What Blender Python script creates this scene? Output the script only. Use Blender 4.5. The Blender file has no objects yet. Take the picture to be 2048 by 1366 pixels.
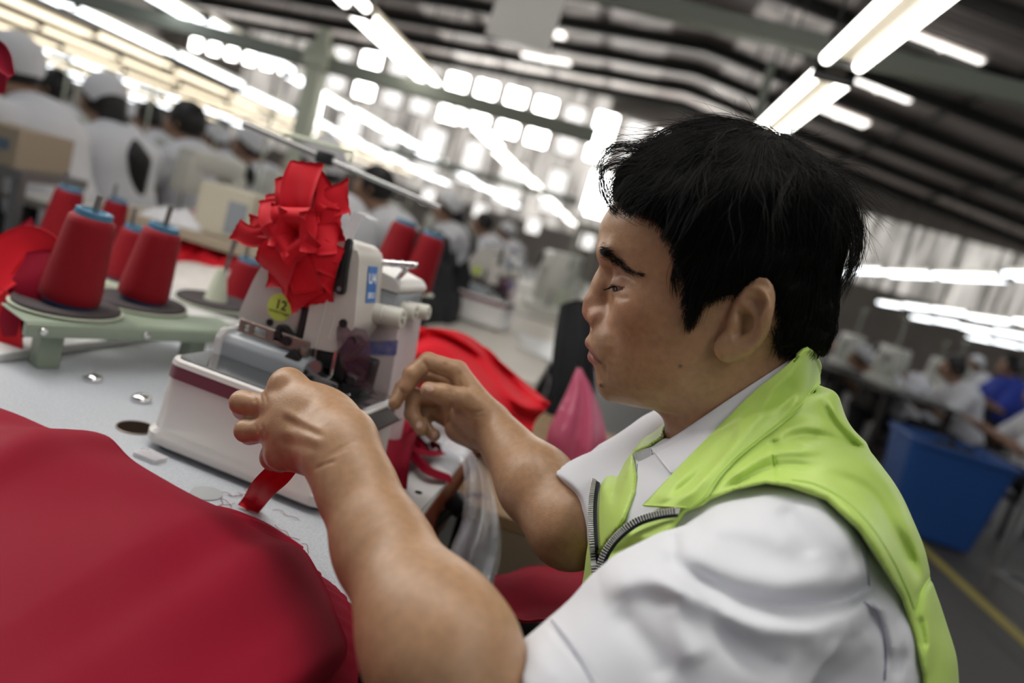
import bpy, bmesh, math, random
import numpy as np
from mathutils import Vector, Matrix

random.seed(7)
RNG = np.random.default_rng(7)
SC = bpy.context.scene
COL = SC.collection
PI = math.pi

# ------------------------------------------------------------------ camera
FPX = 2048 * 24.0 / 36.0
CAM = np.array([0.0, 0.0, 1.12])
TABLE_Z = 0.76
_a, _p, _r = math.radians(6.2), math.radians(8.6), math.radians(16.0)
_fh = np.array([-math.sin(_a), math.cos(_a), 0.0])
_r0 = np.array([math.cos(_a), math.sin(_a), 0.0])
_Z = np.array([0.0, 0.0, 1.0])
FWD = math.cos(_p) * _fh - math.sin(_p) * _Z
_up0 = math.sin(_p) * _fh + math.cos(_p) * _Z
CR = math.cos(_r) * _r0 + math.sin(_r) * _up0
CU = -math.sin(_r) * _r0 + math.cos(_r) * _up0
CM = np.stack([CR, CU, -FWD], axis=1)            # camera axes as columns


def c2w(p):
    """metres in the photographer's frame (right, up, back) -> world"""
    return np.asarray(p, dtype=float) @ CM.T + CAM


def cp(px, py, d):
    return np.array([(px - 1024) / FPX * d, -(py - 683) / FPX * d, -d])


def at(px, py, d):
    return c2w(cp(px, py, d))


def on_z(px, py, z):
    d = FWD + (px - 1024) / FPX * CR - (py - 683) / FPX * CU
    t = (z - CAM[2]) / d[2]
    return CAM + t * d


def make_camera():
    cd = bpy.data.cameras.new('camera')
    cam = bpy.data.objects.new('camera', cd)
    COL.objects.link(cam)
    m = Matrix.Identity(4)
    for i in range(3):
        for j in range(3):
            m[i][j] = CM[i][j]
        m[i][3] = CAM[i]
    cam.matrix_world = m
    cd.lens = 24.0
    cd.sensor_width = 36.0
    cd.clip_start = 0.02
    cd.clip_end = 300
    cd.dof.use_dof = True
    cd.dof.focus_distance = 0.62
    cd.dof.aperture_fstop = 2.4
    SC.camera = cam
    return cam


# ------------------------------------------------------------------ objects
def tag(o, label=None, cat=None, group=None, kind=None):
    if label: o['label'] = label
    if cat: o['category'] = cat
    if group: o['group'] = group
    if kind: o['kind'] = kind
    return o


def empty(name, loc=(0, 0, 0), rz=0.0, label=None, cat=None, group=None):
    o = bpy.data.objects.new(name, None)
    COL.objects.link(o)
    o.location = loc
    o.rotation_euler = (0, 0, rz)
    o.empty_display_size = 0.05
    return tag(o, label, cat, group)


def mesh_obj(name, verts, faces, mat=None, parent=None, smooth=True, world=False):
    """one mesh object; world=True: verts are world coordinates although a parent is given"""
    me = bpy.data.meshes.new(name)
    v = np.asarray(verts, dtype=float)
    if world and parent is not None:
        mi = np.array(world_matrix(parent).inverted())
        v = v @ mi[:3, :3].T + mi[:3, 3]
    me.from_pydata(v.tolist(), [], [tuple(int(i) for i in f) for f in faces])
    me.validate()
    if smooth:
        me.polygons.foreach_set('use_smooth', [True] * len(me.polygons))
    me.update()
    o = bpy.data.objects.new(name, me)
    COL.objects.link(o)
    if parent is not None: o.parent = parent
    if mat is not None:
        for m in (mat if isinstance(mat, (list, tuple)) else [mat]):
            me.materials.append(m)
    return o


def world_matrix(o):
    m = o.matrix_basis.copy()
    while o.parent is not None:
        o = o.parent
        m = o.matrix_basis @ m
    return m


def bm_obj(name, bm, mat=None, parent=None, smooth=False, auto=None):
    me = bpy.data.meshes.new(name)
    bmesh.ops.recalc_face_normals(bm, faces=bm.faces)
    bm.to_mesh(me)
    bm.free()
    if smooth or auto is not None:
        me.polygons.foreach_set('use_smooth', [True] * len(me.polygons))
        if auto is not None:
            me.set_sharp_from_angle(angle=math.radians(auto))
    o = bpy.data.objects.new(name, me)
    COL.objects.link(o)
    if parent is not None: o.parent = parent
    if mat is not None:
        for m in (mat if isinstance(mat, (list, tuple)) else [mat]):
            me.materials.append(m)
    return o


def add_box(bm, c, s, rot=None, bevel=0.0, seg=2, mi=0):
    """box of size s at c; rot = 3x3 Matrix"""
    r = bmesh.ops.create_cube(bm, size=1.0)
    vs = r['verts']
    fs = set()
    for v in vs:
        v.co = Vector((v.co.x * s[0], v.co.y * s[1], v.co.z * s[2]))
    if bevel > 0:
        es = set(e for v in vs for e in v.link_edges)
        rb = bmesh.ops.bevel(bm, geom=list(es), offset=bevel, segments=seg, profile=0.5, affect='EDGES')
        vs = list(set(v for f in rb['faces'] for v in f.verts) | set(v for v in vs if v.is_valid))
    for v in vs:
        co = v.co.copy()
        if rot is not None: co = rot @ co
        v.co = co + Vector(c)
        for f in v.link_faces: fs.add(f)
    for f in fs: f.material_index = mi
    return vs


def add_prism(bm, pts, z0, z1, frame=None, bevel=0.0, seg=2):
    """extrude a 2D outline between z0 and z1; frame maps (x,y,z)->Vector"""
    n = len(pts)
    lo = [bm.verts.new((p[0], p[1], z0)) for p in pts]
    hi = [bm.verts.new((p[0], p[1], z1)) for p in pts]
    fs = [bm.faces.new(lo[::-1]), bm.faces.new(hi)]
    for i in range(n):
        fs.append(bm.faces.new((lo[i], lo[(i + 1) % n], hi[(i + 1) % n], hi[i])))
    vs = lo + hi
    if bevel > 0:
        es = set(e for f in fs[:2] for e in f.edges)
        rb = bmesh.ops.bevel(bm, geom=list(es), offset=bevel, segments=seg, profile=0.5, affect='EDGES')
        vs = list(set(v for f in rb['faces'] for v in f.verts) | set(v for v in vs if v.is_valid))
    if frame is not None:
        for v in vs: v.co = frame(v.co)
    return vs


def round_poly(pts, r, n=6):
    """round the corners of a polygon"""
    out = []
    m = len(pts)
    for i in range(m):
        p0, p1, p2 = (np.array(pts[i - 1], float), np.array(pts[i], float), np.array(pts[(i + 1) % m], float))
        a = (p0 - p1); b = (p2 - p1)
        la, lb = np.linalg.norm(a), np.linalg.norm(b)
        rr = min(r[i] if isinstance(r, (list, tuple)) else r, la * 0.49, lb * 0.49)
        if rr < 1e-6:
            out.append(p1); continue
        s, e = p1 + a / la * rr, p1 + b / lb * rr
        for k in range(n + 1):
            t = k / n
            out.append((1 - t) ** 2 * s + 2 * t * (1 - t) * p1 + t * t * e)
    return out


def tube_arrays(path, rad, n=10, cap=True, closed=False):
    path = np.asarray(path, float)
    m = len(path)
    rad = np.broadcast_to(np.asarray(rad, float), (m,)) if np.ndim(rad) <= 1 else rad
    tan = np.zeros_like(path)
    tan[1:-1] = path[2:] - path[:-2]
    tan[0] = path[1] - path[0]
    tan[-1] = path[-1] - path[-2]
    if closed:
        tan[0] = tan[-1] = path[1] - path[-2]
    tan /= np.linalg.norm(tan, axis=1)[:, None] + 1e-12
    u = np.cross(tan[0], [0, 0, 1.0])
    if np.linalg.norm(u) < 1e-3: u = np.cross(tan[0], [0, 1.0, 0])
    u /= np.linalg.norm(u)
    vs = []
    for i in range(m):
        u = u - tan[i] * np.dot(u, tan[i])
        u /= np.linalg.norm(u) + 1e-12
        w = np.cross(tan[i], u)
        for k in range(n):
            a = 2 * PI * k / n
            vs.append(path[i] + rad[i] * (math.cos(a) * u + math.sin(a) * w))
    fs = []
    for i in range(m - 1):
        for k in range(n):
            a, b = i * n + k, i * n + (k + 1) % n
            fs.append((a, b, b + n, a + n))
    if cap:
        fs.append(tuple(range(n))[::-1])
        fs.append(tuple(range((m - 1) * n, m * n)))
    return vs, fs


def add_tube(bm, path, rad, n=10, cap=True):
    vs, fs = tube_arrays(path, rad, n, cap)
    bv = [bm.verts.new(v) for v in vs]
    for f in fs:
        try: bm.faces.new([bv[i] for i in f])
        except ValueError: pass
    return bv


def add_lathe(bm, prof, axis_o=(0, 0, 0), axis=(0, 0, 1), n=32):
    """revolve (r, h) profile about an axis"""
    ax = Vector(axis).normalized()
    t = ax.orthogonal().normalized()
    b = ax.cross(t)
    o = Vector(axis_o)
    rings = []
    for r, h in prof:
        if r < 1e-6:
            rings.append([bm.verts.new(o + ax * h)])
        else:
            rings.append([bm.verts.new(o + ax * h + (t * math.cos(2 * PI * k / n) + b * math.sin(2 * PI * k / n)) * r) for k in range(n)])
    for i in range(len(rings) - 1):
        A, B = rings[i], rings[i + 1]
        for k in range(n):
            k2 = (k + 1) % n
            if len(A) == 1 and len(B) == 1: continue
            if len(A) == 1: bm.faces.new((A[0], B[k], B[k2]))
            elif len(B) == 1: bm.faces.new((A[k], B[0], A[k2]))
            else: bm.faces.new((A[k], A[k2], B[k2], B[k]))
    if len(rings[0]) > 1: bm.faces.new(rings[0][::-1])
    if len(rings[-1]) > 1: bm.faces.new(rings[-1])


def catmull(pts, n):
    """resample a polyline smoothly to n points"""
    P = np.asarray(pts, float)
    m = len(P)
    if m == 2:
        t = np.linspace(0, 1, n)[:, None]
        return P[0] * (1 - t) + P[1] * t
    seg = np.linalg.norm(np.diff(P, axis=0), axis=1)
    cum = np.concatenate([[0], np.cumsum(np.maximum(seg, 1e-9) ** 0.8)])
    s = np.linspace(0, cum[-1], n)
    ext = np.vstack([2 * P[0] - P[1], P, 2 * P[-1] - P[-2]])
    out = np.zeros((n, P.shape[1]))
    idx = np.clip(np.searchsorted(cum, s, side='right') - 1, 0, m - 2)
    t = ((s - cum[idx]) / (cum[idx + 1] - cum[idx]))[:, None]
    p0, p1, p2, p3 = ext[idx], ext[idx + 1], ext[idx + 2], ext[idx + 3]
    out = 0.5 * ((2 * p1) + (-p0 + p2) * t + (2 * p0 - 5 * p1 + 4 * p2 - p3) * t ** 2 + (-p0 + 3 * p1 - 3 * p2 + p3) * t ** 3)
    return out


def grid_faces(nr, nc, wrap=False):
    fs = []
    for i in range(nr - 1):
        for j in range(nc - (0 if wrap else 1)):
            j2 = (j + 1) % nc
            fs.append((i * nc + j, i * nc + j2, (i + 1) * nc + j2, (i + 1) * nc + j))
    return fs


def loft(rows, nr, nc):
    """rows: list of polylines (list of 3D points) -> dense grid (nr,nc,3)"""
    R = np.array([catmull(r, nc) for r in rows])
    return np.stack([catmull(R[:, j], nr) for j in range(nc)], axis=1)


def copy_tree(o, parent=None):
    c = o.copy()
    COL.objects.link(c)
    if parent is not None: c.parent = parent
    for ch in list(o.children): copy_tree(ch, c)
    return c


def vnoise(P, scale, seed=0):
    """cheap smooth noise: sum of sines, about -1..1"""
    r = np.random.default_rng(seed)
    P = np.asarray(P) / scale
    out = np.zeros(len(P))
    for k in range(6):
        w = r.normal(size=P.shape[1]) * (0.7 + 0.35 * k)
        out += np.sin(P @ w * 2.2 + r.uniform(0, 6.28)) / (1 + 0.35 * k)
    return out / 2.6


# ------------------------------------------------------------------ materials
def mat(name, col, rough=0.5, metal=0.0, spec=0.5, emit=None, estr=0.0, bump=None, sheen=0.0, alpha=1.0,
        trans=0.0, ior=1.45, var=None, coat=0.0, sss=0.0, vcol=None, mottled=None):
    m = bpy.data.materials.new(name)
    m.use_nodes = True
    nt = m.node_tree
    b = nt.nodes['Principled BSDF']
    b.inputs['Base Color'].default_value = (*col, 1)
    b.inputs['Roughness'].default_value = rough
    b.inputs['Metallic'].default_value = metal
    b.inputs['Specular IOR Level'].default_value = spec
    b.inputs['IOR'].default_value = ior
    b.inputs['Alpha'].default_value = alpha
    b.inputs['Transmission Weight'].default_value = trans
    b.inputs['Sheen Weight'].default_value = sheen
    b.inputs['Coat Weight'].default_value = coat
    if sss > 0:
        b.inputs['Subsurface Weight'].default_value = sss
        b.inputs['Subsurface Radius'].default_value = (1.0, 0.35, 0.18)
        b.inputs['Subsurface Scale'].default_value = 0.004
    if emit is not None:
        b.inputs['Emission Color'].default_value = (*emit, 1)
        b.inputs['Emission Strength'].default_value = estr
    tc = None
    def coords():
        nonlocal tc
        if tc is None: tc = nt.nodes.new('ShaderNodeTexCoord')
        return tc.outputs['Object']
    if var is not None:                       # (scale, amount, second colour)
        sc_, amt, c2 = var
        n = nt.nodes.new('ShaderNodeTexNoise')
        n.inputs['Scale'].default_value = sc_
        n.inputs['Detail'].default_value = 5
        nt.links.new(coords(), n.inputs['Vector'])
        r = nt.nodes.new('ShaderNodeValToRGB')
        r.color_ramp.elements[0].position = 0.5 - 0.25
        r.color_ramp.elements[1].position = 0.5 + 0.25
        r.color_ramp.elements[0].color = (*[col[i] * (1 - amt) + c2[i] * amt for i in range(3)], 1)
        r.color_ramp.elements[1].color = (*col, 1)
        nt.links.new(n.outputs['Fac'], r.inputs['Fac'])
        nt.links.new(r.outputs['Color'], b.inputs['Base Color'])
    if vcol:
        a = nt.nodes.new('ShaderNodeAttribute')
        a.attribute_name = vcol
        if mottled:
            n = nt.nodes.new('ShaderNodeTexNoise')
            n.inputs['Scale'].default_value = mottled[0]
            n.inputs['Detail'].default_value = 6
            nt.links.new(coords(), n.inputs['Vector'])
            mp = nt.nodes.new('ShaderNodeMapRange')
            mp.inputs['From Min'].default_value = 0.3
            mp.inputs['From Max'].default_value = 0.7
            mp.inputs['To Min'].default_value = 1 - mottled[1]
            mp.inputs['To Max'].default_value = 1 + mottled[1]
            nt.links.new(n.outputs['Fac'], mp.inputs['Value'])
            mx = nt.nodes.new('ShaderNodeVectorMath'); mx.operation = 'SCALE'
            nt.links.new(a.outputs['Color'], mx.inputs[0])
            nt.links.new(mp.outputs['Result'], mx.inputs['Scale'])
            nt.links.new(mx.outputs['Vector'], b.inputs['Base Color'])
        else:
            nt.links.new(a.outputs['Color'], b.inputs['Base Color'])
    if bump is not None:                      # (scale, strength, distance[, kind])
        n = nt.nodes.new('ShaderNodeTexVoronoi' if len(bump) > 3 and bump[3] == 'voronoi' else 'ShaderNodeTexNoise')
        n.inputs['Scale'].default_value = bump[0]
        if 'Detail' in n.inputs: n.inputs['Detail'].default_value = 4
        nt.links.new(coords(), n.inputs['Vector'])
        bp = nt.nodes.new('ShaderNodeBump')
        bp.inputs['Strength'].default_value = bump[1]
        bp.inputs['Distance'].default_value = bump[2]
        nt.links.new(n.outputs[0], bp.inputs['Height'])
        nt.links.new(bp.outputs['Normal'], b.inputs['Normal'])
    return m
# ------------------------------------------------------------------ implicit modelling
def smin(a, b, k):
    h = np.maximum(k - np.abs(a - b), 0) / k
    return np.minimum(a, b) - h * h * k * 0.25


def smax(a, b, k):
    return -smin(-a, -b, k)


def s_ell(P, c, r, R=None):
    q = P - c
    if R is not None: q = q @ R
    r = np.asarray(r)
    k0 = np.sqrt(((q / r) ** 2).sum(1))
    k1 = np.sqrt(((q / r ** 2) ** 2).sum(1)) + 1e-9
    return k0 * (k0 - 1) / k1


def s_cone(P, a, b, ra, rb):
    """capsule whose radius runs from ra to rb"""
    a = np.asarray(a); b = np.asarray(b)
    ba = b - a
    pa = P - a
    h = np.clip((pa @ ba) / (ba @ ba), 0, 1)
    return np.sqrt(((pa - h[:, None] * ba) ** 2).sum(1)) - (ra + (rb - ra) * h)


def s_chain(P, pts, rad, k=0.0):
    d = None
    for i in range(len(pts) - 1):
        e = s_cone(P, pts[i], pts[i + 1], rad[i], rad[i + 1])
        d = e if d is None else (np.minimum(d, e) if k == 0 else smin(d, e, k))
    return d


def polygonise(f, lo, hi, h, grad_steps=1, margin=1.45):
    """surface nets on sparse blocks of 8 cells; f(P)->signed distance"""
    lo = np.asarray(lo, float)
    nb = np.ceil((np.asarray(hi) - lo) / (8 * h)).astype(int)
    gi = np.stack(np.meshgrid(*[np.arange(n) for n in nb], indexing='ij'), -1).reshape(-1, 3)
    d = f(lo + (gi + 0.5) * 8 * h)
    gi = gi[np.abs(d) < 8 * h * 0.87 * margin]
    loc = np.stack(np.meshgrid(*[np.arange(9)] * 3, indexing='ij'), -1).reshape(-1, 3)
    vals = np.empty((len(gi), 729), np.float32)
    st = 400
    for i in range(0, len(gi), st):
        g = gi[i:i + st]
        P = lo + (g[:, None, :] * 8 + loc[None]) * h
        vals[i:i + st] = f(P.reshape(-1, 3)).reshape(len(g), 729)
    keep = (vals.min(1) < 0) & (vals.max(1) >= 0)
    gi, vals = gi[keep], vals[keep].reshape(-1, 9, 9, 9)
    S = vals < 0
    cnt = np.zeros((len(gi), 8, 8, 8), np.int8)
    offs = [(x, y, z) for x in (0, 1) for y in (0, 1) for z in (0, 1)]
    for x, y, z in offs: cnt += S[:, x:x + 8, y:y + 8, z:z + 8]
    act = (cnt > 0) & (cnt < 8)
    b, i, j, k = np.nonzero(act)
    acc = np.zeros((len(b), 3)); n = np.zeros(len(b))
    for x, y, z in offs:
        for ax in range(3):
            if (x, y, z)[ax] == 1: continue
            o2 = [x, y, z]; o2[ax] = 1
            v0 = vals[b, i + x, j + y, k + z]; v1 = vals[b, i + o2[0], j + o2[1], k + o2[2]]
            m = (v0 < 0) != (v1 < 0)
            t = np.where(m, v0 / np.where(m, v0 - v1, 1), 0)
            p = np.tile(np.array([x, y, z], float), (len(b), 1))
            p[:, ax] += t
            acc[m] += p[m]; n[m] += 1
    cell = gi[b] * 8 + np.stack([i, j, k], 1)
    V = lo + (cell + acc / n[:, None]) * h
    D = nb * 8 + 2
    key = ((cell[:, 0] + 1) * D[1] + cell[:, 1] + 1) * D[2] + cell[:, 2] + 1
    order = np.argsort(key)
    sk = key[order]
    faces = []
    for ax in range(3):
        e = [slice(0, 8)] * 3; e[ax] = slice(1, 9)
        s0 = S[:, :8, :8, :8]; s1 = S[(slice(None),) + tuple(e)]
        b, i, j, k = np.nonzero(s0 != s1)
        fl = s0[b, i, j, k]
        c = gi[b] * 8 + np.stack([i, j, k], 1)
        a1, a2 = (ax + 1) % 3, (ax + 2) % 3
        q = []
        for (u, w) in ((0, 0), (1, 0), (1, 1), (0, 1)):
            cc = c.copy(); cc[:, a1] -= u; cc[:, a2] -= w
            kk = ((cc[:, 0] + 1) * D[1] + cc[:, 1] + 1) * D[2] + cc[:, 2] + 1
            pos = np.clip(np.searchsorted(sk, kk), 0, len(sk) - 1)
            q.append(np.where(sk[pos] == kk, order[pos], -1))
        q = np.stack(q, 1)
        q = np.where(fl[:, None], q, q[:, ::-1])
        faces.append(q[(q >= 0).all(1)])
    F = np.concatenate(faces)
    for _ in range(grad_steps):
        V, N = project(f, V, h)
    return V, F


def sdf_normals(f, V, e=4e-4):
    g = np.zeros_like(V)
    for k in ((1, -1, -1), (-1, -1, 1), (-1, 1, -1), (1, 1, 1)):
        k = np.array(k, float)
        g += k * chunk(f, V + k * e)[:, None]
    return g / (np.linalg.norm(g, axis=1)[:, None] + 1e-12), np.linalg.norm(g, axis=1) / (4 * e)


def bounded(P, c, R, f):
    """f only inside the ball (c,R); outside, the distance to that ball (a lower bound)"""
    r = np.sqrt(((P - c) ** 2).sum(1))
    out = r - R + .03
    m = r < R
    if m.any(): out[m] = np.minimum(f(P[m]), 1e3)
    return out


def chunk(f, P, n=60000):
    return np.concatenate([f(P[i:i + n]) for i in range(0, len(P), n)]) if len(P) else np.zeros(0)


def project(f, V, h):
    N, gl = sdf_normals(f, V)
    st = np.clip(chunk(f, V) / np.maximum(gl, 0.3), -0.6 * h, 0.6 * h)
    return V - N * st[:, None], N


def fast_mesh(name, V, F, mats, parent=None, world_from_cam=True):
    """large arrays -> mesh object, verts given in the photographer's frame"""
    if world_from_cam: V = c2w(V)
    if parent is not None:
        mi = np.array(world_matrix(parent).inverted())
        V = V @ mi[:3, :3].T + mi[:3, 3]
    me = bpy.data.meshes.new(name)
    me.vertices.add(len(V)); me.vertices.foreach_set('co', V.astype(np.float32).ravel())
    me.loops.add(F.size); me.loops.foreach_set('vertex_index', F.astype(np.int32).ravel())
    me.polygons.add(len(F))
    me.polygons.foreach_set('loop_start', np.arange(0, F.size, F.shape[1], dtype=np.int32))
    me.polygons.foreach_set('use_smooth', np.ones(len(F), bool))
    me.update(calc_edges=True)
    o = bpy.data.objects.new(name, me)
    COL.objects.link(o)
    if parent is not None: o.parent = parent
    for m in mats if isinstance(mats, (list, tuple)) else [mats]: me.materials.append(m)
    return o


def set_vcol(o, cols, name='tone'):
    a = o.data.color_attributes.new(name, 'FLOAT_COLOR', 'POINT')
    c = np.ones((len(cols), 4), np.float32); c[:, :3] = cols
    a.data.foreach_set('color', c.ravel())


def pix(P):
    """photographer's frame -> picture coordinates"""
    z = np.maximum(-P[:, 2], 1e-3)
    return 1024 + P[:, 0] / z * FPX, 683 - P[:, 1] / z * FPX


def stroke(X, Y, pts, w, amp=1.0, taper=True):
    """soft ridge along a polyline; X, Y, pts in the same 2D units; w width (scalar or list)"""
    P = catmull(pts, 24)
    best = np.full(len(X), 1e9); tt = np.zeros(len(X))
    for i in range(len(P) - 1):
        a, b = P[i], P[i + 1]
        ba = b - a
        h = np.clip(((X - a[0]) * ba[0] + (Y - a[1]) * ba[1]) / (ba @ ba + 1e-12), 0, 1)
        d2 = (X - a[0] - h * ba[0]) ** 2 + (Y - a[1] - h * ba[1]) ** 2
        m = d2 < best
        best[m] = d2[m]; tt[m] = (i + h[m]) / (len(P) - 1)
    ww = np.interp(tt, np.linspace(0, 1, len(w)), w) if np.ndim(w) else w
    g = np.exp(-best / (2 * np.asarray(ww) ** 2))
    if taper: g = g * np.clip(np.minimum(tt, 1 - tt) * 5 + 0.15, 0, 1)
    return amp * g


def poly_sd(X, Y, poly):
    """signed distance to a closed 2D polygon, negative inside"""
    P = np.asarray(poly, float)
    n = len(P)
    best = np.full(len(X), 1e18); inside = np.zeros(len(X), bool)
    for i in range(n):
        a, b = P[i], P[(i + 1) % n]
        ba = b - a
        h = np.clip(((X - a[0]) * ba[0] + (Y - a[1]) * ba[1]) / (ba @ ba + 1e-12), 0, 1)
        best = np.minimum(best, (X - a[0] - h * ba[0]) ** 2 + (Y - a[1] - h * ba[1]) ** 2)
        c = ((a[1] > Y) != (b[1] > Y)) & (X < (b[0] - a[0]) * (Y - a[1]) / (b[1] - a[1] + 1e-12) + a[0])
        inside ^= c
    return np.where(inside, -1, 1) * np.sqrt(best)
M_SHIRT = mat('white_cotton', (.68, .69, .73), .85, bump=(900, .15, .0004), sheen=.1)
M_VEST = mat('lime_fabric', (.47, .66, .13), .42, bump=(1400, .12, .0003), sheen=.15, spec=.45)
M_VEST_SEAM = mat('lime_thread', (.50, .74, .14), .6)
M_SEAM = mat('seam_thread', (.30, .30, .40), .8)
M_NAVY = mat('navy_tape', (.008, .010, .022), .75)
M_TEETH = mat('zip_metal', (.62, .62, .60), .30, metal=.85)
M_HAIR = mat('black_hair', (.0045, .0038, .0034), .50, spec=.16)
M_HAIRBASE = mat('black_hair_mass', (.003, .0026, .0024), .7, spec=.1, bump=(260, .6, .002))
M_EYE = mat('eye_white', (.33, .28, .25), .12)
M_IRIS = mat('iris_brown', (.020, .010, .006), .08)
M_PUPIL = mat('pupil', (.002, .002, .002), .05)
M_BLACKCLOTH = mat('black_cloth', (.008, .008, .010), .85)
# ------------------------------------------------------------------ the seated man: skin
def _norm(v):
    v = np.asarray(v, float)
    return v / np.linalg.norm(v)

HD = 0.66                                            # distance to the middle of his head
_e = _norm([(1420 - 1024) / FPX, -(560 - 683) / FPX, -1.0])
HO = _e * HD
HL = -_e                                             # his left (towards the photographer)
_u = np.array([0, 1.0, 0]) - _e * _e[1]
HU = _norm(_u)
HF = _norm(np.cross(HU, HL))                         # where he faces
if HF[0] > 0: HF = -HF
HB = np.stack([HF, HU, HL], axis=1)


def hf(P):
    return (P - HO) @ HB


def h2c(f, u, l):
    return HO + HF * f + HU * u + HL * l


def pl(px, py, l=0.0):
    """sight line through (px,py) met with the plane at lateral offset l of his head -> (f,u)"""
    r = cp(px, py, 1.0)
    o = HO + HL * l
    t = (o @ HL) / (r @ HL)
    q = (r * t - HO) @ HB
    return q[0], q[1]


def hp(px, py, l=0.0):
    f, u = pl(px, py, l)
    return h2c(f, u, l)


def lut(tab, smooth=2.0):
    """[(px,py,value..)] keyed on u; returns dense arrays"""
    tab = sorted(tab, key=lambda t: t[0])
    u = np.array([t[0] for t in tab])
    g = np.linspace(u[0], u[-1], 400)
    out = []
    for c in range(1, len(tab[0])):
        v = np.interp(g, u, [t[c] for t in tab])
        s = int(smooth * 4)
        ker = np.exp(-np.linspace(-2, 2, 2 * s + 1) ** 2)
        ker /= ker.sum()
        vp = np.concatenate([np.full(s, v[0]) , v, np.full(s, v[-1])])
        out.append(np.convolve(vp, ker, 'valid'))
    return g, out


# face slices: (py, px of front, px of back, px of widest, half width)
_face = [(400, 1222, 1648, 1445, .0745), (440, 1209, 1654, 1445, .0765), (480, 1201, 1656, 1442, .0765), (505, 1200, 1654, 1440, .0755),
         (530, 1207, 1650, 1440, .0740), (552, 1214, 1645, 1438, .0735), (580, 1221, 1640, 1435, .0730), (620, 1221, 1630, 1428, .0715),
         (648, 1207, 1615, 1420, .0690), (664, 1195, 1615, 1418, .0675), (684, 1186, 1590, 1412, .0655), (700, 1189, 1570, 1405, .0640),
         (722, 1193, 1540, 1395, .0605), (742, 1196, 1510, 1388, .0570), (762, 1201, 1480, 1380, .0525), (782, 1212, 1450, 1365, .0450),
         (797, 1228, 1425, 1350, .0370), (808, 1252, 1400, 1335, .0270), (815, 1285, 1380, 1330, .0140)]
_tab = []
for _py, _a1, _a2, _a3, _w in _face:
    _tab.append((pl(_a1, _py)[1], pl(_a1, _py)[0], pl(_a2, _py)[0], pl(_a3, _py)[0], _w))
FU, (FXF, FXB, FXC, FW) = lut(_tab, 1.3)
FTOP = pl(1300, 425)[1]
FBOT = FU[0]


def s_face(q):
    u = np.clip(q[:, 1], FU[0], FU[-1])
    xf = np.interp(u, FU, FXF); xb = np.interp(u, FU, FXB); xc = np.interp(u, FU, FXC); w = np.interp(u, FU, FW)
    x = q[:, 0] - xc
    a = np.where(x > 0, xf - xc, xc - xb)
    # slightly squarer than an ellipse in front
    k0 = ((np.abs(x) / a) ** 2.15 + (np.abs(q[:, 2]) / w) ** 2.15) ** (1 / 2.15) + 1e-9
    k1 = np.sqrt((x / a ** 2) ** 2 + (q[:, 2] / w ** 2) ** 2) + 1e-9
    d = (k0 - 1) * k0 / k1
    d = smax(d, q[:, 1] - FTOP, .02)
    return smax(d, FBOT + .001 - q[:, 1], .008)


def H3(px, py, l):
    f, u = pl(px, py, l)
    return np.array([f, u, l])


EYE = H3(1251, 572, .031)
EYE_R = 0.0122
EAR_L = 0.078
# picture outline of his left ear, lateral offsets grow towards the rear rim
_helix = [(1474, 624, .0735), (1481, 602, .0765), (1497, 588, .081), (1514, 585, .085), (1527, 595, .088), (1533, 614, .090), (1531, 638, .089),
          (1524, 664, .086), (1508, 688, .082), (1488, 702, .0785)]
HELIX = catmull([H3(*p) for p in _helix], 22)
ANTI = catmull([H3(*p) for p in [(1492, 612, .080), (1508, 622, .082), (1516, 642, .083), (1506, 666, .081), (1484, 680, .078)]], 12)
_eb0 = H3(1500, 636, .0795)


def s_ear(q):
    c = _eb0
    # tilted plate
    d = s_ell(q, c + np.array([0, 0, -.001]), (.0165, .034, .0050), EAR_R)
    d = smin(d, s_chain(q, HELIX, np.interp(np.linspace(0, 1, 22), [0, .3, .7, 1], [.0036, .0050, .0046, .0042])), .004)
    d = smin(d, s_ell(q, H3(1458, 696, .0750), (.0115, .0115, .0062)), .010)
    d = smax(d, -s_ell(q, H3(1488, 651, .0900), (.0120, .0160, .0180)), .004)
    d = smax(d, -s_ell(q, H3(1504, 606, .0930), (.0100, .0115, .0115)), .004)
    d = smin(d, s_chain(q, ANTI, np.interp(np.linspace(0, 1, 12), [0, .5, 1], [.0028, .0036, .0034])), .004)
    d = smin(d, s_ell(q, H3(1470, 647, .0745), (.0050, .0080, .0060)), .006)
    return d


_n = _norm([.30, 0.0, .95])
_t = _norm(np.cross([0, 1, 0], _n))
_rot = np.stack([_t, np.array([0, 1.0, 0]), _n], 1)
_tl = math.radians(20)
EAR_R = _rot @ np.array([[math.cos(_tl), -math.sin(_tl), 0], [math.sin(_tl), math.cos(_tl), 0], [0, 0, 1]])
_nb = [H3(1219, 540, 0), H3(1205, 578, 0), H3(1191, 606, 0), H3(1187, 621, 0)]


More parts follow.
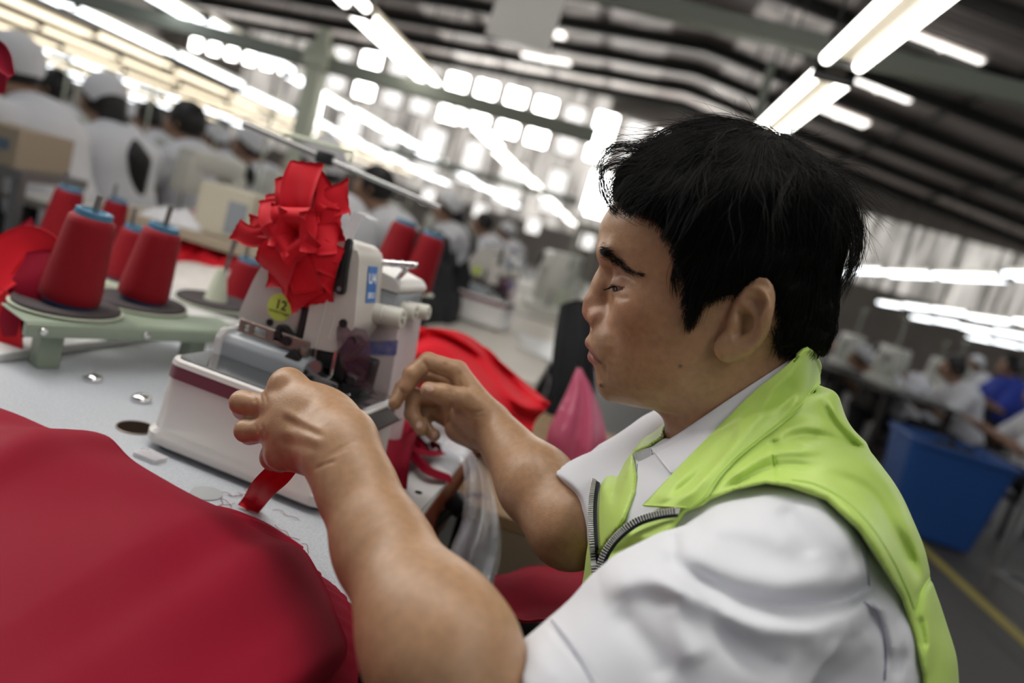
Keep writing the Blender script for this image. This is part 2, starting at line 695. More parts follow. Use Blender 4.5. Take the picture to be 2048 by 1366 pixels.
def s_head(q0):
    q = q0.copy()
    q[:, 2] = np.abs(q[:, 2])
    c = H3(1432, 466, 0)
    d = s_ell(q, c, (.0975, .0855, .0775))
    d = smin(d, s_face(q), .022)
    # brow, cheekbone, muzzle, chin
    d = smin(d, s_ell(q, H3(1222, 507, .026), (.0100, .0085, .024)), .014)
    d = smin(d, s_ell(q, H3(1292, 622, .046), (.026, .019, .016)), .022)
    d = smin(d, s_ell(q, H3(1222, 690, .010), (.0150, .026, .022)), .016)
    d = smin(d, s_ell(q, H3(1226, 772, .000), (.0125, .0140, .020)), .014)
    d = smin(d, s_ell(q, H3(1390, 742, .043), (.030, .022, .015)), .026)
    # eye hollow
    d = smax(d, -s_ell(q, H3(1212, 562, .034), (.0120, .0100, .0130)), .014)
    d = smin(d, s_ell(q, H3(1193, 663, 0), (.0054, .0105, .0100)), .008)
    # nose
    n = s_chain(q, _nb, [.0062, .0080, .0108, .0112], .004)
    n = smin(n, s_ell(q, H3(1202, 638, .0152), (.0122, .0102, .0085)), .011)
    n = smin(n, s_ell(q, H3(1214, 590, .0), (.0140, .0270, .0105)), .012)
    n = smin(n, s_cone(q, H3(1188, 634, 0), H3(1198, 645, 0), .0062, .0060), .005)
    d = smin(d, n, .006)
    d = smax(d, -s_ell(q, H3(1190, 650, .0078), (.0052, .0045, .0034)), .003)
    # lips
    up = s_chain(q, [H3(1184, 685, 0), H3(1186, 687, .009), H3(1199, 702, .019), H3(1208, 713, .025)], [.0070, .0070, .0050, .0028])
    lo = s_chain(q, [H3(1190, 713, 0), H3(1192, 714, .009), H3(1201, 718, .018), H3(1209, 717, .024)], [.0074, .0070, .0048, .0026])
    d = smin(d, up, .005)
    d = smin(d, lo, .004)
    ml = s_chain(q, [H3(1173, 699, 0), H3(1176, 701, .010), H3(1188, 711, .0195), H3(1203, 719, .0270)], [.0012, .0013, .0016, .0018])
    d = smax(d, -ml, .0022)
    # eyelids: a ball a little larger than the eye, then the slit
    e = q - EYE
    er = np.sqrt((e ** 2).sum(1))
    lid = er - (EYE_R + .0017)
    fw = np.maximum(e[:, 0] + .45 * e[:, 2], 1e-4)
    el = np.arctan2(e[:, 1], fw)
    az = np.arctan2(e[:, 2], np.maximum(e[:, 0], 1e-4))
    d = smin(d, lid, .008)
    mid = -0.13 - .06 * az
    half = 0.175 * np.sqrt(np.clip(1 - ((az - .72) / .90) ** 2, 0, 1)) - .02
    slit = np.maximum(np.abs(el - mid) - half, 0.0) * EYE_R - np.where(half > 0, .0006, -.004)
    slit = np.where(e[:, 0] > -.002, slit, .01)
    slit = np.maximum(slit, (EYE_R - .0022) - er)
    d = smax(d, -slit, .0012)
    d = smin(d, s_ear(q), .004)
    return d


# --- near arm
W1 = cp(686, 914, .535)
E1 = cp(992, 1610, .392)
FA1 = [W1, cp(766, 1096, .490), cp(852, 1246, .437), cp(896, 1326, .415), E1]
S1 = cp(1565, 1140, .490)
FM1 = W1 + (E1 - W1) * .55
# --- far arm
W2 = cp(988, 860, .795)
E2 = cp(1140, 1052, .685)
_s = (S1 - HO) @ HB
S2 = h2c(_s[0] + .015, _s[1] + .045, -_s[2])


def s_flat(P, a, b, ra, rb, n, q):
    """tapered capsule squeezed along direction n by factor q"""
    ax = _norm(b - a)
    n = _norm(n - ax * (n @ ax))
    S = lambda X: X + np.outer((X - a) @ n, n) * (1 / q - 1)
    return s_cone(S(P), a, S(b[None])[0], ra, rb) * (1 + q) / 2


_back1 = _norm(np.array([.10, .35, 1.0]))           # back of the near hand faces this way


def hand1(P):
    c = cp
    mcp = [c(576, 772, .598), c(556, 814, .588), c(550, 860, .578), c(566, 908, .574)]
    rad = [.0130, .0116, .0108, .0098]
    d = None
    roots = [c(694, 872, .552), c(686, 886, .548), c(676, 906, .546), c(668, 924, .548)]
    for i in range(4):
        e = s_chain(P, [roots[i], mcp[i]], [.0165, rad[i]])
        d = e if d is None else smin(d, e, .018)
    d = smin(d, s_ell(P, c(632, 850, .574), (.036, .033, .0170), PALM_R), .016)
    # knuckles
    for i, kz in enumerate((.0075, .0065, .006, .0055)):
        d = smin(d, s_ell(P, mcp[i] + _back1 * (rad[i] - .003), (kz, kz, kz)), .008)
    # thumb side
    th = [c(688, 880, .562), c(652, 824, .612), c(606, 826, .642), c(560, 846, .652)]
    d = smin(d, s_chain(P, th, [.0165, .0150, .0108, .0085], .006), .022)
    fingers = [
        ([mcp[0], c(562, 776, .640), c(566, 806, .660), c(560, 832, .660)], [.0110, .0098, .0088, .0074]),
        ([mcp[1], c(484, 805, .602), c(488, 818, .626), c(532, 835, .642)], [.0105, .0102, .0094, .0078]),
        ([mcp[2], c(493, 861, .592), c(500, 868, .616), c(545, 868, .626)], [.0100, .0097, .0090, .0075]),
        ([mcp[3], c(548, 914, .594), c(562, 922, .610), c(585, 912, .612)], [.0118, .0112, .0094, .0070]),
    ]
    for (pts, rr), kk in zip(fingers, (.018, .007, .007, .012)):
        d = smin(d, s_chain(P, pts, rr, .004), kk)
    return d


_pz = _back1
_px = _norm(cp(550, 850, .585) - cp(690, 900, .545)); _px = _norm(_px - _pz * (_px @ _pz))
PALM_R = np.stack([_px, np.cross(_pz, _px), _pz], 1)


def hand2(P):
    c = cp
    d = None
    mcp = [c(914, 742, .815), c(900, 765, .842), c(888, 800, .852), c(896, 838, .850)]
    rad = [.0125, .0118, .0110, .0102]
    roots = [c(972, 832, .800), c(966, 846, .812), c(960, 858, .814), c(956, 868, .808)]
    for i in range(4):
        e = s_chain(P, [roots[i], mcp[i]], [.0190, rad[i]])
        d = e if d is None else smin(d, e, .016)
    # ball of the thumb and the heel
    d = smin(d, s_ell(P, c(944, 828, .795), (.027, .021, .0175)), .014)
    d = smin(d, s_ell(P, c(925, 858, .818), (.021, .0165, .015)), .012)
    th = [c(962, 826, .792), c(922, 797, .776), c(885, 788, .770), c(857, 780, .768)]
    d = smin(d, s_chain(P, th, [.0170, .0130, .0112, .0094], .005), .008)
    fingers = [
        ([mcp[0], c(856, 724, .810), c(823, 748, .800), c(812, 774, .796)], [.0120, .0112, .0098, .0080]),
        ([mcp[1], c(842, 742, .845), c(806, 776, .832), c(790, 806, .818)], [.0112, .0104, .0094, .0080]),
        ([mcp[2], c(826, 792, .850), c(824, 828, .838), c(843, 858, .824)], [.0108, .0102, .0094, .0084]),
        ([mcp[3], c(848, 818, .862), c(850, 850, .850), c(868, 870, .836)], [.0100, .0096, .0090, .0080]),
    ]
    for pts, rr in fingers:
        d = smin(d, s_chain(P, pts, rr, .003), .004)
    return d


def s_arms(P):
    d = s_chain(P, FA1, [.0258, .0290, .0368, .0400, .0395], .03)
    d = smin(d, s_flat(P, W1 + (W1 - FA1[1]) * .18, W1 + (FA1[1] - W1) * .35, .0268, .0285, _back1, .78), .014)
    d = smin(d, s_cone(P, E1, S1, .042, .026), .02)
    d = smin(d, bounded(P, cp(590, 840, .595), .135, hand1), .016)
    m = W2 + (E2 - W2) * .6
    a = s_cone(P, W2, m, .0265, .0385)
    a = smin(a, s_cone(P, m, E2, .0395, .0390), .02)
    a = smin(a, s_cone(P, E2, S2, .039, .038), .02)
    a = smin(a, bounded(P, cp(895, 815, .82), .13, hand2), .014)
    return np.minimum(d, a)


def T3(px, py, l=0.0):
    f, u = pl(px, py, l)
    return h2c(f, u, l)


NK0, NK1, NK2 = T3(1520, 640), T3(1470, 840), T3(1490, 960)


def s_neck(P):
    d = s_cone(P, NK0, NK1, .0540, .0560)
    d = smin(d, s_cone(P, NK1, NK2, .0560, .075), .03)
    return d


def s_core(P):
    d = s_cone(P, T3(1500, 980), T3(1520, 1330), .075, .085)
    d = smin(d, s_cone(P, S1, T3(1480, 1000), .024, .05), .03)
    d = smin(d, s_cone(P, S2, T3(1480, 1000), .024, .05), .03)
    hip = T3(1500, 1560)
    return smin(d, s_cone(P, T3(1520, 1330), hip, .085, .10), .03)


def skin_sdf(P):
    d = bounded(P, h2c(-.01, -.005, 0), .19, lambda p: s_head(hf(p)))
    d = smin(d, s_neck(P), .022)
    d = smin(d, s_core(P), .03)
    return smin(d, s_arms(P), .012)


def face_details(V, N):
    """creases and colour of the skin; V in the photographer's frame"""
    q = hf(V)
    nl = (N @ HB)
    l = np.abs(q[:, 2]); side = np.abs(nl[:, 2]) > .10
    headm = (q[:, 1] > FBOT - .02) & (q[:, 0] > -.06) & (l < .1) & (np.abs(q[:, 0]) < .2)
    f, u = q[:, 0], q[:, 1]
    D = np.zeros(len(V))
    idx = np.nonzero(headm)[0]
    X, Y = f[idx], u[idx]
    def S(pts, w, a, lat=.05, **k):
        return stroke(X, Y, [pl(x, y, lat) for x, y in pts], w, a, **k)
    dd = np.zeros(len(idx))
    dd += S([(1228, 556), (1242, 549), (1262, 553), (1278, 564)], .0010, -.0013, .036)        # crease above the lid
    dd += S([(1232, 588), (1246, 595), (1266, 594)], .0016, -.0009, .036)                     # below the eye
    dd += S([(1222, 645), (1230, 672), (1230, 700), (1224, 722)], .0045, -.0010, .030)        # cheek fold
    dd += S([(1207, 716), (1212, 726), (1214, 738)], .0016, -.0012, .026)                     # mouth corner
    dd += S([(1196, 734), (1208, 742), (1222, 744)], .0030, -.0012, .015)
    dd += S([(1256, 800), (1310, 806), (1370, 790)], .0040, .0010, .04)
    D[idx] = dd * side[idx]
    # mole
    m = np.exp(-((f - pl(1206, 767, .012)[0]) ** 2 + (u - pl(1206, 767, .012)[1]) ** 2) / (2 * .0016 ** 2)) * (q[:, 2] > .002) * headm
    D += m * .0016
    # creases of the hands, drawn where the picture shows them
    x, y = pix(V); dep = -V[:, 2]
    i2 = np.nonzero((x > 770) & (x < 1000) & (y > 700) & (y < 900) & (dep < .86))[0]
    d2 = np.zeros(len(i2)); X2, Y2 = x[i2], y[i2]
    for pts, w, a in (([(846, 722), (855, 735), (862, 750)], 2.6, -.0016), ([(893, 722), (888, 738), (880, 750)], 3.0, -.0018), ([(921, 742), (916, 758), (921, 776)], 3.0, -.0014),
                      ([(924, 817), (945, 826), (970, 821)], 2.6, -.0013), ([(930, 826), (948, 833), (966, 831)], 2.2, -.0010), ([(858, 830), (866, 846), (872, 862)], 3.0, -.0018),
                      ([(905, 806), (896, 828), (898, 850)], 3.5, -.0018), ([(897, 777), (901, 787), (900, 799)], 2.4, -.0010), ([(907, 778), (910, 789), (908, 800)], 2.2, -.0008)):
        d2 += stroke(X2, Y2, pts, w, a)
    for (px, py, d_, sx, sy, ang) in NAILS:
        ca, sa = math.cos(ang), math.sin(ang)
        a = (X2 - px) * ca + (Y2 - py) * sa; b_ = -(X2 - px) * sa + (Y2 - py) * ca
        r2 = (a / sx) ** 2 + (b_ / sy) ** 2
        d2 += (.0006 * np.clip((1.2 - r2) * 3, 0, 1) - .0009 * np.exp(-((np.sqrt(r2) - 1.12) / .14) ** 2)) * (np.abs(dep[i2] - d_) < .02)
    D[i2] += d2
    i1 = np.nonzero((x > 440) & (x < 800) & (y > 720) & (y < 1000) & (dep < .64))[0]
    d1 = np.zeros(len(i1)); X1, Y1 = x[i1], y[i1]
    for pts, w, a in (([(500, 782), (508, 793), (511, 806)], 2.2, -.0009), ([(514, 782), (521, 793), (523, 806)], 2.0, -.0008), ([(527, 786), (532, 797), (533, 808)], 2.0, -.0006),
                      ([(508, 848), (513, 858), (513, 868)], 2.0, -.0007), ([(520, 848), (526, 858), (526, 870)], 2.0, -.0006),
                      ([(652, 912), (690, 892), (728, 872)], 2.4, -.0005), ([(640, 922), (676, 906), (706, 892)], 2.0, -.00035), ([(628, 940), (646, 930), (672, 921)], 3.0, -.0008),
                      ([(560, 818), (606, 842), (650, 866)], 6, .0010), ([(560, 862), (610, 872), (650, 886)], 6, .0009), ([(600, 792), (640, 812), (672, 840)], 9, .0004),
                      ([(562, 838), (612, 858), (650, 876)], 6, -.0008), ([(556, 884), (600, 892), (640, 902)], 6, -.0006)):
        d1 += stroke(X1, Y1, pts, w, a)
    D[i1] += d1
    return D, m


def skin_colours(V, N, mole):
    q = hf(V); l = np.abs(q[:, 2]); f, u = q[:, 0], q[:, 1]
    base = np.array([.400, .232, .128])
    C = np.tile(base, (len(V), 1))
    head = (u > FBOT - .03) & (np.abs(f) < .16) & (l < .11)
    def blob(px, py, lat, sf, su, only=head):
        a, b = pl(px, py, lat)
        return np.exp(-((f - a) ** 2 / (2 * sf ** 2) + (u - b) ** 2 / (2 * su ** 2))) * only
    def mix(w, c, amt=1.0):
        nonlocal C
        w = np.clip(w * amt, 0, 1)[:, None]
        C = C * (1 - w) + np.array(c) * w
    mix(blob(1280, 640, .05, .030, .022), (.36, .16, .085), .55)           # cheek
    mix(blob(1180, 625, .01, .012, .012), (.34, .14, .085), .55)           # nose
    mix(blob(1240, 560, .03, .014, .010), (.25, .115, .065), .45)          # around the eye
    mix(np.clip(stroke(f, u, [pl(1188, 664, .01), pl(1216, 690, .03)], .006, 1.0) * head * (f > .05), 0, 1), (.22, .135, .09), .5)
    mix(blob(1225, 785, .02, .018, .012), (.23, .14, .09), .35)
    for poly, cc in (([(1160, 681), (1172, 683), (1190, 695), (1208, 717), (1204, 720), (1186, 706), (1160, 700)], (.25, .105, .080)),
                     ([(1160, 700), (1180, 702), (1206, 720), (1200, 727), (1186, 728), (1160, 722)], (.31, .115, .100))):
        sd = poly_sd(f, u, [pl(x, y, .012) for x, y in poly])
        mix(np.clip(.5 - sd / .0016, 0, 1) * head, cc, .9)
    ml = stroke(f, u, [pl(x, y, .012) for x, y in [(1168, 699), (1180, 702), (1194, 712), (1208, 721)]], .0011, 1.0, False) * head * (f > .06)
    mix(ml, (.06, .025, .018), .85)  # lip seam: shade of the crease put into the skin colour
    # lid margins
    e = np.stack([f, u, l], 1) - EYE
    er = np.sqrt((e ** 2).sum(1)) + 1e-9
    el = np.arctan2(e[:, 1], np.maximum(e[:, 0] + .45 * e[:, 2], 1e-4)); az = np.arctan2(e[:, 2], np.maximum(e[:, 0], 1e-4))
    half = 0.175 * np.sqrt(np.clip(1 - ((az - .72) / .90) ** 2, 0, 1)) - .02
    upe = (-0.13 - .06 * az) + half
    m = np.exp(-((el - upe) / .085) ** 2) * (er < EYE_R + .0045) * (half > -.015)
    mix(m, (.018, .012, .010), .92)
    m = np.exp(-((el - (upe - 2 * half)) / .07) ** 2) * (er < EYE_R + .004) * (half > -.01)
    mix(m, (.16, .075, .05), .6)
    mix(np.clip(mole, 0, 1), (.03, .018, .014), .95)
    mix(blob(1361, 731, .06, .0011, .0011), (.05, .03, .02), .9)
    # scalp under the hair is dark
    # nails
    for (px, py, d, sx, sy, ang) in NAILS:
        x, y = pix(V)
        m = (np.abs(-V[:, 2] - d) < .02)
        ca, sa = math.cos(ang), math.sin(ang)
        a = (x - px) * ca + (y - py) * sa; b = -(x - px) * sa + (y - py) * ca
        e = np.clip(1.6 - ((a / sx) ** 2 + (b / sy) ** 2) * 1.5, 0, 1) * m
        mix(e, (.66, .45, .36), .85)
    return C


NAILS = [(858, 778, .76, 11, 8, .3), (812, 762, .815, 5, 11, .2), (784, 800, .79, 4, 11, .2), (838, 850, .815, 7, 9, .5), (870, 870, .83, 7, 8, .4)]
# ------------------------------------------------------------------ shirt and vest
_tor = [  # picture row, front, back, widest, half width
    (775, 1490, 1655, 1560, .045), (810, 1430, 1668, 1530, .060), (840, 1370, 1675, 1515, .082), (870, 1320, 1712, 1505, .108), (905, 1270, 1744, 1495, .132), (950, 1222, 1776, 1485, .152),
    (1010, 1202, 1806, 1485, .165), (1080, 1192, 1832, 1488, .172), (1160, 1182, 1866, 1492, .174), (1240, 1170, 1880, 1497, .172), (1330, 1165, 1880, 1500, .168),
    (1450, 1165, 1855, 1500, .168), (1600, 1170, 1790, 1490, .172)]
_tt = []
for _py, _a1, _a2, _a3, _w in _tor:
    _tt.append((pl(_a1, _py)[1], pl(_a1, _py)[0], pl(_a2, _py)[0], pl(_a3, _py)[0], _w))
TU, (TXF, TXB, TXC, TW) = lut(_tt, 4)


def s_torso(q, off=0.0):
    u = np.clip(q[:, 1], TU[0], TU[-1])
    xf = np.interp(u, TU, TXF) + off; xb = np.interp(u, TU, TXB) - off; xc = np.interp(u, TU, TXC); w = np.interp(u, TU, TW) + off
    x = q[:, 0] - xc
    a = np.where(x > 0, xf - xc, xc - xb)
    k0 = ((np.abs(x) / a) ** 2.3 + (np.abs(q[:, 2]) / w) ** 2.3) ** (1 / 2.3) + 1e-9
    k1 = np.sqrt((x / a ** 2) ** 2 + (q[:, 2] / w ** 2) ** 2) + 1e-9
    d = (k0 - 1) * k0 / k1
    d = smax(d, q[:, 1] - TU[-1], .01)
    return smax(d, TU[0] - q[:, 1], .01)


# hem of the near sleeve: a point on it and the way the arm goes
HEM1 = cp(1062, 1325, .350)
_sl1 = _norm(E1 - S1)
HEM1N = _sl1
HEM2N = _norm(E2 - S2)
HEM2 = E2 - HEM2N * .006


def s_sleeves(P):
    el = E1 + _sl1 * .03
    a = s_cone(P, S1 + HL * -.012, S1 + _sl1 * .10, .056, .064)
    a = smin(a, s_cone(P, S1 + _sl1 * .10, el, .066, .0600), .03)
    a = smax(a, (P - HEM1) @ HEM1N, .003)
    _s2 = _norm(E2 - S2)
    b = s_cone(P, S2 + HL * .02, E2 + _s2 * .03, .066, .053)
    b = smax(b, (P - HEM2) @ HEM2N, .003)
    return a, b


# folds of the near sleeve and shirt in the picture: (points, width px, height m)
SHIRT_FOLDS = [
    ([(1330, 1120), (1440, 1185), (1560, 1215), (1680, 1200), (1760, 1160)], 15, -.0115),
    ([(1300, 1150), (1430, 1225), (1560, 1262), (1700, 1250)], 17, .0080),
    ([(1345, 1085), (1460, 1140), (1580, 1165), (1690, 1150)], 20, .0050),
    ([(1200, 1175), (1290, 1160), (1400, 1180), (1480, 1230)], 22, .0075),
    ([(1420, 1190), (1440, 1250), (1500, 1310), (1580, 1345)], 19, -.0085),
    ([(1350, 1200), (1365, 1270), (1400, 1330)], 20, .0062),
    ([(1230, 1220), (1300, 1300), (1330, 1366)], 18, -.0040),
    ([(1600, 1290), (1690, 1300), (1760, 1270)], 20, .0040),
    ([(1560, 1010), (1600, 1070), (1620, 1120)], 15, -.0034),
    ([(1400, 1050), (1500, 1060), (1600, 1100)], 18, .0036),
    ([(1730, 1205), (1765, 1270), (1775, 1340)], 7, -.0030),
    ([(1745, 1205), (1790, 1250), (1800, 1320)], 16, .0045),
    ([(1785, 1220), (1800, 1290), (1790, 1366)], 8, -.0035),
    ([(1690, 1015), (1728, 1070), (1738, 1130), (1742, 1170)], 3.0, -.0016),
    ([(1580, 968), (1650, 1000), (1700, 1045), (1728, 1100), (1738, 1180)], 10, .0016),
    ([(1340, 1060), (1350, 1100), (1330, 1140)], 10, -.0030),
    ([(1100, 1250), (1150, 1310), (1190, 1366)], 3.2, -.0016),
    ([(1060, 1290), (1110, 1366)], 14, .0012),
]
FAR_FOLDS = [([(1150, 1010), (1160, 950), (1200, 890)], 10, -.004), ([(1140, 1060), (1170, 1000), (1190, 940)], 9, .004), ([(1170, 1080), (1190, 1000)], 8, -.004)]


def shirt_sdf(P):
    q = hf(P)
    d = s_torso(q)
    a, b = s_sleeves(P)
    d = smin(d, a, .025)
    d = smin(d, b, .035)
    x, y = pix(P)
    z = -P[:, 2]
    disp = np.zeros(len(P))
    m = (np.abs(d) < .03)
    near = m & (q[:, 2] > .02) & (x > 1000) & (y > 900)
    if near.any():
        X, Y = x[near], y[near]
        dd = np.zeros(len(X))
        for pts, w, h in SHIRT_FOLDS: dd += stroke(X, Y, pts, w, h)
        disp[near] += dd
    far = m & (q[:, 2] < -.02)
    if far.any():
        X, Y = x[far], y[far]
        dd = np.zeros(len(X))
        for pts, w, h in FAR_FOLDS: dd += stroke(X, Y, pts, w, h)
        disp[far] += dd
    if m.any():
        disp[m] += .0016 * vnoise(P[m], .05, 3) + .0008 * vnoise(P[m], .022, 5)
    d = d - disp
    # room for the arms at the hems and for the neck
    arm = np.minimum(s_chain(P, FA1, [.030, .033, .0440, .0470, .046]), s_chain(P, [W2, W2 + (E2 - W2) * .6, E2], [.030, .044, .044]))
    d = smax(d, -arm, .002)
    return smax(d, -(s_neck(P) - .003), .004)


# armhole seen on the near side and the open front (picture outlines)
ARMHOLE = [(1405, 1012), (1421, 999), (1472, 979), (1532, 967), (1577, 974), (1652, 1001), (1718, 1062), (1763, 1132), (1803, 1197), (1828, 1273), (1846, 1353), (1850, 1500),
           (1150, 1500), (1130, 1200), (1196, 1178), (1240, 1130), (1290, 1100), (1345, 1062), (1372, 1024)]
OPENING = [(1191, 1178), (1192, 1120), (1250, 1040), (1270, 985), (1274, 950), (1266, 908), (1300, 893), (1340, 866), (1326, 800), (1326, 560), (1700, 540), (1690, 640),
           (1612, 722), (1520, 825), (1420, 935), (1345, 1003), (1300, 1026), (1262, 1040), (1214, 1085), (1197, 1130)]
VEST_FOLDS = [
    ([(1450, 962), (1540, 908), (1640, 902)], 7, .0055), ([(1440, 985), (1540, 934), (1640, 932)], 5, -.0042), ([(1540, 885), (1600, 850), (1660, 860)], 8, .0042),
    ([(1560, 874), (1640, 872), (1740, 902)], 6, -.0036), ([(1520, 960), (1640, 975), (1720, 1040), (1780, 1130)], 10, .0034), ([(1545, 880), (1555, 905)], 8, -.0040),
    ([(1650, 940), (1740, 985), (1800, 1080), (1840, 1160)], 8, -.0036), ([(1700, 900), (1780, 970), (1830, 1070), (1855, 1160)], 11, .0032),
    ([(1868, 1145), (1840, 1190), (1833, 1235)], 5, -.0016), ([(1850, 1190), (1858, 1270), (1845, 1366)], 9, .0016), ([(1836, 1230), (1850, 1300)], 5, -.0025),
    ([(1655, 800), (1690, 850), (1750, 900)], 9, .0036), ([(1640, 800), (1670, 850), (1720, 900)], 6, -.0030), ([(1546, 905), (1554, 968)], 2.5, -.0016),
    ([(1225, 1060), (1300, 1075), (1350, 1045)], 9, .0030), ([(1215, 1110), (1290, 1085)], 6, -.0025),
    ([(1200, 1000), (1215, 930), (1240, 880)], 8, .0030), ([(1225, 1010), (1240, 940), (1275, 870)], 7, -.0035), ([(1250, 960), (1270, 900), (1300, 850)], 7, .0028),
]


def vest_sdf(P):
    q = hf(P)
    d = s_torso(q, .0055)
    k = s_cone(P, S1 - HL * .012, S1 - HL * .08, .0645, .070)
    d = smin(d, k, .04)
    k = s_cone(P, S2 + HL * .012, S2 + HL * .08, .0645, .070)
    d = smin(d, k, .04)
    x, y = pix(P)
    z = -P[:, 2]
    m = np.abs(d) < .03
    disp = np.zeros(len(P))
    if m.any():
        X, Y = x[m], y[m]
        dd = np.zeros(len(X))
        for pts, w, h in VEST_FOLDS: dd += stroke(X, Y, pts, w, h)
        disp[m] = dd * np.clip((q[m, 2] + .16) / .03, 0, 1) + .0012 * vnoise(P[m], .05, 11)
    d = d - disp
    mpp = z / FPX
    nearside = q[:, 2] > .02
    c = np.where(nearside, -poly_sd(x, y, ARMHOLE) * mpp, -.05 - np.abs(q[:, 2] - .02))
    d = smax(d, c, .0045)
    front = q[:, 0] > -.02
    c = np.where(front | (y < 800), -poly_sd(x, y, OPENING) * mpp, -.05)
    d = smax(d, c, .0045)
    # far armhole
    d = smax(d, -(s_cone(P, S2 - HL * .07, S2 - HL * .005, .080, .076)), .004)
    return smax(d, -(s_neck(P) - .0025), .004)


def hit(f, px, py, lo=.30, hi=1.1):
    """march a sight line onto an implicit surface, returns depth"""
    px = np.atleast_1d(np.asarray(px, float)); py = np.atleast_1d(np.asarray(py, float))
    r = np.stack([(px - 1024) / FPX, -(py - 683) / FPX, -np.ones_like(px)], 1)
    ln = np.linalg.norm(r, axis=1)
    t = np.full(len(px), lo)
    for _ in range(70):
        t = np.minimum(t + np.clip(f(r * t[:, None]) * .7 / ln, -.02, .05), hi)
    return t
def body_min(P):
    return np.minimum(np.minimum(vest_sdf(P), shirt_sdf(P)), bounded(P, h2c(-.01, -.005, 0), .19, lambda p: smin(s_head(hf(p)), s_neck(p), .022)))


def sheet(name, G, thick, mats, parent, toward=None):
    """grid of points (nr,nc,3) in the photographer's frame -> thick cloth"""
    nr, nc = G.shape[:2]
    P = G.reshape(-1, 3)
    du = np.gradient(G, axis=0).reshape(-1, 3); dv = np.gradient(G, axis=1).reshape(-1, 3)
    n = np.cross(du, dv); n /= np.linalg.norm(n, axis=1)[:, None] + 1e-12
    fl = np.sign((n * (-P)).sum(1).mean()); n *= fl
    B = P - n * thick
    N = nr * nc
    F = [tuple(f) for f in grid_faces(nr, nc)]
    if fl < 0: F = [f[::-1] for f in F]
    F2 = [tuple(i + N for i in f[::-1]) for f in F]
    rim = [i for i in range(nc)] + [i * nc + nc - 1 for i in range(1, nr)] + [(nr - 1) * nc + j for j in range(nc - 2, -1, -1)] + [i * nc for i in range(nr - 2, 0, -1)]
    R = []
    for a, b in zip(rim, rim[1:] + rim[:1]):
        R.append((a, a + N, b + N, b) if fl < 0 else (b, b + N, a + N, a))
    return mesh_obj(name, c2w(np.vstack([P, B])), F + F2 + R, mats, parent, world=True)


def rows_px(rows, nr, nc, f=None, off=None, fallback=None):
    """rows of (px,py[,depth]); depth found on f minus off when absent"""
    G2 = loft([[(p[0], p[1], (p[2] if len(p) > 2 else 0)) for p in r] for r in rows], nr, nc)
    return G2


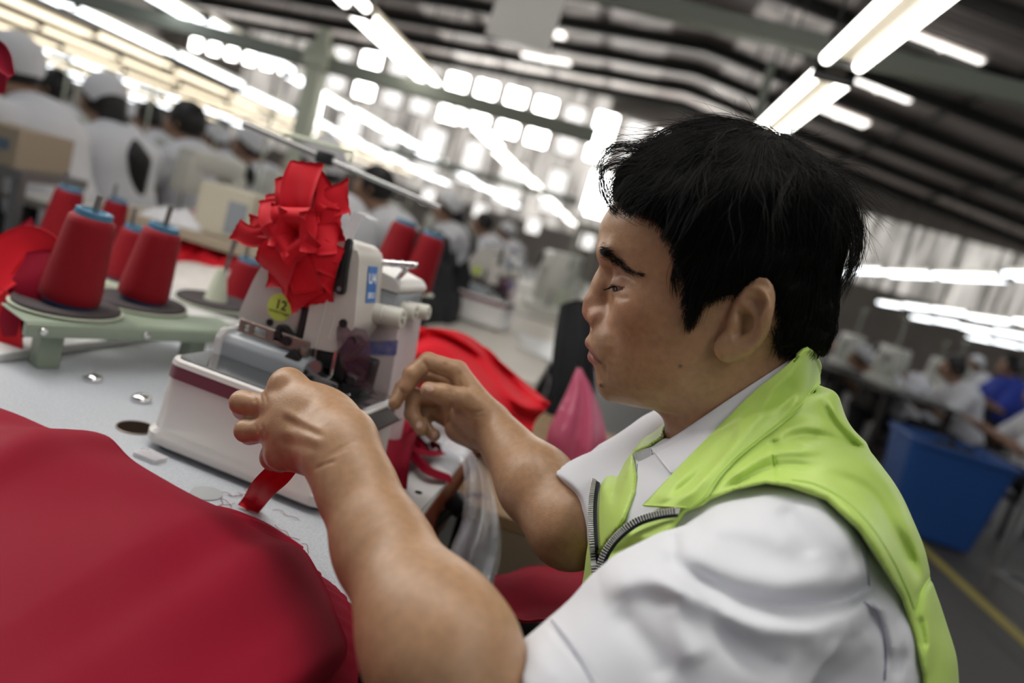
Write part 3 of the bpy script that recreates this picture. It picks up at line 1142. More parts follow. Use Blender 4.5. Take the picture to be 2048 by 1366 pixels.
def build_person(hs=1.0):
    root = empty('person', c2w(T3(1500, 1560)), 0.0,
                 'man in lime vest and white shirt, in profile, guiding red tape at the machine', 'person')
    skin = mat('skin', (.4, .22, .13), .37, vcol='tone', mottled=(150, .105), bump=(900, .38, .0006), sss=.06)
    V, F = polygonise(skin_sdf, (-.30, -.62, -1.0), (.50, .32, -.26), .0017 * hs)
    N, _ = sdf_normals(skin_sdf, V)
    D, mole = face_details(V, N)
    V = V + N * D[:, None]
    body = fast_mesh('body', V, F, skin, root)
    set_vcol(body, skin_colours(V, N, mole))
    # eyes
    for s in (1, -1):
        e = EYE.copy(); e[2] *= s
        bm = bmesh.new()
        bmesh.ops.create_uvsphere(bm, u_segments=40, v_segments=28, radius=EYE_R)
        gaze = _norm(HF * .90 - HU * .30 + HL * .34 * s) @ CM.T
        q = Vector(gaze).to_track_quat('Z', 'Y').to_matrix().to_4x4()
        bmesh.ops.transform(bm, matrix=Matrix.Translation(Vector(c2w(h2c(*e))) - root.location) @ q, verts=bm.verts)
        bm.faces.ensure_lookup_table()
        c0 = Vector(c2w(h2c(*e))) - root.location
        for f_ in bm.faces:
            ang = (f_.calc_center_median() - c0).normalized().dot(Vector(gaze))
            f_.material_index = 2 if ang > math.cos(.20) else (1 if ang > math.cos(.62) else 0)
        bm_obj('eye', bm, [M_EYE, M_IRIS, M_PUPIL], root, smooth=True)
    # shirt
    V, F = polygonise(shirt_sdf, (-.30, -.62, -1.05), (.55, .0, -.26), .0024 * hs)
    shirt = fast_mesh('shirt', V, F, M_SHIRT, root)
    # vest
    V, F = polygonise(vest_sdf, (-.10, -.62, -1.05), (.55, .05, -.26), .0020 * hs)
    vest = fast_mesh('vest', V, F, M_VEST, root)

    def depth_on(G, off, cap=None):
        d = hit(body_min, G[..., 0].ravel(), G[..., 1].ravel()).reshape(G.shape[:2])
        return d - off

    def to3(G2, D):
        return np.stack([(G2[..., 0] - 1024) / FPX * D, -(G2[..., 1] - 683) / FPX * D, -D], -1)

    # ---- shirt collar leaf
    up = [(1590, 713), (1545, 742), (1500, 771), (1450, 804), (1400, 838), (1355, 868), (1325, 885), (1300, 895)]
    lo = [(1604, 748), (1570, 785), (1530, 822), (1485, 862), (1440, 900), (1400, 935), (1368, 948), (1341, 945)]
    rows = [[a, ((a[0] + b[0]) / 2, (a[1] + b[1]) / 2), b] for a, b in zip(up, lo)]
    G = loft(rows, 60, 16)
    t = np.linspace(0, 1, 60)[:, None]; s = np.linspace(0, 1, 16)[None]
    D = collar_depth(G, [.640, .622, .600, .594, .602, .612], [.632, .600, .575, .572, .584, .600])
    hb = hit(body_min, G[..., 0].ravel(), G[..., 1].ravel(), .35, .9).reshape(60, 16)
    D = smooth2(np.minimum(D, hb - .004), 2)
    D = D - .004 * np.sin(PI * s)
    sheet('collar', to3(G, D), .0016, M_SHIRT, shirt)
    up = [(1302, 894), (1284, 900), (1266, 909)]
    lo = [(1304, 925), (1288, 924), (1272, 921)]
    G = loft([[a, b] for a, b in zip(up, lo)], 14, 8)
    sheet('collar', to3(G, np.full(G.shape[:2], .612) + np.linspace(0, .012, 14)[:, None]), .0016, M_SHIRT, shirt)
    # ---- lapel of the vest
    inn = [(1592, 714), (1560, 742), (1505, 786), (1450, 840), (1400, 890), (1358, 933), (1325, 968), (1300, 995), (1284, 1010)]
    out = [(1640, 768), (1602, 815), (1562, 850), (1522, 880), (1482, 912), (1452, 942), (1432, 968), (1415, 994), (1384, 1016)]
    rows = [[(1585, 722), (1606, 706), (1632, 740), (1634, 778)]]
    for k, (a, b) in enumerate(zip(inn, out)):
        m1 = (a[0] * .66 + b[0] * .34, a[1] * .66 + b[1] * .34); m2 = (a[0] * .33 + b[0] * .67, a[1] * .33 + b[1] * .67)
        if k == 0: m1, m2 = (1615, 696), (1637, 722)
        if k == 1: m1, m2 = (1580, 752), (1606, 778)
        rows.append([a, m1, m2, b])
    nr, nc = 110, 36
    G = loft(rows, nr, nc)
    D = collar_depth(G, [.690, .640, .612, .588, .578, .578, .580, .586, .592, .596], [.660, .630, .590, .552, .524, .508, .502, .500, .505, .520])
    t = np.linspace(0, 1, nr)[:, None]; s = np.linspace(0, 1, nc)[None]
    hv = hit(body_min, G[..., 0].ravel(), G[..., 1].ravel(), .35, .9).reshape(nr, nc)
    lim = hv - .0035 - .0090 * (1 - s)
    D = np.where(hv < .85, np.minimum(lim, D + .03), D)
    wt = np.clip((.30 - t) / .18, 0, 1)
    D = smooth2(D, 10) * (1 - wt) + (smooth2(D, 90) - .004) * wt
    D = smooth2(D, 6)
    D = D - .0055 * np.sin(PI * s) * np.clip(t * 6, 0, 1) - .0025 * np.exp(-((s - .25) / .12) ** 2) * np.sin(3 * t * PI) ** 2
    x, y = G[..., 0].ravel(), G[..., 1].ravel()
    cr = stroke(x, y, [(1560, 770), (1500, 850), (1430, 930)], 10, .0022) + stroke(x, y, [(1590, 760), (1570, 810), (1520, 850)], 7, -.0022)
    cr += stroke(x, y, [(1420, 945), (1380, 985), (1310, 1000)], 8, .003) + stroke(x, y, [(1400, 950), (1350, 990)], 6, -.0025)
    D = D - cr.reshape(nr, nc)
    lap = sheet('lapel', to3(G, D), .0022, M_VEST, vest)
    # stitch line along its outer edge
    e = G[6:, -4]; de = D[6:, -4] - .0006
    path = to3(e[:, None], de[:, None])[:, 0]
    v, f = tube_arrays(c2w(path), .00045, 5)
    mesh_obj('stitch_line', v, f, M_VEST_SEAM, vest, world=True)
    # ---- seams: fine lines of stitching on shirt and vest
    def seam(f, pts, r_, m, nm, par, lift=.0011):
        Z = catmull(pts, 70)
        d = hit(f, Z[:, 0], Z[:, 1], .30, .95)
        ok = d < .93
        if ok.sum() < 5: return
        jump = np.nonzero(np.abs(np.diff(d)) > .012)[0]
        cut = np.split(np.arange(70), jump + 1)
        cut = [c_ for c_ in cut if ok[c_].all()]
        k_ = max(cut, key=len)[2:-2]
        Z, d = Z[k_], smooth1(d[k_], 3) - lift
        P = c2w(to3(Z[:, None], d[:, None])[:, 0])
        v, f_ = tube_arrays(P, r_, 5)
        mesh_obj(nm, v, f_, m, par, world=True)
    seam(shirt_sdf, [(1600, 975), (1652, 1003), (1692, 1040), (1722, 1090), (1734, 1140), (1740, 1178)], .00055, M_SEAM, 'seam', shirt)
    seam(shirt_sdf, [(1724, 1200), (1752, 1225), (1768, 1268), (1772, 1310), (1770, 1366)], .00055, M_SEAM, 'seam', shirt)
    seam(shirt_sdf, [(1100, 1236), (1128, 1272), (1160, 1320), (1190, 1372)], .00045, M_SEAM, 'hem_stitch', shirt)
    seam(shirt_sdf, [(1275, 925), (1270, 965), (1260, 1005), (1252, 1030)], .0005, M_SEAM, 'placket_stitch', shirt)
    seam(vest_sdf, [(1546, 906), (1551, 935), (1555, 966)], .0005, M_VEST_SEAM, 'seam', vest)
    seam(vest_sdf, [(1572, 958), (1630, 968), (1690, 1000), (1740, 1050), (1780, 1110), (1815, 1180), (1832, 1228)], .0005, M_VEST_SEAM, 'seam', vest)
    seam(vest_sdf, [(1872, 1140), (1850, 1172), (1838, 1205), (1832, 1240)], .0005, M_VEST_SEAM, 'seam', vest)
    # ---- zips
    zips = [[(1371, 1021), (1345, 1022), (1310, 1028), (1272, 1041), (1237, 1067), (1212, 1098), (1198, 1132), (1191, 1176)],
            [(1203, 912), (1190, 948), (1183, 990), (1181, 1030), (1183, 1080), (1187, 1130), (1190, 1172)]]
    for zi, zp in enumerate(zips):
        Z = catmull(zp, 90)
        tan = np.gradient(Z, axis=0); tan /= np.linalg.norm(tan, axis=1)[:, None]
        nrm = np.stack([-tan[:, 1], tan[:, 0]], 1)
        inner = nrm if zi == 0 else nrm
        sgn = -1 if zi == 0 else -1
        probe = Z + inner * sgn * 16
        d = hit(vest_sdf, probe[:, 0], probe[:, 1], .35, .95)
        ok = d < .93
        if ok.sum() > 4: d = np.interp(np.arange(90), np.nonzero(ok)[0], d[ok])
        else: d = np.full(90, .64)
        if zi == 0: d = np.minimum(d, np.interp(np.arange(90), [0, 20, 89], [.545, .58, .66]))
        d = smooth1(d, 9) - .004
        k = np.linspace(-.3, 1, 6)[None, :, None]
        G = Z[:, None, :] + inner[:, None, :] * sgn * k * 13
        D = np.repeat(d[:, None], 6, 1) + np.linspace(-.0005, .001, 6)[None]
        zo = sheet('zipper_tape', to3(G, D), .0012, M_NAVY, vest)
        bm = bmesh.new()
        step = 2
        P3 = to3(Z[:, None], d[:, None] - .0012)[:, 0]
        L = np.concatenate([[0], np.cumsum(np.linalg.norm(np.diff(P3, axis=0), axis=1))])
        nt_ = int(L[-1] / .0024)
        for i in range(nt_):
            s_ = (i + .5) / nt_ * L[-1]
            c = np.array([np.interp(s_, L, P3[:, a]) for a in range(3)])
            tx = np.array([np.interp(s_, L, tan[:, a]) for a in range(2)]); tx /= np.linalg.norm(tx)
            X = np.array([tx[0], -tx[1], 0]); Y = np.array([tx[1], tx[0], 0]) * (-1)
            M = Matrix(np.stack([X @ CM.T, Y @ CM.T, np.array([0, 0, 1.0]) @ CM.T], 1).tolist())
            add_box(bm, Vector(c2w(c)) - root.location, (.0013, .0046, .0020), M, .0003, 1)
        bm_obj('zipper_teeth', bm, M_TEETH, zo)
    build_hair(root)
    # trousers: dark thighs under the bench edge
    hip = T3(1500, 1600)
    bm_v, bm_f = polygonise(trouser_sdf, (-.25, -1.0, -1.15), (.5, -.25, -.25), .006)
    fast_mesh('trousers', bm_v, bm_f, M_BLACKCLOTH, root)
    return root


def trouser_sdf(P):
    hip = T3(1510, 1640)
    k1 = hip + HF * .42 + HL * .10 + HU * .03; k2 = hip + HF * .42 - HL * .10 + HU * .05
    d = s_cone(P, hip + HL * .08, k1, .10, .075)
    d = smin(d, s_cone(P, hip - HL * .08, k2, .10, .075), .03)
    dn = -(_Z @ CM) * .36
    d = smin(d, s_cone(P, k1, k1 + dn, .072, .055), .02)
    return smin(d, s_cone(P, k2, k2 + dn, .072, .055), .02)


def smooth2(A, n):
    for _ in range(n):
        B = np.pad(A, 1, mode='edge')
        A = (B[:-2, 1:-1] + B[2:, 1:-1] + B[1:-1, :-2] + B[1:-1, 2:] + 4 * A) / 8
    return A


def smooth1(a, n):
    k = np.ones(n) / n
    return np.convolve(np.pad(a, n // 2, mode='edge'), k, 'valid')[:len(a)]


def collar_depth(G, di, do):
    nr, nc = G.shape[:2]
    t = np.linspace(0, 1, nr)
    a = np.interp(t, np.linspace(0, 1, len(di)), di); b = np.interp(t, np.linspace(0, 1, len(do)), do)
    s = np.linspace(0, 1, nc)[None]
    return a[:, None] * (1 - s) + b[:, None] * s


# ------------------------------------------------------------------ hair
def skull(q0):
    q = q0.copy(); q[:, 2] = np.abs(q[:, 2])
    d = s_ell(q, H3(1432, 466, 0), (.0975, .0855, .0775))
    d = smin(d, s_face(q), .022)
    return smin(d, s_cone(q, (NK0 - HO) @ HB, (NK1 - HO) @ HB, .0540, .0560), .022)


_hl = [(1228, 385), (1262, 424), (1308, 440), (1338, 478), (1356, 520), (1368, 565), (1372, 610), (1380, 655), (1393, 640), (1404, 606), (1440, 594), (1478, 588), (1512, 568),
       (1545, 590), (1560, 640), (1552, 684), (1562, 714), (1620, 716), (1800, 700), (1800, 150), (1228, 150)]
HAIRLINE = [pl(x, y, .055) for x, y in _hl]


def hair_inside(q):
    return -poly_sd(q[:, 0], q[:, 1], HAIRLINE)


def shell_thick(q):
    """how far the mass of hair stands off the skull"""
    f, u = q[:, 0], q[:, 1]
    top = np.clip((u - pl(1400, 470)[1]) / .07, 0, 1)
    front = np.clip((f - pl(1330, 350)[0]) / .05, 0, 1)
    back = np.clip((pl(1560, 400)[0] - f) / .05, 0, 1)
    t = .0060 + .0030 * top + .0060 * front * top + .0012 * back
    ins = hair_inside(q)
    t = t * np.clip(ins / .010, 0, 1) ** .6 - .002 * np.clip(-ins / .004, 0, 1)
    return t


def hair_sdf(P):
    q = hf(P)
    n = vnoise(np.stack([q[:, 0] * 1.6, q[:, 1] * 1.6, q[:, 2]], 1), .016, 21)
    d = skull(q) - shell_thick(q) - .0012 * n * np.clip(hair_inside(q) / .01, 0, 1)
    return smax(d, -hair_inside(q) * .7, .003)


def curves_obj(name, strands, radii, m, parent):
    """strands (N,K,3) in the photographer's frame"""
    N, K = strands.shape[:2]
    hc = bpy.data.hair_curves.new(name)
    hc.add_curves([K] * N)
    P = c2w(strands.reshape(-1, 3)) - np.array(parent_origin(parent))
    hc.position_data.foreach_set('vector', P.astype(np.float32).ravel())
    at_ = hc.attributes.get('radius') or hc.attributes.new('radius', 'FLOAT', 'POINT')
    at_.data.foreach_set('value', np.asarray(radii, np.float32).ravel())
    hc.materials.append(m)
    o = bpy.data.objects.new(name, hc)
    COL.objects.link(o)
    o.parent = parent
    return o


def parent_origin(p):
    return world_matrix(p).translation if p is not None else (0, 0, 0)


def grow(roots, K, length, lift, seed, wild=0.0, flow_noise=.35, end_ins=None):
    """strands that follow the flow of the hair; roots in head coordinates"""
    r = np.random.default_rng(seed)
    N = len(roots)
    w = H3(1546, 300, .020)
    p = roots.copy()
    out = np.empty((N, K, 3)); out[:, 0] = p
    step = length / (K - 1)
    jit = r.normal(size=(N, 3)) * .10
    prev = None
    stop = np.zeros(N, bool)
    for k in range(1, K):
        e = 4e-4
        g = np.stack([skull(p + np.eye(3)[a] * e) - skull(p - np.eye(3)[a] * e) for a in range(3)], 1)
        g /= np.linalg.norm(g, axis=1)[:, None] + 1e-9
        rad = p - w
        rad[:, 2] *= .8
        rad /= np.linalg.norm(rad, axis=1)[:, None] + 1e-9
        s = k / (K - 1)
        d = rad * 1.0 + np.array([.10, -.55 - .5 * s, 0])
        # the fringe falls over the temple
        fr = np.clip((p[:, 0] - pl(1400, 400)[0]) / .05, 0, 1)
        d += fr[:, None] * np.array([.25, -.35 * s, .30]) * np.where(p[:, 2:3] > -.02, 1, -.6) * [1, 1, 1]
        nz = np.stack([vnoise(p, .018, seed + 31 + a) for a in range(3)], 1)
        d += nz * flow_noise + jit + wild * r.normal(size=(N, 3))
        d -= g * (d * g).sum(1)[:, None]
        d /= np.linalg.norm(d, axis=1)[:, None] + 1e-9
        if prev is not None:
            d = d * .6 + prev * .4
            d /= np.linalg.norm(d, axis=1)[:, None] + 1e-9
        prev = d
        q = p + d * step[:, None]
        tgt = lift[:, k] if lift.ndim == 2 else lift
        sd = skull(q)
        g2 = g
        q = q - g2 * (sd - tgt)[:, None] * .8
        if end_ins is not None:
            stop |= hair_inside(q) < end_ins
            q = np.where(stop[:, None], p + d * step[:, None] * .05, q)
        out[:, k] = q
        p = q
    return HO + out @ HB.T


def build_hair(root):
    V, F = polygonise(hair_sdf, c_lo, c_hi, .0026)
    hair = fast_mesh('hair', V, F, M_HAIRBASE, root)
    q = hf(V)
    N, _ = sdf_normals(hair_sdf, V)
    ins = hair_inside(q)
    r = np.random.default_rng(5)
    # roots over the mass of hair
    ok = np.nonzero((ins > .001))[0]
    idx = r.choice(ok, 19000)
    ro = q[idx] + r.normal(size=(len(idx), 3)) * .0012
    f, u, l = ro.T
    top = np.clip((u - pl(1400, 470)[1]) / .06, 0, 1)
    low = np.clip((pl(1500, 560)[1] - u) / .04, 0, 1)
    L = (.040 + .035 * top - .018 * low) * r.uniform(.7, 1.25, len(ro))
    K = 11
    s = np.linspace(0, 1, K)[None]
    th = np.maximum(skull(ro), .001)
    lift = th[:, None] + (.0006 + .0035 * top[:, None] * r.random((len(ro), 1)) + .0012 * r.random((len(ro), 1))) * np.sin(PI * np.clip(s * 1.1, 0, 1)) ** .8
    lift = lift * (1 - .35 * s)
    st = grow(ro, K, L, lift, 3, flow_noise=.75, end_ins=-.0045 * r.random(len(ro)) - .001)
    rad = np.interp(np.linspace(0, 1, K), [0, .5, 1], [.00014, .00012, .00004])
    curves_obj('hair_strands', st, np.tile(rad, (len(ro), 1)), M_HAIR, hair)
    # locks that fall over the forehead, temple and sideburn
    ends = []
    def lock(pts, n, spread, lat, seedv):
        rr = np.random.default_rng(seedv)
        C = np.array([h2c(*H3(x, y, l)) for (x, y, l) in pts])
        for _ in range(n):
            o = rr.normal(size=3) * spread
            o2 = rr.normal(size=3) * spread * .9
            w = np.linspace(0, 1, len(C))[:, None]
            ends.append(catmull(C + o * (1 - w) + o2 * w * 1.1 + rr.normal(size=C.shape) * spread * .25, 14))
    lock([(1330, 330, .045), (1245, 325, .040), (1206, 340, .034), (1207, 385, .036), (1232, 425, .046), (1275, 448, .056), (1318, 455, .063)], 46, .0034, 0, 1)
    lock([(1340, 345, .050), (1262, 345, .045), (1228, 370, .043), (1240, 405, .049), (1282, 432, .058), (1322, 446, .064)], 90, .0050, 0, 2)
    lock([(1300, 300, .030), (1230, 300, .026), (1203, 322, .022), (1202, 352, .024), (1214, 385, .030)], 40, .0040, 0, 3)
    lock([(1380, 420, .075), (1330, 440, .070), (1292, 448, .063), (1262, 440, .055)], 50, .0026, 0, 4)
    lock([(1400, 470, .080), (1365, 510, .078), (1350, 550, .075), (1352, 590, .073)], 60, .0026, 0, 5)
    lock([(1420, 500, .081), (1392, 560, .080), (1382, 615, .077), (1376, 655, .074)], 110, .0030, 0, 6)
    lock([(1440, 500, .081), (1415, 560, .081), (1398, 610, .078), (1384, 640, .075)], 90, .0030, 0, 7)
    lock([(1470, 520, .081), (1450, 560, .081), (1430, 590, .078), (1418, 604, .077)], 80, .0034, 0, 8)
    lock([(1590, 330, -.010), (1660, 345, .000), (1706, 410, .005), (1720, 480, .010), (1702, 545, .018), (1672, 600, .028)], 70, .0034, 0, 9)
    lock([(1610, 360, .010), (1668, 395, .016), (1700, 455, .022), (1702, 520, .030), (1690, 570, .034)], 60, .0026, 0, 10)
    lock([(1500, 262, .010), (1440, 243, .010), (1370, 250, .012), (1310, 275, .016), (1262, 300, .020)], 70, .0026, 0, 11)
    lock([(1560, 285, .000), (1520, 255, -.01), (1440, 236, -.01), (1380, 240, -.01)], 40, .0022, 0, 12)
    lock([(1620, 330, -.020), (1680, 380, -.010), (1712, 450, -.005), (1706, 520, .004), (1670, 585, .018)], 60, .0042, 0, 15)
    lock([(1560, 300, .020), (1610, 330, .030), (1650, 390, .036), (1668, 460, .042)], 60, .0040, 0, 16)
    lock([(1530, 300, .030), (1470, 300, .048), (1410, 330, .060), (1370, 380, .068), (1350, 420, .071)], 90, .0046, 0, 17)
    lock([(1530, 305, .036), (1490, 340, .058), (1455, 400, .074), (1440, 460, .079)], 90, .0046, 0, 18)
    lock([(1300, 300, .010), (1240, 290, .006), (1215, 300, .004), (1204, 325, .004)], 40, .0045, 0, 19)
    lock([(1560, 690, .060), (1590, 690, .052), (1605, 700, .045)], 40, .0030, 0, 13)
    lock([(1550, 660, .070), (1558, 690, .064), (1556, 715, .060)], 40, .0030, 0, 14)
    E = np.array(ends)
    rad = np.interp(np.linspace(0, 1, 14), [0, .7, 1], [.00017, .00014, .00004])
    curves_obj('hair_strands', E, np.tile(rad, (len(E), 1)), M_HAIR, hair)
    # fly-away hairs
    okt = np.nonzero((ins > .006) & (q[:, 1] > pl(1400, 430)[1]) & (q[:, 0] < pl(1300, 350)[0]))[0]
    idx = r.choice(okt, 1500)
    ro = q[idx]
    K = 12
    s = np.linspace(0, 1, K)[None]
    lift = np.maximum(skull(ro), .001)[:, None] + (.003 + .034 * r.random((len(ro), 1)) ** 1.5) * s ** 1.15
    st = grow(ro, K, r.uniform(.03, .075, len(ro)), lift, 9, wild=.10, flow_noise=1.2, end_ins=np.full(len(ro), -.008))
    rad = np.interp(np.linspace(0, 1, K), [0, .6, 1], [.00012, .00011, .00005])[None] * r.uniform(.8, 1.6, (len(ro), 1))
    curves_obj('hair_strands', st, rad, M_HAIR, hair)
    # brows and lashes
    rr = np.random.default_rng(41)
    cent = catmull([(1200, 501), (1212, 507), (1228, 519), (1246, 533), (1266, 544), (1286, 551)], 60)
    nb_ = 430
    tt_ = rr.random(nb_) ** 2.3
    c = cent[(tt_ * 59).astype(int)]
    wv = np.interp(tt_, [0, .2, .5, 1], [5.5, 6.0, 3.6, 2.4])
    x0 = c[:, 0] + rr.normal(size=nb_) * 2.5; y0 = c[:, 1] + rr.normal(size=nb_) * wv
    Ln = rr.uniform(9, 19, nb_) * (1 - .3 * tt_)
    an = np.radians(np.interp(tt_, [0, .3, .6, 1], [5, 38, 38, 14]) + rr.normal(size=nb_) * 15)
    XX = x0[:, None] + np.cos(an)[:, None] * Ln[:, None] * np.linspace(0, 1, 4); YY = y0[:, None] + np.sin(an)[:, None] * Ln[:, None] * np.linspace(0, 1, 4)
    dd_ = hit(lambda P: s_head(hf(P)), XX.ravel(), YY.ravel(), .45, .80).reshape(nb_, 4)
    good = (dd_.max(1) < .72) & (np.ptp(dd_, axis=1) < .010)
    lift_ = np.array([.0002, .0010, .0014, .0010])
    DD = dd_ - lift_
    BR = np.stack([(XX - 1024) / FPX * DD, -(YY - 683) / FPX * DD, -DD], -1)[good]
    for sgn in (1, -1):
        br = BR.copy()
        if sgn < 0:
            qq = hf(br.reshape(-1, 3)); qq[:, 2] *= -1
            br = (HO + qq @ HB.T).reshape(br.shape)
        curves_obj('eyebrow', br, np.tile([.00011, .00011, .00008, .00003], (len(br), 1)), M_HAIR, root)
        la = []
        for k in range(30):
            az = np.interp(k / 29, [0, 1], [-.1, .75]) + rr.normal() * .02
            half = 0.175 * math.sqrt(max(1 - ((az - .72) / .90) ** 2, 0)) - .02
            el = -0.13 - .06 * az + max(half, 0) + .03
            dirv = lambda a_, e_: np.array([math.cos(e_) * math.cos(a_), math.sin(e_), math.cos(e_) * math.sin(a_)])
            b0 = EYE + dirv(az, el) * (EYE_R + .0012)
            o = dirv(az, el - .35)
            pts = np.array([b0, b0 + o * .0028 + [0, -.0007, 0], b0 + o * .0052 + [0, -.0008, 0], b0 + o * .0074 + [0, -.0002, 0]])
            pts[:, 2] *= sgn
            la.append(HO + pts @ HB.T)
        la = np.array(la)
        curves_obj('eyelashes', la, np.tile([.00014, .00013, .0001, .00004], (len(la), 1)), M_HAIR, root)


_hc = HO + np.array([0.0, 0, 0])
c_lo = _hc + np.array([-.16, -.13, -.14]); c_hi = _hc + np.array([.17, .19, .14])
# ------------------------------------------------------------------ materials of the work place
M_MACH = mat('machine_white', (.62, .60, .575), .32, spec=.5)
M_MACH_WARM = mat('machine_warm_grey', (.56, .53, .49), .38)
M_MACH_PINK = mat('machine_pinkish_white', (.62, .54, .55), .4)
M_PURPLE = mat('purple_stripe', (.17, .055, .075), .35)
M_STEEL = mat('polished_steel', (.55, .55, .54), .16, metal=1.0)
M_STEEL_D = mat('brushed_steel', (.30, .295, .29), .33, metal=1.0)
M_BRONZE = mat('brown_steel', (.27, .22, .19), .38, metal=.7)
M_CHROME = mat('chrome', (.75, .75, .75), .10, metal=1.0)
M_BLACKP = mat('black_plastic', (.012, .012, .013), .38)
M_GREYCOVER = mat('grey_cover', (.30, .325, .35), .22)
M_TABLE = mat('speckled_laminate', (.50, .525, .56), .42, var=(420, .75, (.30, .32, .35)))
M_WHITELAM = mat('white_laminate', (.68, .68, .67), .4)
M_WOOD = mat('red_brown_wood', (.26, .062, .024), .34, var=(22, .7, (.12, .026, .011)))
M_RED = mat('red_cloth', (.60, .009, .020), .62, bump=(1200, .15, .0004), sheen=.02, spec=.22)
M_CRIMSON = mat('crimson_cloth', (.24, .0045, .020), .66, bump=(1000, .15, .0004), sheen=.0, spec=.15)
M_REDTHREAD = mat('red_thread', (.21, .0035, .009), .6, spec=.2, bump=(700, .5, .0012), sheen=.03)
M_BLUEP = mat('blue_plastic', (.020, .060, .16), .4)
M_GREEN = mat('grey_green_paint', (.24, .29, .22), .45)
M_CREAMGREEN = mat('pale_green_paint', (.50, .53, .42), .45)
M_PAD = mat('dark_foam', (.045, .035, .038), .85)
M_LIMESTICK = mat('lime_sticker', (.60, .74, .12), .5)
M_LABELBLUE = mat('blue_label', (.045, .17, .50), .4)
M_INK = mat('black_ink', (.01, .01, .01), .6)
M_WHITEINK = mat('white_ink', (.85, .85, .85), .6)
M_GUARD = mat('smoky_purple_acrylic', (.13, .045, .075), .06, alpha=.55, spec=.8)
M_CLEAR = mat('clear_acrylic', (.75, .70, .72), .06, alpha=.42, spec=.8)
M_BAG = mat('clear_film', (.85, .87, .92), .10, alpha=.30, spec=1.0, coat=1.0, bump=(38, .9, .006))
M_PINKBAG = mat('pink_film', (.50, .085, .165), .22, alpha=.92, spec=.7, bump=(45, .6, .004))
M_HOLE_SHADE = mat('hole_shade', (.016, .009, .006), .9, spec=.05)


def rr_ring(x0, x1, y0, y1, r, z, n=7):
    pts = []
    for cx, cy, a0 in ((x1 - r, y1 - r, 0), (x0 + r, y1 - r, 90), (x0 + r, y0 + r, 180), (x1 - r, y0 + r, 270)):
        for k in range(n + 1):
            a = math.radians(a0 + 90 * k / n)
            pts.append((cx + r * math.cos(a), cy + r * math.sin(a), z))
    return pts


def rings_obj(name, rings, m, parent, auto=40):
    bm = bmesh.new()
    R = [[bm.verts.new(p) for p in r] for r in rings]
    n = len(R[0])
    for A, B in zip(R, R[1:]):
        for k in range(n):
            bm.faces.new((A[k], A[(k + 1) % n], B[(k + 1) % n], B[k]))
    bm.faces.new(R[0][::-1]); bm.faces.new(R[-1])
    return bm_obj(name, bm, m, parent, auto=auto)


def text_obj(name, s, size, m, parent, M4, extrude=.0001, bold=False):
    cu = bpy.data.curves.new(name, 'FONT')
    cu.body = s
    cu.size = size
    cu.align_x = 'CENTER'; cu.align_y = 'CENTER'
    cu.extrude = extrude
    if bold: cu.offset = size * .018
    tmp = bpy.data.objects.new(name + '_curve', cu)
    COL.objects.link(tmp)
    bpy.context.view_layer.update()
    me = bpy.data.meshes.new_from_object(tmp.evaluated_get(bpy.context.evaluated_depsgraph_get()))
    bpy.data.objects.remove(tmp)
    me.materials.clear(); me.materials.append(m)
    o = bpy.data.objects.new(name, me)
    COL.objects.link(o)
    o.parent = parent
    o.matrix_basis = M4
    return o


def plane_frame(o, x, y):
    """4x4 with local x,y along the given vectors"""
    x = Vector(x).normalized(); y = Vector(y); y = (y - x * y.dot(x)).normalized(); z = x.cross(y)
    m = Matrix.Identity(4)
    for i in range(3): m[i][0], m[i][1], m[i][2], m[i][3] = x[i], y[i], z[i], o[i]
    return m


XZ = lambda y0: (lambda co: Vector((co.x, co.z, co.y)))       # outline drawn in x,z ; extruded along y


def prism_xz(name, pts, y0, y1, m, parent, bevel=.003, r=.004, seg=3, auto=35):
    bm = bmesh.new()
    add_prism(bm, round_poly(pts, r, 5), y0, y1, XZ(0), bevel, seg)
    return bm_obj(name, bm, m, parent, auto=auto)


MO = Vector((-.243, .701, .76)); MRZ = math.atan2(-.1095, .994)


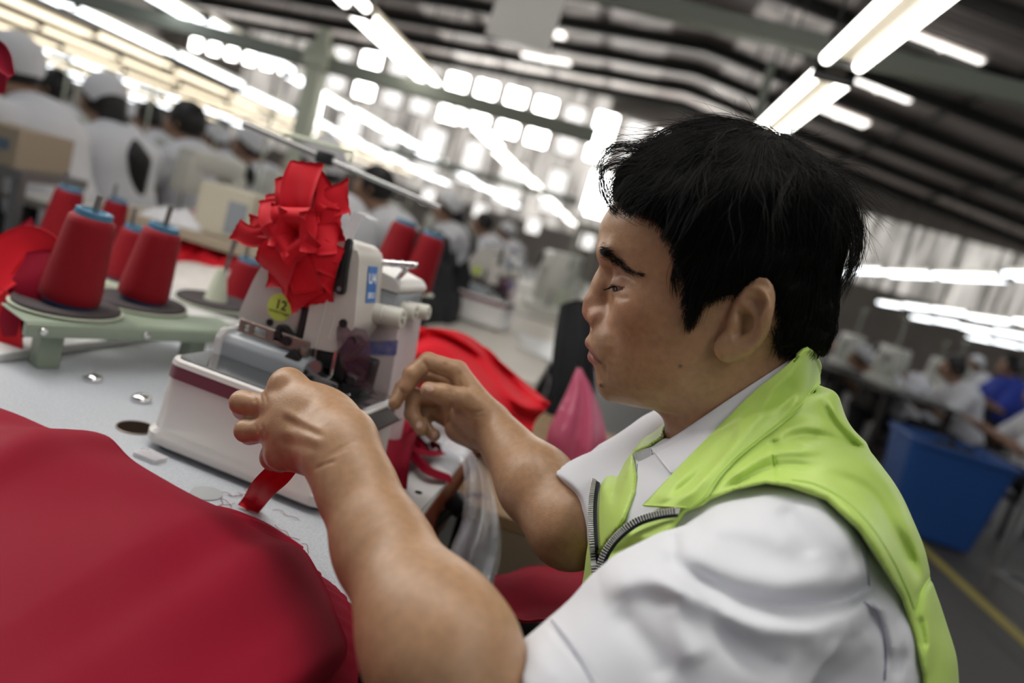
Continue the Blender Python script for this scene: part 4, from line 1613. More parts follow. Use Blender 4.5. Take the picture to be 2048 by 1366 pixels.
def build_machine():
    t = empty('sewing_machine', MO, MRZ, 'white overlock sewing machine with lime 12 sticker, under the hands of the man', 'sewing machine')
    # base
    X0, X1, Y1 = -.232, .016, .165
    base = rings_obj('base', [rr_ring(X0, X1, 0, Y1, .022, .006), rr_ring(X0 - .005, X1 + .005, -.005, Y1 + .005, .026, .010), rr_ring(X0 - .005, X1 + .005, -.005, Y1 + .005, .026, .021),
                              rr_ring(X0, X1, 0, Y1, .024, .027), rr_ring(X0 + .003, X1 - .003, .004, Y1 - .003, .023, .090)], M_MACH, t)
    rings_obj('purple_band', [rr_ring(X0 + .0020, X1 - .002, .003, Y1 - .002, .023, .090), rr_ring(X0 + .003, X1 - .003, .004, Y1 - .003, .023, .1055)], M_PURPLE, t)['label'] = 'dull purple band below the rim'
    rings_obj('rim', [rr_ring(X0 + .0025, X1 - .0025, .0035, Y1 - .0025, .023, .1055), rr_ring(X0 + .004, X1 - .004, .005, Y1 - .004, .022, .111),
                      rr_ring(X0 + .0085, X1 - .0085, .0095, Y1 - .0085, .018, .1125)], M_MACH, t)
    rings_obj('cloth_plate', [rr_ring(X0 + .0095, X1 - .0095, .0105, Y1 - .0095, .017, .1122), rr_ring(X0 + .0105, X1 - .0105, .0115, Y1 - .0105, .016, .1142)], M_STEEL, t)['label'] = 'polished steel plate'
    for x in (X0 + .02, X1 - .02):
        for y in (.02, Y1 - .02):
            bm = bmesh.new(); add_lathe(bm, [(0.0, .0), (.010, .0), (.011, .003), (.009, .007), (0, .007)], (x, y, 0), n=20)
            bm_obj('foot', bm, M_BLACKP, t, auto=40)
    # grey covered bed behind the plate
    bm = bmesh.new()
    add_prism(bm, round_poly([(.072, .112), (.070, .134), (.078, .143), (.150, .150), (.150, .112)], .003, 4), -.206, -.088, lambda c: Vector((c.z, c.x, c.y)), .002, 2)
    cov = bm_obj('bed_cover', bm, M_GREYCOVER, t, auto=35); cov['label'] = 'grey glossy bed cover'
    bm = bmesh.new()
    add_prism(bm, round_poly([(.068, .113), (.066, .136), (.076, .148), (.12, .150), (.12, .113)], .003, 4), -.214, -.205, lambda c: Vector((c.z, c.x, c.y)), .0015, 2)
    bm_obj('end_cap', bm, M_CLEAR, cov, auto=35)['label'] = 'clear end of the bed cover'
    # slotted rail, with real slots
    bm = bmesh.new()
    def slotted(xa, xb, z0, z1, slots):
        cuts = [xa]
        for s0, s1 in slots: cuts += [s0, s1]
        cuts.append(xb)
        for i in range(0, len(cuts), 2):
            add_box(bm, ((cuts[i] + cuts[i + 1]) / 2, .087, (z0 + z1) / 2), (cuts[i + 1] - cuts[i], .004, z1 - z0), None, .0008, 1)
        for s0, s1 in slots:
            for zz in (z0 + .0022, z1 - .0022):
                add_box(bm, ((s0 + s1) / 2, .087, zz), (s1 - s0 + .001, .0039, .0044), None, .0005, 1)
    slotted(-.198, -.096, .1465, .1640, [(-.190, -.183), (-.176, -.158), (-.146, -.122)])
    bm_obj('slotted_rail', bm, M_BRONZE, t)['label'] = 'brown steel rail with long slots'
    # left cover of the head
    lc = prism_xz('left_cover', [(-.213, .158), (-.210, .176), (-.199, .226), (-.175, .270), (-.135, .292), (-.098, .292), (-.098, .164), (-.118, .160)], .100, .170, M_MACH_WARM, t, .004, [.004, .004, .02, .02, .012, .004, .004, .01])
    fx = plane_frame((0, 0, 0), (1, 0, 0), (0, 0, 1))
    def disc(name, c, r, m, parent, th=.0012, n=28):
        bm = bmesh.new(); add_lathe(bm, [(0, 0), (r, 0), (r, -th), (0, -th)], (0, 0, 0), (0, 1, 0), n)
        o = bm_obj(name, bm, m, parent, auto=40); o.location = c
        return o
    st = disc('sticker', (-.1560, .0998, .1905), .0178, M_LIMESTICK, lc, .0004, 40); st['label'] = 'round lime sticker reading 12'
    text_obj('numeral', '12', .017, M_INK, lc, plane_frame((-.1545, .0992, .1935), (1, 0, 0), (0, 0, 1)), bold=True)
    text_obj('small_print', 'standard length', .0048, M_INK, lc, plane_frame((-.1550, .0992, .1845), (1, 0, 0), (0, 0, 1)))
    disc('screw', (-.1640, .0995, .1680), .0045, M_BLACKP, lc, .002)
    bm = bmesh.new()
    add_prism(bm, round_poly([(-.149, .152), (-.147, .172), (-.138, .172), (-.128, .165), (-.116, .164), (-.116, .148), (-.135, .148)], .003, 4), .088, .101, XZ(0), .001, 2)
    add_tube(bm, [(-.140, .087, .161), (-.140, .082, .161)], .005, 16)
    add_tube(bm, [(-.126, .087, .156), (-.126, .082, .156)], .006, 16)
    bm_obj('latch', bm, M_BLACKP, t, auto=35)['label'] = 'black latch beside the front box'
    bm = bmesh.new(); add_box(bm, (-.1165, .098, .182), (.009, .012, .040), None, .001, 2)
    bm_obj('gap_bar', bm, M_BLACKP, t)
    # front box
    fb = prism_xz('front_box', [(-.1080, .1545), (-.060, .1610), (-.0455, .1990), (-.0610, .284), (-.070, .296), (-.1160, .296), (-.1100, .200)], .090, .158, M_MACH_WARM, t, .004, [.003, .005, .006, .01, .008, .008, .02])
    bm = bmesh.new()
    add_box(bm, (-.0890, .0896, .190), (.0016, .0012, .062), Matrix.Rotation(math.radians(1), 3, 'Y'), .0003, 1)
    add_box(bm, (-.0745, .0896, .1895), (.0016, .0012, .028), Matrix.Rotation(math.radians(3), 3, 'Y'), .0003, 1)
    add_box(bm, (-.0655, .0896, .1765), (.0170, .0012, .0016), Matrix.Rotation(math.radians(-8), 3, 'Y'), .0003, 1)
    bm_obj('ridge_lines', bm, M_MACH, fb)
    disc('screw', (-.0600, .0895, .1995), .0052, M_BLACKP, fb, .002)
    # blue label on the right flank
    d = (Vector((-.0610, 0, .284)) - Vector((-.0455, 0, .199))).normalized()
    c = Vector((-.0455, .128, .199)) + d * .052 + Vector((.0009, 0, .0003))
    bm = bmesh.new(); add_box(bm, (0, 0, 0), (.026, .046, .0006), None, .0002, 1)
    lab = bm_obj('flank_label', bm, M_LABELBLUE, fb); lab['label'] = 'blue label with white letters'
    lab.matrix_basis = plane_frame(c, (0, 1, 0), d)
    text_obj('letters', 'U4', .018, M_WHITEINK, lab, Matrix.Translation((0, .007, .0004)), bold=True)
    text_obj('letters', 'SKU', .010, M_WHITEINK, lab, Matrix.Translation((0, -.014, .0004)), bold=True)
    # black lever
    bm = bmesh.new()
    add_prism(bm, round_poly([(-.0790, .2330), (-.0650, .2330), (-.0700, .2700), (-.0720, .3020), (-.0790, .3020), (-.0790, .2700)], .0060, 5), .081, .0885, XZ(0), .0015, 2)
    lev = bm_obj('tension_lever', bm, M_BLACKP, t, auto=35); lev['label'] = 'black lever on the front box'
    disc('screw', (-.0718, .0808, .2400), .0030, M_STEEL_D, lev, .001)
    bm = bmesh.new(); add_tube(bm, [(-.105, .086, .272), (-.072, .086, .282)], .0036, 14)
    bm_obj('pin', bm, M_STEEL, t, smooth=True)
    # clear bent eye guard
    bm = bmesh.new()
    prof = [(-.0930, .2900), (-.0885, .3160), (-.0840, .3330), (-.0740, .3340), (-.0610, .3300)]
    P = catmull(prof, 14)
    vs = []
    for px_, pz in P:
        for yy in (.092, .122): vs.append(bm.verts.new((px_, yy, pz)))
    for i in range(len(P) - 1): bm.faces.new((vs[2 * i], vs[2 * i + 1], vs[2 * i + 3], vs[2 * i + 2]))
    r = bmesh.ops.solidify(bm, geom=list(bm.faces), thickness=.0030)
    bm_obj('eye_guard', bm, M_CLEAR, t, auto=30)['label'] = 'clear bent acrylic guard'
    # chrome handle with pivot
    bm = bmesh.new()
    add_prism(bm, round_poly([(-.088, .240), (-.094, .262), (-.082, .290), (-.070, .288), (-.066, .268), (-.074, .240)], .006, 5), .158, .164, XZ(0), .001, 2)
    add_lathe(bm, [(0, 0), (.0085, 0), (.0085, -.006), (.006, -.007), (0, -.007)], (-.0765, .158, .275), (0, 1, 0), 24)
    bm_obj('pivot_bracket', bm, M_BLACKP, t, auto=35)
    bm = bmesh.new()
    add_tube(bm, catmull([(-.0765, .160, .275), (-.060, .160, .2785), (-.035, .160, .2835), (-.014, .160, .2880)], 12), .0045, 14)
    add_tube(bm, [(-.024, .160, .286), (-.033, .162, .270), (-.044, .165, .250)], .0036, 12)
    for k in range(4): add_lathe(bm, [(0, 0), (.0052, 0), (.0052, .002), (0, .002)], (-.062 + .013 * k, .160, .2783 + .0025 * k), (1, 0, .2), 16)
    bm_obj('handle', bm, M_CHROME, t, smooth=True)['label'] = 'chrome handle bar'
    # rear housing
    bm = bmesh.new(); add_box(bm, (-.070, .205, .2300), (.080, .090, .034), None, .006, 3)
    rh = bm_obj('rear_housing', bm, M_GREYCOVER, t, auto=35)
    bm = bmesh.new()
    add_prism(bm, round_poly([(-.112, .246), (-.112, .262), (-.090, .272), (-.036, .262), (-.028, .254), (-.028, .246)], .005, 5), .158, .252, XZ(0), .003, 3)
    bm_obj('cap', bm, M_MACH, rh, auto=35)['label'] = 'white cap of the rear housing'
    bm = bmesh.new()
    add_prism(bm, [(-.105, .004), (-.105, .2130), (-.022, .2130), (-.016, .150), (-.002, .004)], .172, .248, XZ(0), .004, 3)
    low = bm_obj('rear_column', bm, M_MACH_PINK, t, auto=35)
    bm = bmesh.new()
    add_prism(bm, [(-.062, .150), (-.063, .168), (-.018, .184), (-.0155, .164)], .1708, .1716, XZ(0))
    bm_obj('blue_strip', bm, mat('faded_blue', (.085, .11, .42), .5, var=(90, .8, (.40, .36, .50))), low)['label'] = 'faded blue strip'
    bm = bmesh.new()
    add_prism(bm, round_poly([(-.060, .118), (-.058, .138), (-.042, .141), (-.040, .124), (-.052, .121)], .004, 4), .1708, .1716, XZ(0))
    add_prism(bm, round_poly([(-.066, .098), (-.062, .112), (-.050, .108), (-.048, .094)], .004, 4), .1708, .1716, XZ(0))
    bm_obj('red_smear', bm, mat('red_smear', (.62, .13, .15), .5), low)
    for (y, z, x0, s, nm) in ((.150, .2125, -.056, 1.0, 'M'), (.186, .2195, -.050, .9, 'M'), (.205, .2230, -.034, .78, 'M')):
        bm = bmesh.new()
        pr = [(0, 0), (.0128, 0), (.0135, .004), (.0135, .020), (.0124, .021), (.0124, .0225), (.0138, .0235), (.0138, .042), (.0122, .046), (.0070, .0462), (.0070, .042), (.004, .042), (.004, .049), (0, .049)]
        add_lathe(bm, [(a * s, b * s) for a, b in pr], (x0, y, z), (1, 0, .10), 32)
        bm_obj('tension_knob', bm, M_CREAMW, t, auto=35)['label'] = 'cream tension knob on the right flank'
    # needle mechanism below the front box
    mech = bm_parts(t)
    # smoky guard
    P = catmull([(-.060, .088, .198), (-.050, .080, .180), (-.040, .079, .155), (-.030, .086, .135), (-.024, .095, .122)], 16)
    G = np.array([[p + np.array([dx * (1 + .2 * math.sin(i * .4)), abs(dx) * .5, 0]) for dx in np.linspace(-.010, .026, 8)] for i, p in enumerate(P)])
    bm = bmesh.new()
    vv = [[bm.verts.new(p) for p in r] for r in G]
    for i in range(15):
        for j in range(7): bm.faces.new((vv[i][j], vv[i][j + 1], vv[i + 1][j + 1], vv[i + 1][j]))
    bmesh.ops.solidify(bm, geom=list(bm.faces), thickness=.0022)
    bm_obj('finger_guard', bm, M_GUARD, t, auto=40)['label'] = 'smoky purple guard before the needles'
    # folded steel chute at the right end
    bm = bmesh.new()
    prof = [(-.020, .116), (.004, .1140), (.022, .1040), (.034, .0990), (.036, .1030)]
    vs = []
    for a, z in prof:
        for yy in (.040, .118): vs.append(bm.verts.new((a, yy, z)))
    for i in range(len(prof) - 1): bm.faces.new((vs[2 * i], vs[2 * i + 1], vs[2 * i + 3], vs[2 * i + 2]))
    bmesh.ops.solidify(bm, geom=list(bm.faces), thickness=.0022)
    bm_obj('chute', bm, M_STEEL_D, t, auto=25)['label'] = 'dull steel chip chute'
    return t


M_CREAMW = mat('cream_plastic', (.60, .58, .52), .4)


def bm_parts(t):
    def part(name, fn, m, label=None):
        bm = bmesh.new(); fn(bm)
        o = bm_obj(name, bm, m, t, auto=40)
        if label: o['label'] = label
        return o
    part('needle_bar', lambda b: (add_tube(b, [(-.0640, .098, .165), (-.0630, .098, .118)], .0032, 16), add_tube(b, [(-.0630, .098, .119), (-.0628, .098, .112)], .0046, 16)), M_CHROME, 'chrome needle bar')
    part('presser_bar', lambda b: (add_tube(b, [(-.0930, .100, .160), (-.0900, .100, .1330)], .0050, 18), add_tube(b, [(-.0820, .102, .160), (-.0800, .102, .130)], .0030, 14)), M_STEEL_D)
    def head(b):
        add_box(b, (-.0760, .104, .146), (.034, .016, .020), None, .002, 2)
        add_box(b, (-.0560, .128, .136), (.070, .024, .046), None, .003, 2)  # black block added to fill the gap behind with dark
        add_box(b, (-.0560, .108, .140), (.020, .020, .030), None, .002, 2)
        add_box(b, (-.0400, .112, .134), (.022, .022, .030), Matrix.Rotation(math.radians(18), 3, 'Y'), .003, 2)
        add_box(b, (-.0470, .106, .170), (.018, .026, .030), Matrix.Rotation(math.radians(25), 3, 'Y'), .003, 2)
        add_box(b, (-.0300, .104, .121), (.026, .030, .014), None, .002, 2)
        add_tube(b, [(-.0420, .094, .182), (-.0420, .086, .182)], .0060, 20)
        add_tube(b, [(-.0300, .092, .135), (-.0300, .084, .135)], .0052, 20)
    part('needle_clamp', head, M_BLACKP, 'black clamp and linkage behind the needles, with dark filler block')
    def foot(b):
        add_prism(b, round_poly([(-.1040, .118), (-.1000, .134), (-.0880, .140), (-.0720, .132), (-.0500, .126), (-.0380, .118), (-.0360, .1120), (-.0920, .1120)], .003, 4), .076, .094, XZ(0), .001, 2)
        add_lathe(b, [(.0038, 0), (.0080, 0), (.0080, .004), (.0038, .004)], (-.0745, .074, .140), (0, 1, 0), 26)
    part('presser_foot', foot, M_STEEL_D, 'steel presser foot with screws')
    def loop(b):
        add_tube(b, [(-.062, .072, .1295), (-.040, .072, .1290), (-.0390, .072, .1180), (-.060, .072, .1165)], .0014, 8)
        add_tube(b, [(-.0500, .074, .112), (-.0350, .070, .1160), (-.0200, .070, .1230)], .0013, 8)
    part('thread_guide', loop, M_STEEL, 'bent wire thread guide')
    def dots(b):
        for x, z in ((-.0890, .1290), (-.0790, .1235), (-.0975, .1215), (-.0700, .1180), (-.0860, .1160)):
            add_lathe(b, [(0, 0), (.0034, 0), (.0034, -.003), (.0012, -.0034), (0, -.0022)], (x, .076, z), (0, 1, 0), 18)
    part('foot_screws', dots, M_BLACKP)
    def hook(b):
        add_box(b, (-.1080, .078, .1405), (.018, .008, .016), Matrix.Rotation(math.radians(35), 3, 'Y'), .002, 2)
        add_tube(b, [(-.1010, .074, .1340), (-.1280, .074, .1335)], .0022, 10)
        add_tube(b, [(-.1120, .078, .1480), (-.1000, .078, .1350)], .0042, 12)
    part('thread_hook', hook, M_BLACKP, 'black hooked thread guide')
    part('plate_bracket', lambda b: (add_box(b, (-.0990, .084, .1500), (.010, .006, .012), None, .001, 2), add_tube(b, [(-.097, .082, .150), (-.097, .078, .150)], .0030, 14)), M_BRONZE)
    part('needle_plate', lambda b: add_box(b, (-.0450, .085, .1130), (.100, .060, .004), None, .001, 2), M_STEEL, 'steel needle plate')
    return t


# ------------------------------------------------------------------ scrap bundle
def ribbon(pts, width, up, curl=0.0, zig=0, nl=16, nw=6, seed=0):
    """strip of cloth along pts (n,3) with a width vector"""
    P = catmull(pts, nl)
    tan = np.gradient(P, axis=0); tan /= np.linalg.norm(tan, axis=1)[:, None] + 1e-9
    up = np.asarray(up, float)
    W = np.cross(tan, up); W /= np.linalg.norm(W, axis=1)[:, None] + 1e-9
    Nn = np.cross(W, tan)
    s = np.linspace(-.5, .5, nw)
    wid = np.broadcast_to(np.asarray(width, float), (nl,)) if np.ndim(width) == 0 else np.interp(np.linspace(0, 1, nl), np.linspace(0, 1, len(width)), width)
    G = P[:, None] + W[:, None] * (s[None, :, None] * wid[:, None, None]) + Nn[:, None] * ((s[None, :, None] ** 2 - .08) * curl * wid[:, None, None])
    if zig:
        G[-1] += tan[-1] * (.004 * np.where(np.arange(nw) % 2 == 0, 1, -1))[:, None]
    return G


def sheet_w(name, G, thick, m, parent=None, mode=None):
    """grid in world / parent coordinates -> thick cloth object"""
    nr, nc = G.shape[:2]
    P = G.reshape(-1, 3)
    du = np.gradient(G, axis=0).reshape(-1, 3); dv = np.gradient(G, axis=1).reshape(-1, 3)
    n = np.cross(du, dv); n /= np.linalg.norm(n, axis=1)[:, None] + 1e-12
    B = P - n * thick
    N = nr * nc
    F = [tuple(f) for f in grid_faces(nr, nc)]
    F2 = [tuple(i + N for i in f[::-1]) for f in F]
    rim = [i for i in range(nc)] + [i * nc + nc - 1 for i in range(1, nr)] + [(nr - 1) * nc + j for j in range(nc - 2, -1, -1)] + [i * nc for i in range(nr - 2, 0, -1)]
    R = [(b, b + N, a + N, a) for a, b in zip(rim, rim[1:] + rim[:1])]
    o = mesh_obj(name, np.vstack([P, B]), F + F2 + R, m, parent)
    return o


def build_scrap_bundle():
    c = Vector(MO) + Matrix.Rotation(MRZ, 3, 'Z') @ Vector((-.136, .082, .291))
    t = empty('scrap_bundle', c, MRZ, 'ruffled bundle of bright red cloth scraps hung on the front of the machine', 'fabric scraps')
    r = np.random.default_rng(12)
    # (direction in x,z degrees, length, width, forward tilt, start radius)
    # direction (degrees), length, width, forward bow, depth layer
    spec = [(96, .078, .042, .020, 0), (118, .068, .052, .016, 1), (76, .062, .040, .014, 1), (56, .068, .034, .014, 2), (32, .048, .036, .016, 1), (136, .054, .040, .018, 2), (66, .058, .046, .020, 3),
            (193, .084, .024, .012, 0), (183, .066, .022, .018, 1), (203, .060, .034, .020, 2), (158, .048, .036, .022, 0), (168, .040, .036, .026, 1),
            (-96, .060, .050, .026, 0), (-68, .066, .036, .022, 0), (-40, .062, .032, .016, 0), (-18, .056, .036, .020, 1), (5, .046, .034, .022, 0), (-120, .058, .044, .020, 1),
            (-74, .078, .046, .012, 2), (-78, .084, .044, .009, 3), (-72, .090, .042, .006, 4), (-104, .064, .042, .012, 2), (-106, .068, .042, .008, 3), (-124, .056, .036, .010, 3), (-62, .080, .034, .010, 2),
            (-76, .096, .038, .004, 5), (-134, .052, .034, .010, 4), (-50, .070, .034, .012, 3)]
    for i, (a, L, w, bow, ly) in enumerate(spec):
        aa = math.radians(a + r.normal() * 3)
        d = np.array([math.cos(aa), 0, math.sin(aa)])
        f = np.array([0, -1.0, 0])
        back = -f * (.0045 * ly)
        p0 = back * .4 + np.array([r.normal() * .003, 0, r.normal() * .003])
        p1 = d * L * .30 + f * bow * 1.0 + back
        p2 = d * L * .68 + f * bow * (.75 + .3 * r.random()) + back
        p3 = d * L + f * bow * (.15 + .5 * r.random()) + back
        side = np.cross(d, f)
        p2 = p2 + side * r.normal() * .003; p3 = p3 + side * r.normal() * .005
        nw = 9
        G = ribbon([p0, p1, p2, p3], [w * .42, w * .85, w, w * (.96 + .1 * r.random())], f, curl=r.uniform(-.16, .16), nl=18, nw=nw)
        k = np.linspace(-1, 1, nw)[None]
        tt = np.linspace(0, 1, 18)[:, None]
        G[..., 1] += .0020 * np.sin(k * 2.0 + r.uniform(0, 6)) * tt + .0022 * np.sin(k * 4.5 + tt * 4 + r.uniform(0, 6)) * (1 - tt)
        G[-1] += d * (np.linspace(-1, 1, nw) * r.normal() * .004 + .0010 * (np.arange(nw) % 2))[:, None]
        sheet_w('fabric_strip', G, .0009, M_RED, t)
    t.scale = (1.08, 1.08, 1.08)
    # short folds gathered round the middle
    for i in range(5):
        aa = math.radians((20, 100, 170, 235, 310)[i] + r.uniform(-10, 10))
        d = np.array([math.cos(aa), 0, math.sin(aa)])
        L = r.uniform(.022, .032)
        p0 = np.array([0, -.008, 0]); p1 = p0 + d * L * .5 + np.array([0, -.022, 0]); p2 = p0 + d * L + np.array([0, -.017, 0]); p3 = p0 + d * L * .95 + np.array([0, -.004, 0])
        G = ribbon([p0, p1, p2, p3], [.022, .040, .046, .042], (0, -1, 0), curl=.10, nl=16, nw=7)
        sheet_w('fabric_strip', G, .0009, M_RED, t)
    return t
# ------------------------------------------------------------------ table and what lies on it
def build_table():
    EX = -.135
    t = empty('sewing_table', (-.55, .8, 0), 0, 'grey speckled sewing table with red-brown wooden edge under the white overlock machine', 'table')
    o = Vector(t.location)
    x0, y0, y1 = -1.02, -.55, 1.50
    # solid top
    bm = bmesh.new()
    add_box(bm, ((x0 + EX) / 2 - o.x, (y0 + y1) / 2 - o.y, .756), (EX - x0, y1 - y0, .008), None, .0015, 1)
    bm_obj('tabletop', bm, M_TABLE, t)
    bm = bmesh.new()
    add_box(bm, (EX - .014 - o.x, (y0 + y1) / 2 - o.y, .6965), (.030, y1 - y0, .110), None, .003, 2)
    add_box(bm, ((x0 + EX) / 2 - o.x, (y0 + y1) / 2 - o.y, .738), (EX - x0 - .02, y1 - y0, .027), None, .002, 1)
    bm_obj('wood_edge', bm, M_WOOD, t)['label'] = 'red-brown varnished wooden edge'
    bm = bmesh.new()
    add_box(bm, (EX - .0022 - o.x, (y0 + y1) / 2 - o.y, .7555), (.005, y1 - y0, .0075), None, .001, 1)
    bm_obj('edge_band', bm, M_WHITELAM, t)
    for x in (x0 + .1, EX - .12):
        for y in (y0 + .1, y1 - .15):
            bm = bmesh.new(); add_box(bm, (x - o.x, y - o.y, .362), (.04, .04, .724), None, .004, 1)
            bm_obj('leg', bm, M_STEEL_D, t)
    bm = bmesh.new()
    p = on_z(272, 856, TABLE_Z)
    add_lathe(bm, [(.0, 0), (.021, 0), (.021, .0009), (.0, .0009)], (p[0] - o.x, p[1] - o.y, .7600), n=36)  # flat disc on the solid top; the hole's shade is its colour
    ho = bm_obj('cable_hole', bm, M_HOLE_SHADE, t, auto=40); ho['label'] = 'dark oval hole in the top'
    bm = bmesh.new()
    add_tube(bm, [(p[0] - o.x + .0220 * math.cos(2 * PI * k / 40), p[1] - o.y + .0220 * math.sin(2 * PI * k / 40), .7606) for k in range(41)], .0011, 8, cap=False)
    bm_obj('hole_rim', bm, M_BRONZE, ho, auto=40)
    p = on_z(413, 988, TABLE_Z)
    bm = bmesh.new()
    add_lathe(bm, [(0, 0), (.0165, 0), (.0165, .0012), (.0150, .0016), (0, .0016)], (p[0] - o.x, p[1] - o.y, .7600), n=36)
    bm_obj('inset_disc', bm, mat('grey_disc', (.36, .375, .38), .35), t, auto=40)['label'] = 'flush grey disc in the top'
    return t


def place(name, bm, loc, m, label, cat, group=None, auto=40, smooth=False):
    o = bm_obj(name, bm, m, None, smooth=smooth, auto=auto)
    o.location = loc
    return tag(o, label, cat, group)


def build_table_things():
    for (x, y, l) in ((185, 761, 'chrome cap on the grey table below the thread cone stand'), (282, 802, 'chrome cap on the grey table close to the dark oval hole')):
        p = on_z(x, y, TABLE_Z)
        bm = bmesh.new()
        add_lathe(bm, [(0, 0), (.013, 0), (.014, .002), (.012, .007), (.006, .010), (0, .0105)], n=28)
        place('bolt_cap', bm, (p[0], p[1], TABLE_Z + .0002), M_CHROME, l, 'bolt', 'chrome caps on the table', smooth=True, auto=None)
    # clear plastic foot plate beside the base
    p = on_z(305, 918, TABLE_Z)
    bm = bmesh.new()
    add_prism(bm, round_poly([(-.020, -.010), (.012, -.014), (.016, .006), (-.016, .012)], .004, 4), 0, .006, None, .001, 2)
    place('plastic_clip', bm, (p[0], p[1], TABLE_Z), M_CLEAR, 'small clear plastic clip at the left front corner of the white machine base', 'clip')
    # white plate with a hole, by the table edge
    c = [on_z(x, y, TABLE_Z) for x, y in ((792, 985), (850, 915), (905, 955), (826, 1040))]
    z0 = TABLE_Z + .0008
    o = np.mean(c, axis=0)
    bm = bmesh.new()
    add_prism(bm, round_poly([(q[0] - o[0], q[1] - o[1]) for q in c][::-1], .006, 4), 0, .003, None, .0006, 1)
    pl_ = place('metal_plate', bm, (o[0], o[1], z0), M_WHITELAM, 'white plate with one dark hole at the table edge under the red trimmings', 'plate')
    h = on_z(837, 985, z0 + .003)
    bm = bmesh.new(); add_lathe(bm, [(0, 0), (.0052, 0), (.0052, .0006), (0, .0006)], (h[0] - o[0], h[1] - o[1], .0028), n=24)  # flat dark disc, colour stands for the shade in the hole
    bm_obj('hole', bm, M_HOLE_SHADE, pl_, auto=40)
    # red trimmings by the table edge
    r = np.random.default_rng(4)
    base = on_z(805, 905, TABLE_Z)
    t = empty('fabric_trimmings', (base[0], base[1], TABLE_Z), 0, 'crumpled dark red trimmings on the table between the machine and the plastic bag', 'fabric scraps')
    strips = [([(772, 985), (778, 930), (800, 870), (832, 838)], .050, .030), ([(765, 905), (790, 860), (815, 840), (830, 850)], .040, .034), ([(770, 850), (800, 870), (840, 905), (872, 905)], .034, .018),
              ([(800, 905), (830, 915), (860, 945), (898, 960)], .020, .012), ([(840, 840), (862, 870), (872, 905)], .022, .026)]
    for i, (pts, w, hgt) in enumerate(strips):
        P = [on_z(x, y, TABLE_Z + .002 + hgt * math.sin(PI * k / (len(pts) - 1)) + .004) - np.array(t.location) for k, (x, y) in enumerate(pts)]
        G = ribbon(P, w, (0, 0, 1), curl=r.uniform(-.6, .6), nl=22, nw=9)
        G[..., 2] = np.maximum(G[..., 2] + .004 * np.sin(np.arange(9)[None] * 1.1 + i) + .003, .0022)
        sheet_w('fabric_strip', G, .0008, M_CRIMSON, t)
    # lint threads
    # big crimson cloth in the lower left
    build_big_cloth()
    build_tape()
    build_bag()


def build_big_cloth():
    """a heap of cloth at the near end of the table; the far rim lies on the table, the near part hangs over the edge"""
    far = [(-150, 770, .768), (0, 820, .785), (55, 842, .792), (110, 864, .796), (170, 868, .802), (215, 876, .806), (262, 921, .790), (330, 962, .780), (400, 1000, .777), (480, 1038, .776),
           (555, 1078, .778), (600, 1098, .784), (630, 1140, .786), (655, 1186, .788), (672, 1235, .790), (690, 1290, .786), (680, 1330, .780), (640, 1380, .775)]
    F = catmull([on_z(x, y, z) for x, y, z in far], 140)
    o = np.array([-.35, .35, TABLE_Z])
    near = np.array([-.22, -.30, .79])
    nr = 90
    G = np.zeros((nr, 140, 3))
    for j in range(140):
        p = F[j]
        for i in range(nr):
            s = i / (nr - 1)
            q = p * (1 - s) + near * s
            # cross section: short rise from the rim to a soft plateau
            lift = (.050 - .026 * min(max((j - 85) / 40, 0), 1)) * (1 - math.exp(-s * 9)) + .02 * math.sin(PI * s)
            q = q.copy(); q[2] = max(q[2] * (1 - s) + s * .79, .766) + lift * (1 - .15 * s)
            G[i, j] = q
    x, y = G[..., 0], G[..., 1]
    P2 = np.stack([x.ravel(), y.ravel()], 1)
    n = (vnoise(P2, .20, 2) * .009 + vnoise(P2, .10, 6) * .0022).reshape(nr, 140)
    fade = np.clip(np.linspace(0, 1, nr) * 8, 0, 1)[:, None]
    G[..., 2] += n * fade
    # radial folds running in from the rim
    ang = np.linspace(0, 1, 140)[None]
    G[..., 2] += .0018 * np.sin(ang * 26 + 2 * np.sin(ang * 9)) * np.exp(-((np.linspace(0, 1, nr)[:, None] - .12) / .12) ** 2)
    t = sheet_w('crimson_cloth', G[::-1] - o, .0016, M_CRIMSON)
    t.location = o
    tag(t, 'large crimson cloth heaped over the near end of the grey table', 'cloth')
    # second layer peeping out at the right
    lay = [(560, 1072, .764), (600, 1092, .766), (606, 1105, .766), (640, 1150, .766), (672, 1180, .766), (700, 1210, .768), (716, 1260, .766), (722, 1310, .760), (715, 1366, .752), (705, 1420, .740)]
    R1 = catmull([on_z(x_, y_, z) for x_, y_, z in lay], 70)
    R1[:, :2] += .0025 * np.stack([vnoise(R1, .012, 3), vnoise(R1, .010, 4)], 1)
    R2 = R1 + np.array([-.09, -.05, .022]); R2[:, 2] = np.maximum(R2[:, 2], .785)
    G = np.stack([R1 * (1 - s) + R2 * s + np.array([0, 0, .012 * math.sin(PI * s)]) for s in np.linspace(0, 1, 14)])
    o2 = np.array([-.16, .48, TABLE_Z])
    l2 = sheet_w('crimson_cloth', G[::-1] - o2, .0012, M_CRIMSON)
    l2.location = o2
    tag(l2, 'frayed darker layer of crimson cloth peeping out under the big heap at the table edge', 'cloth')


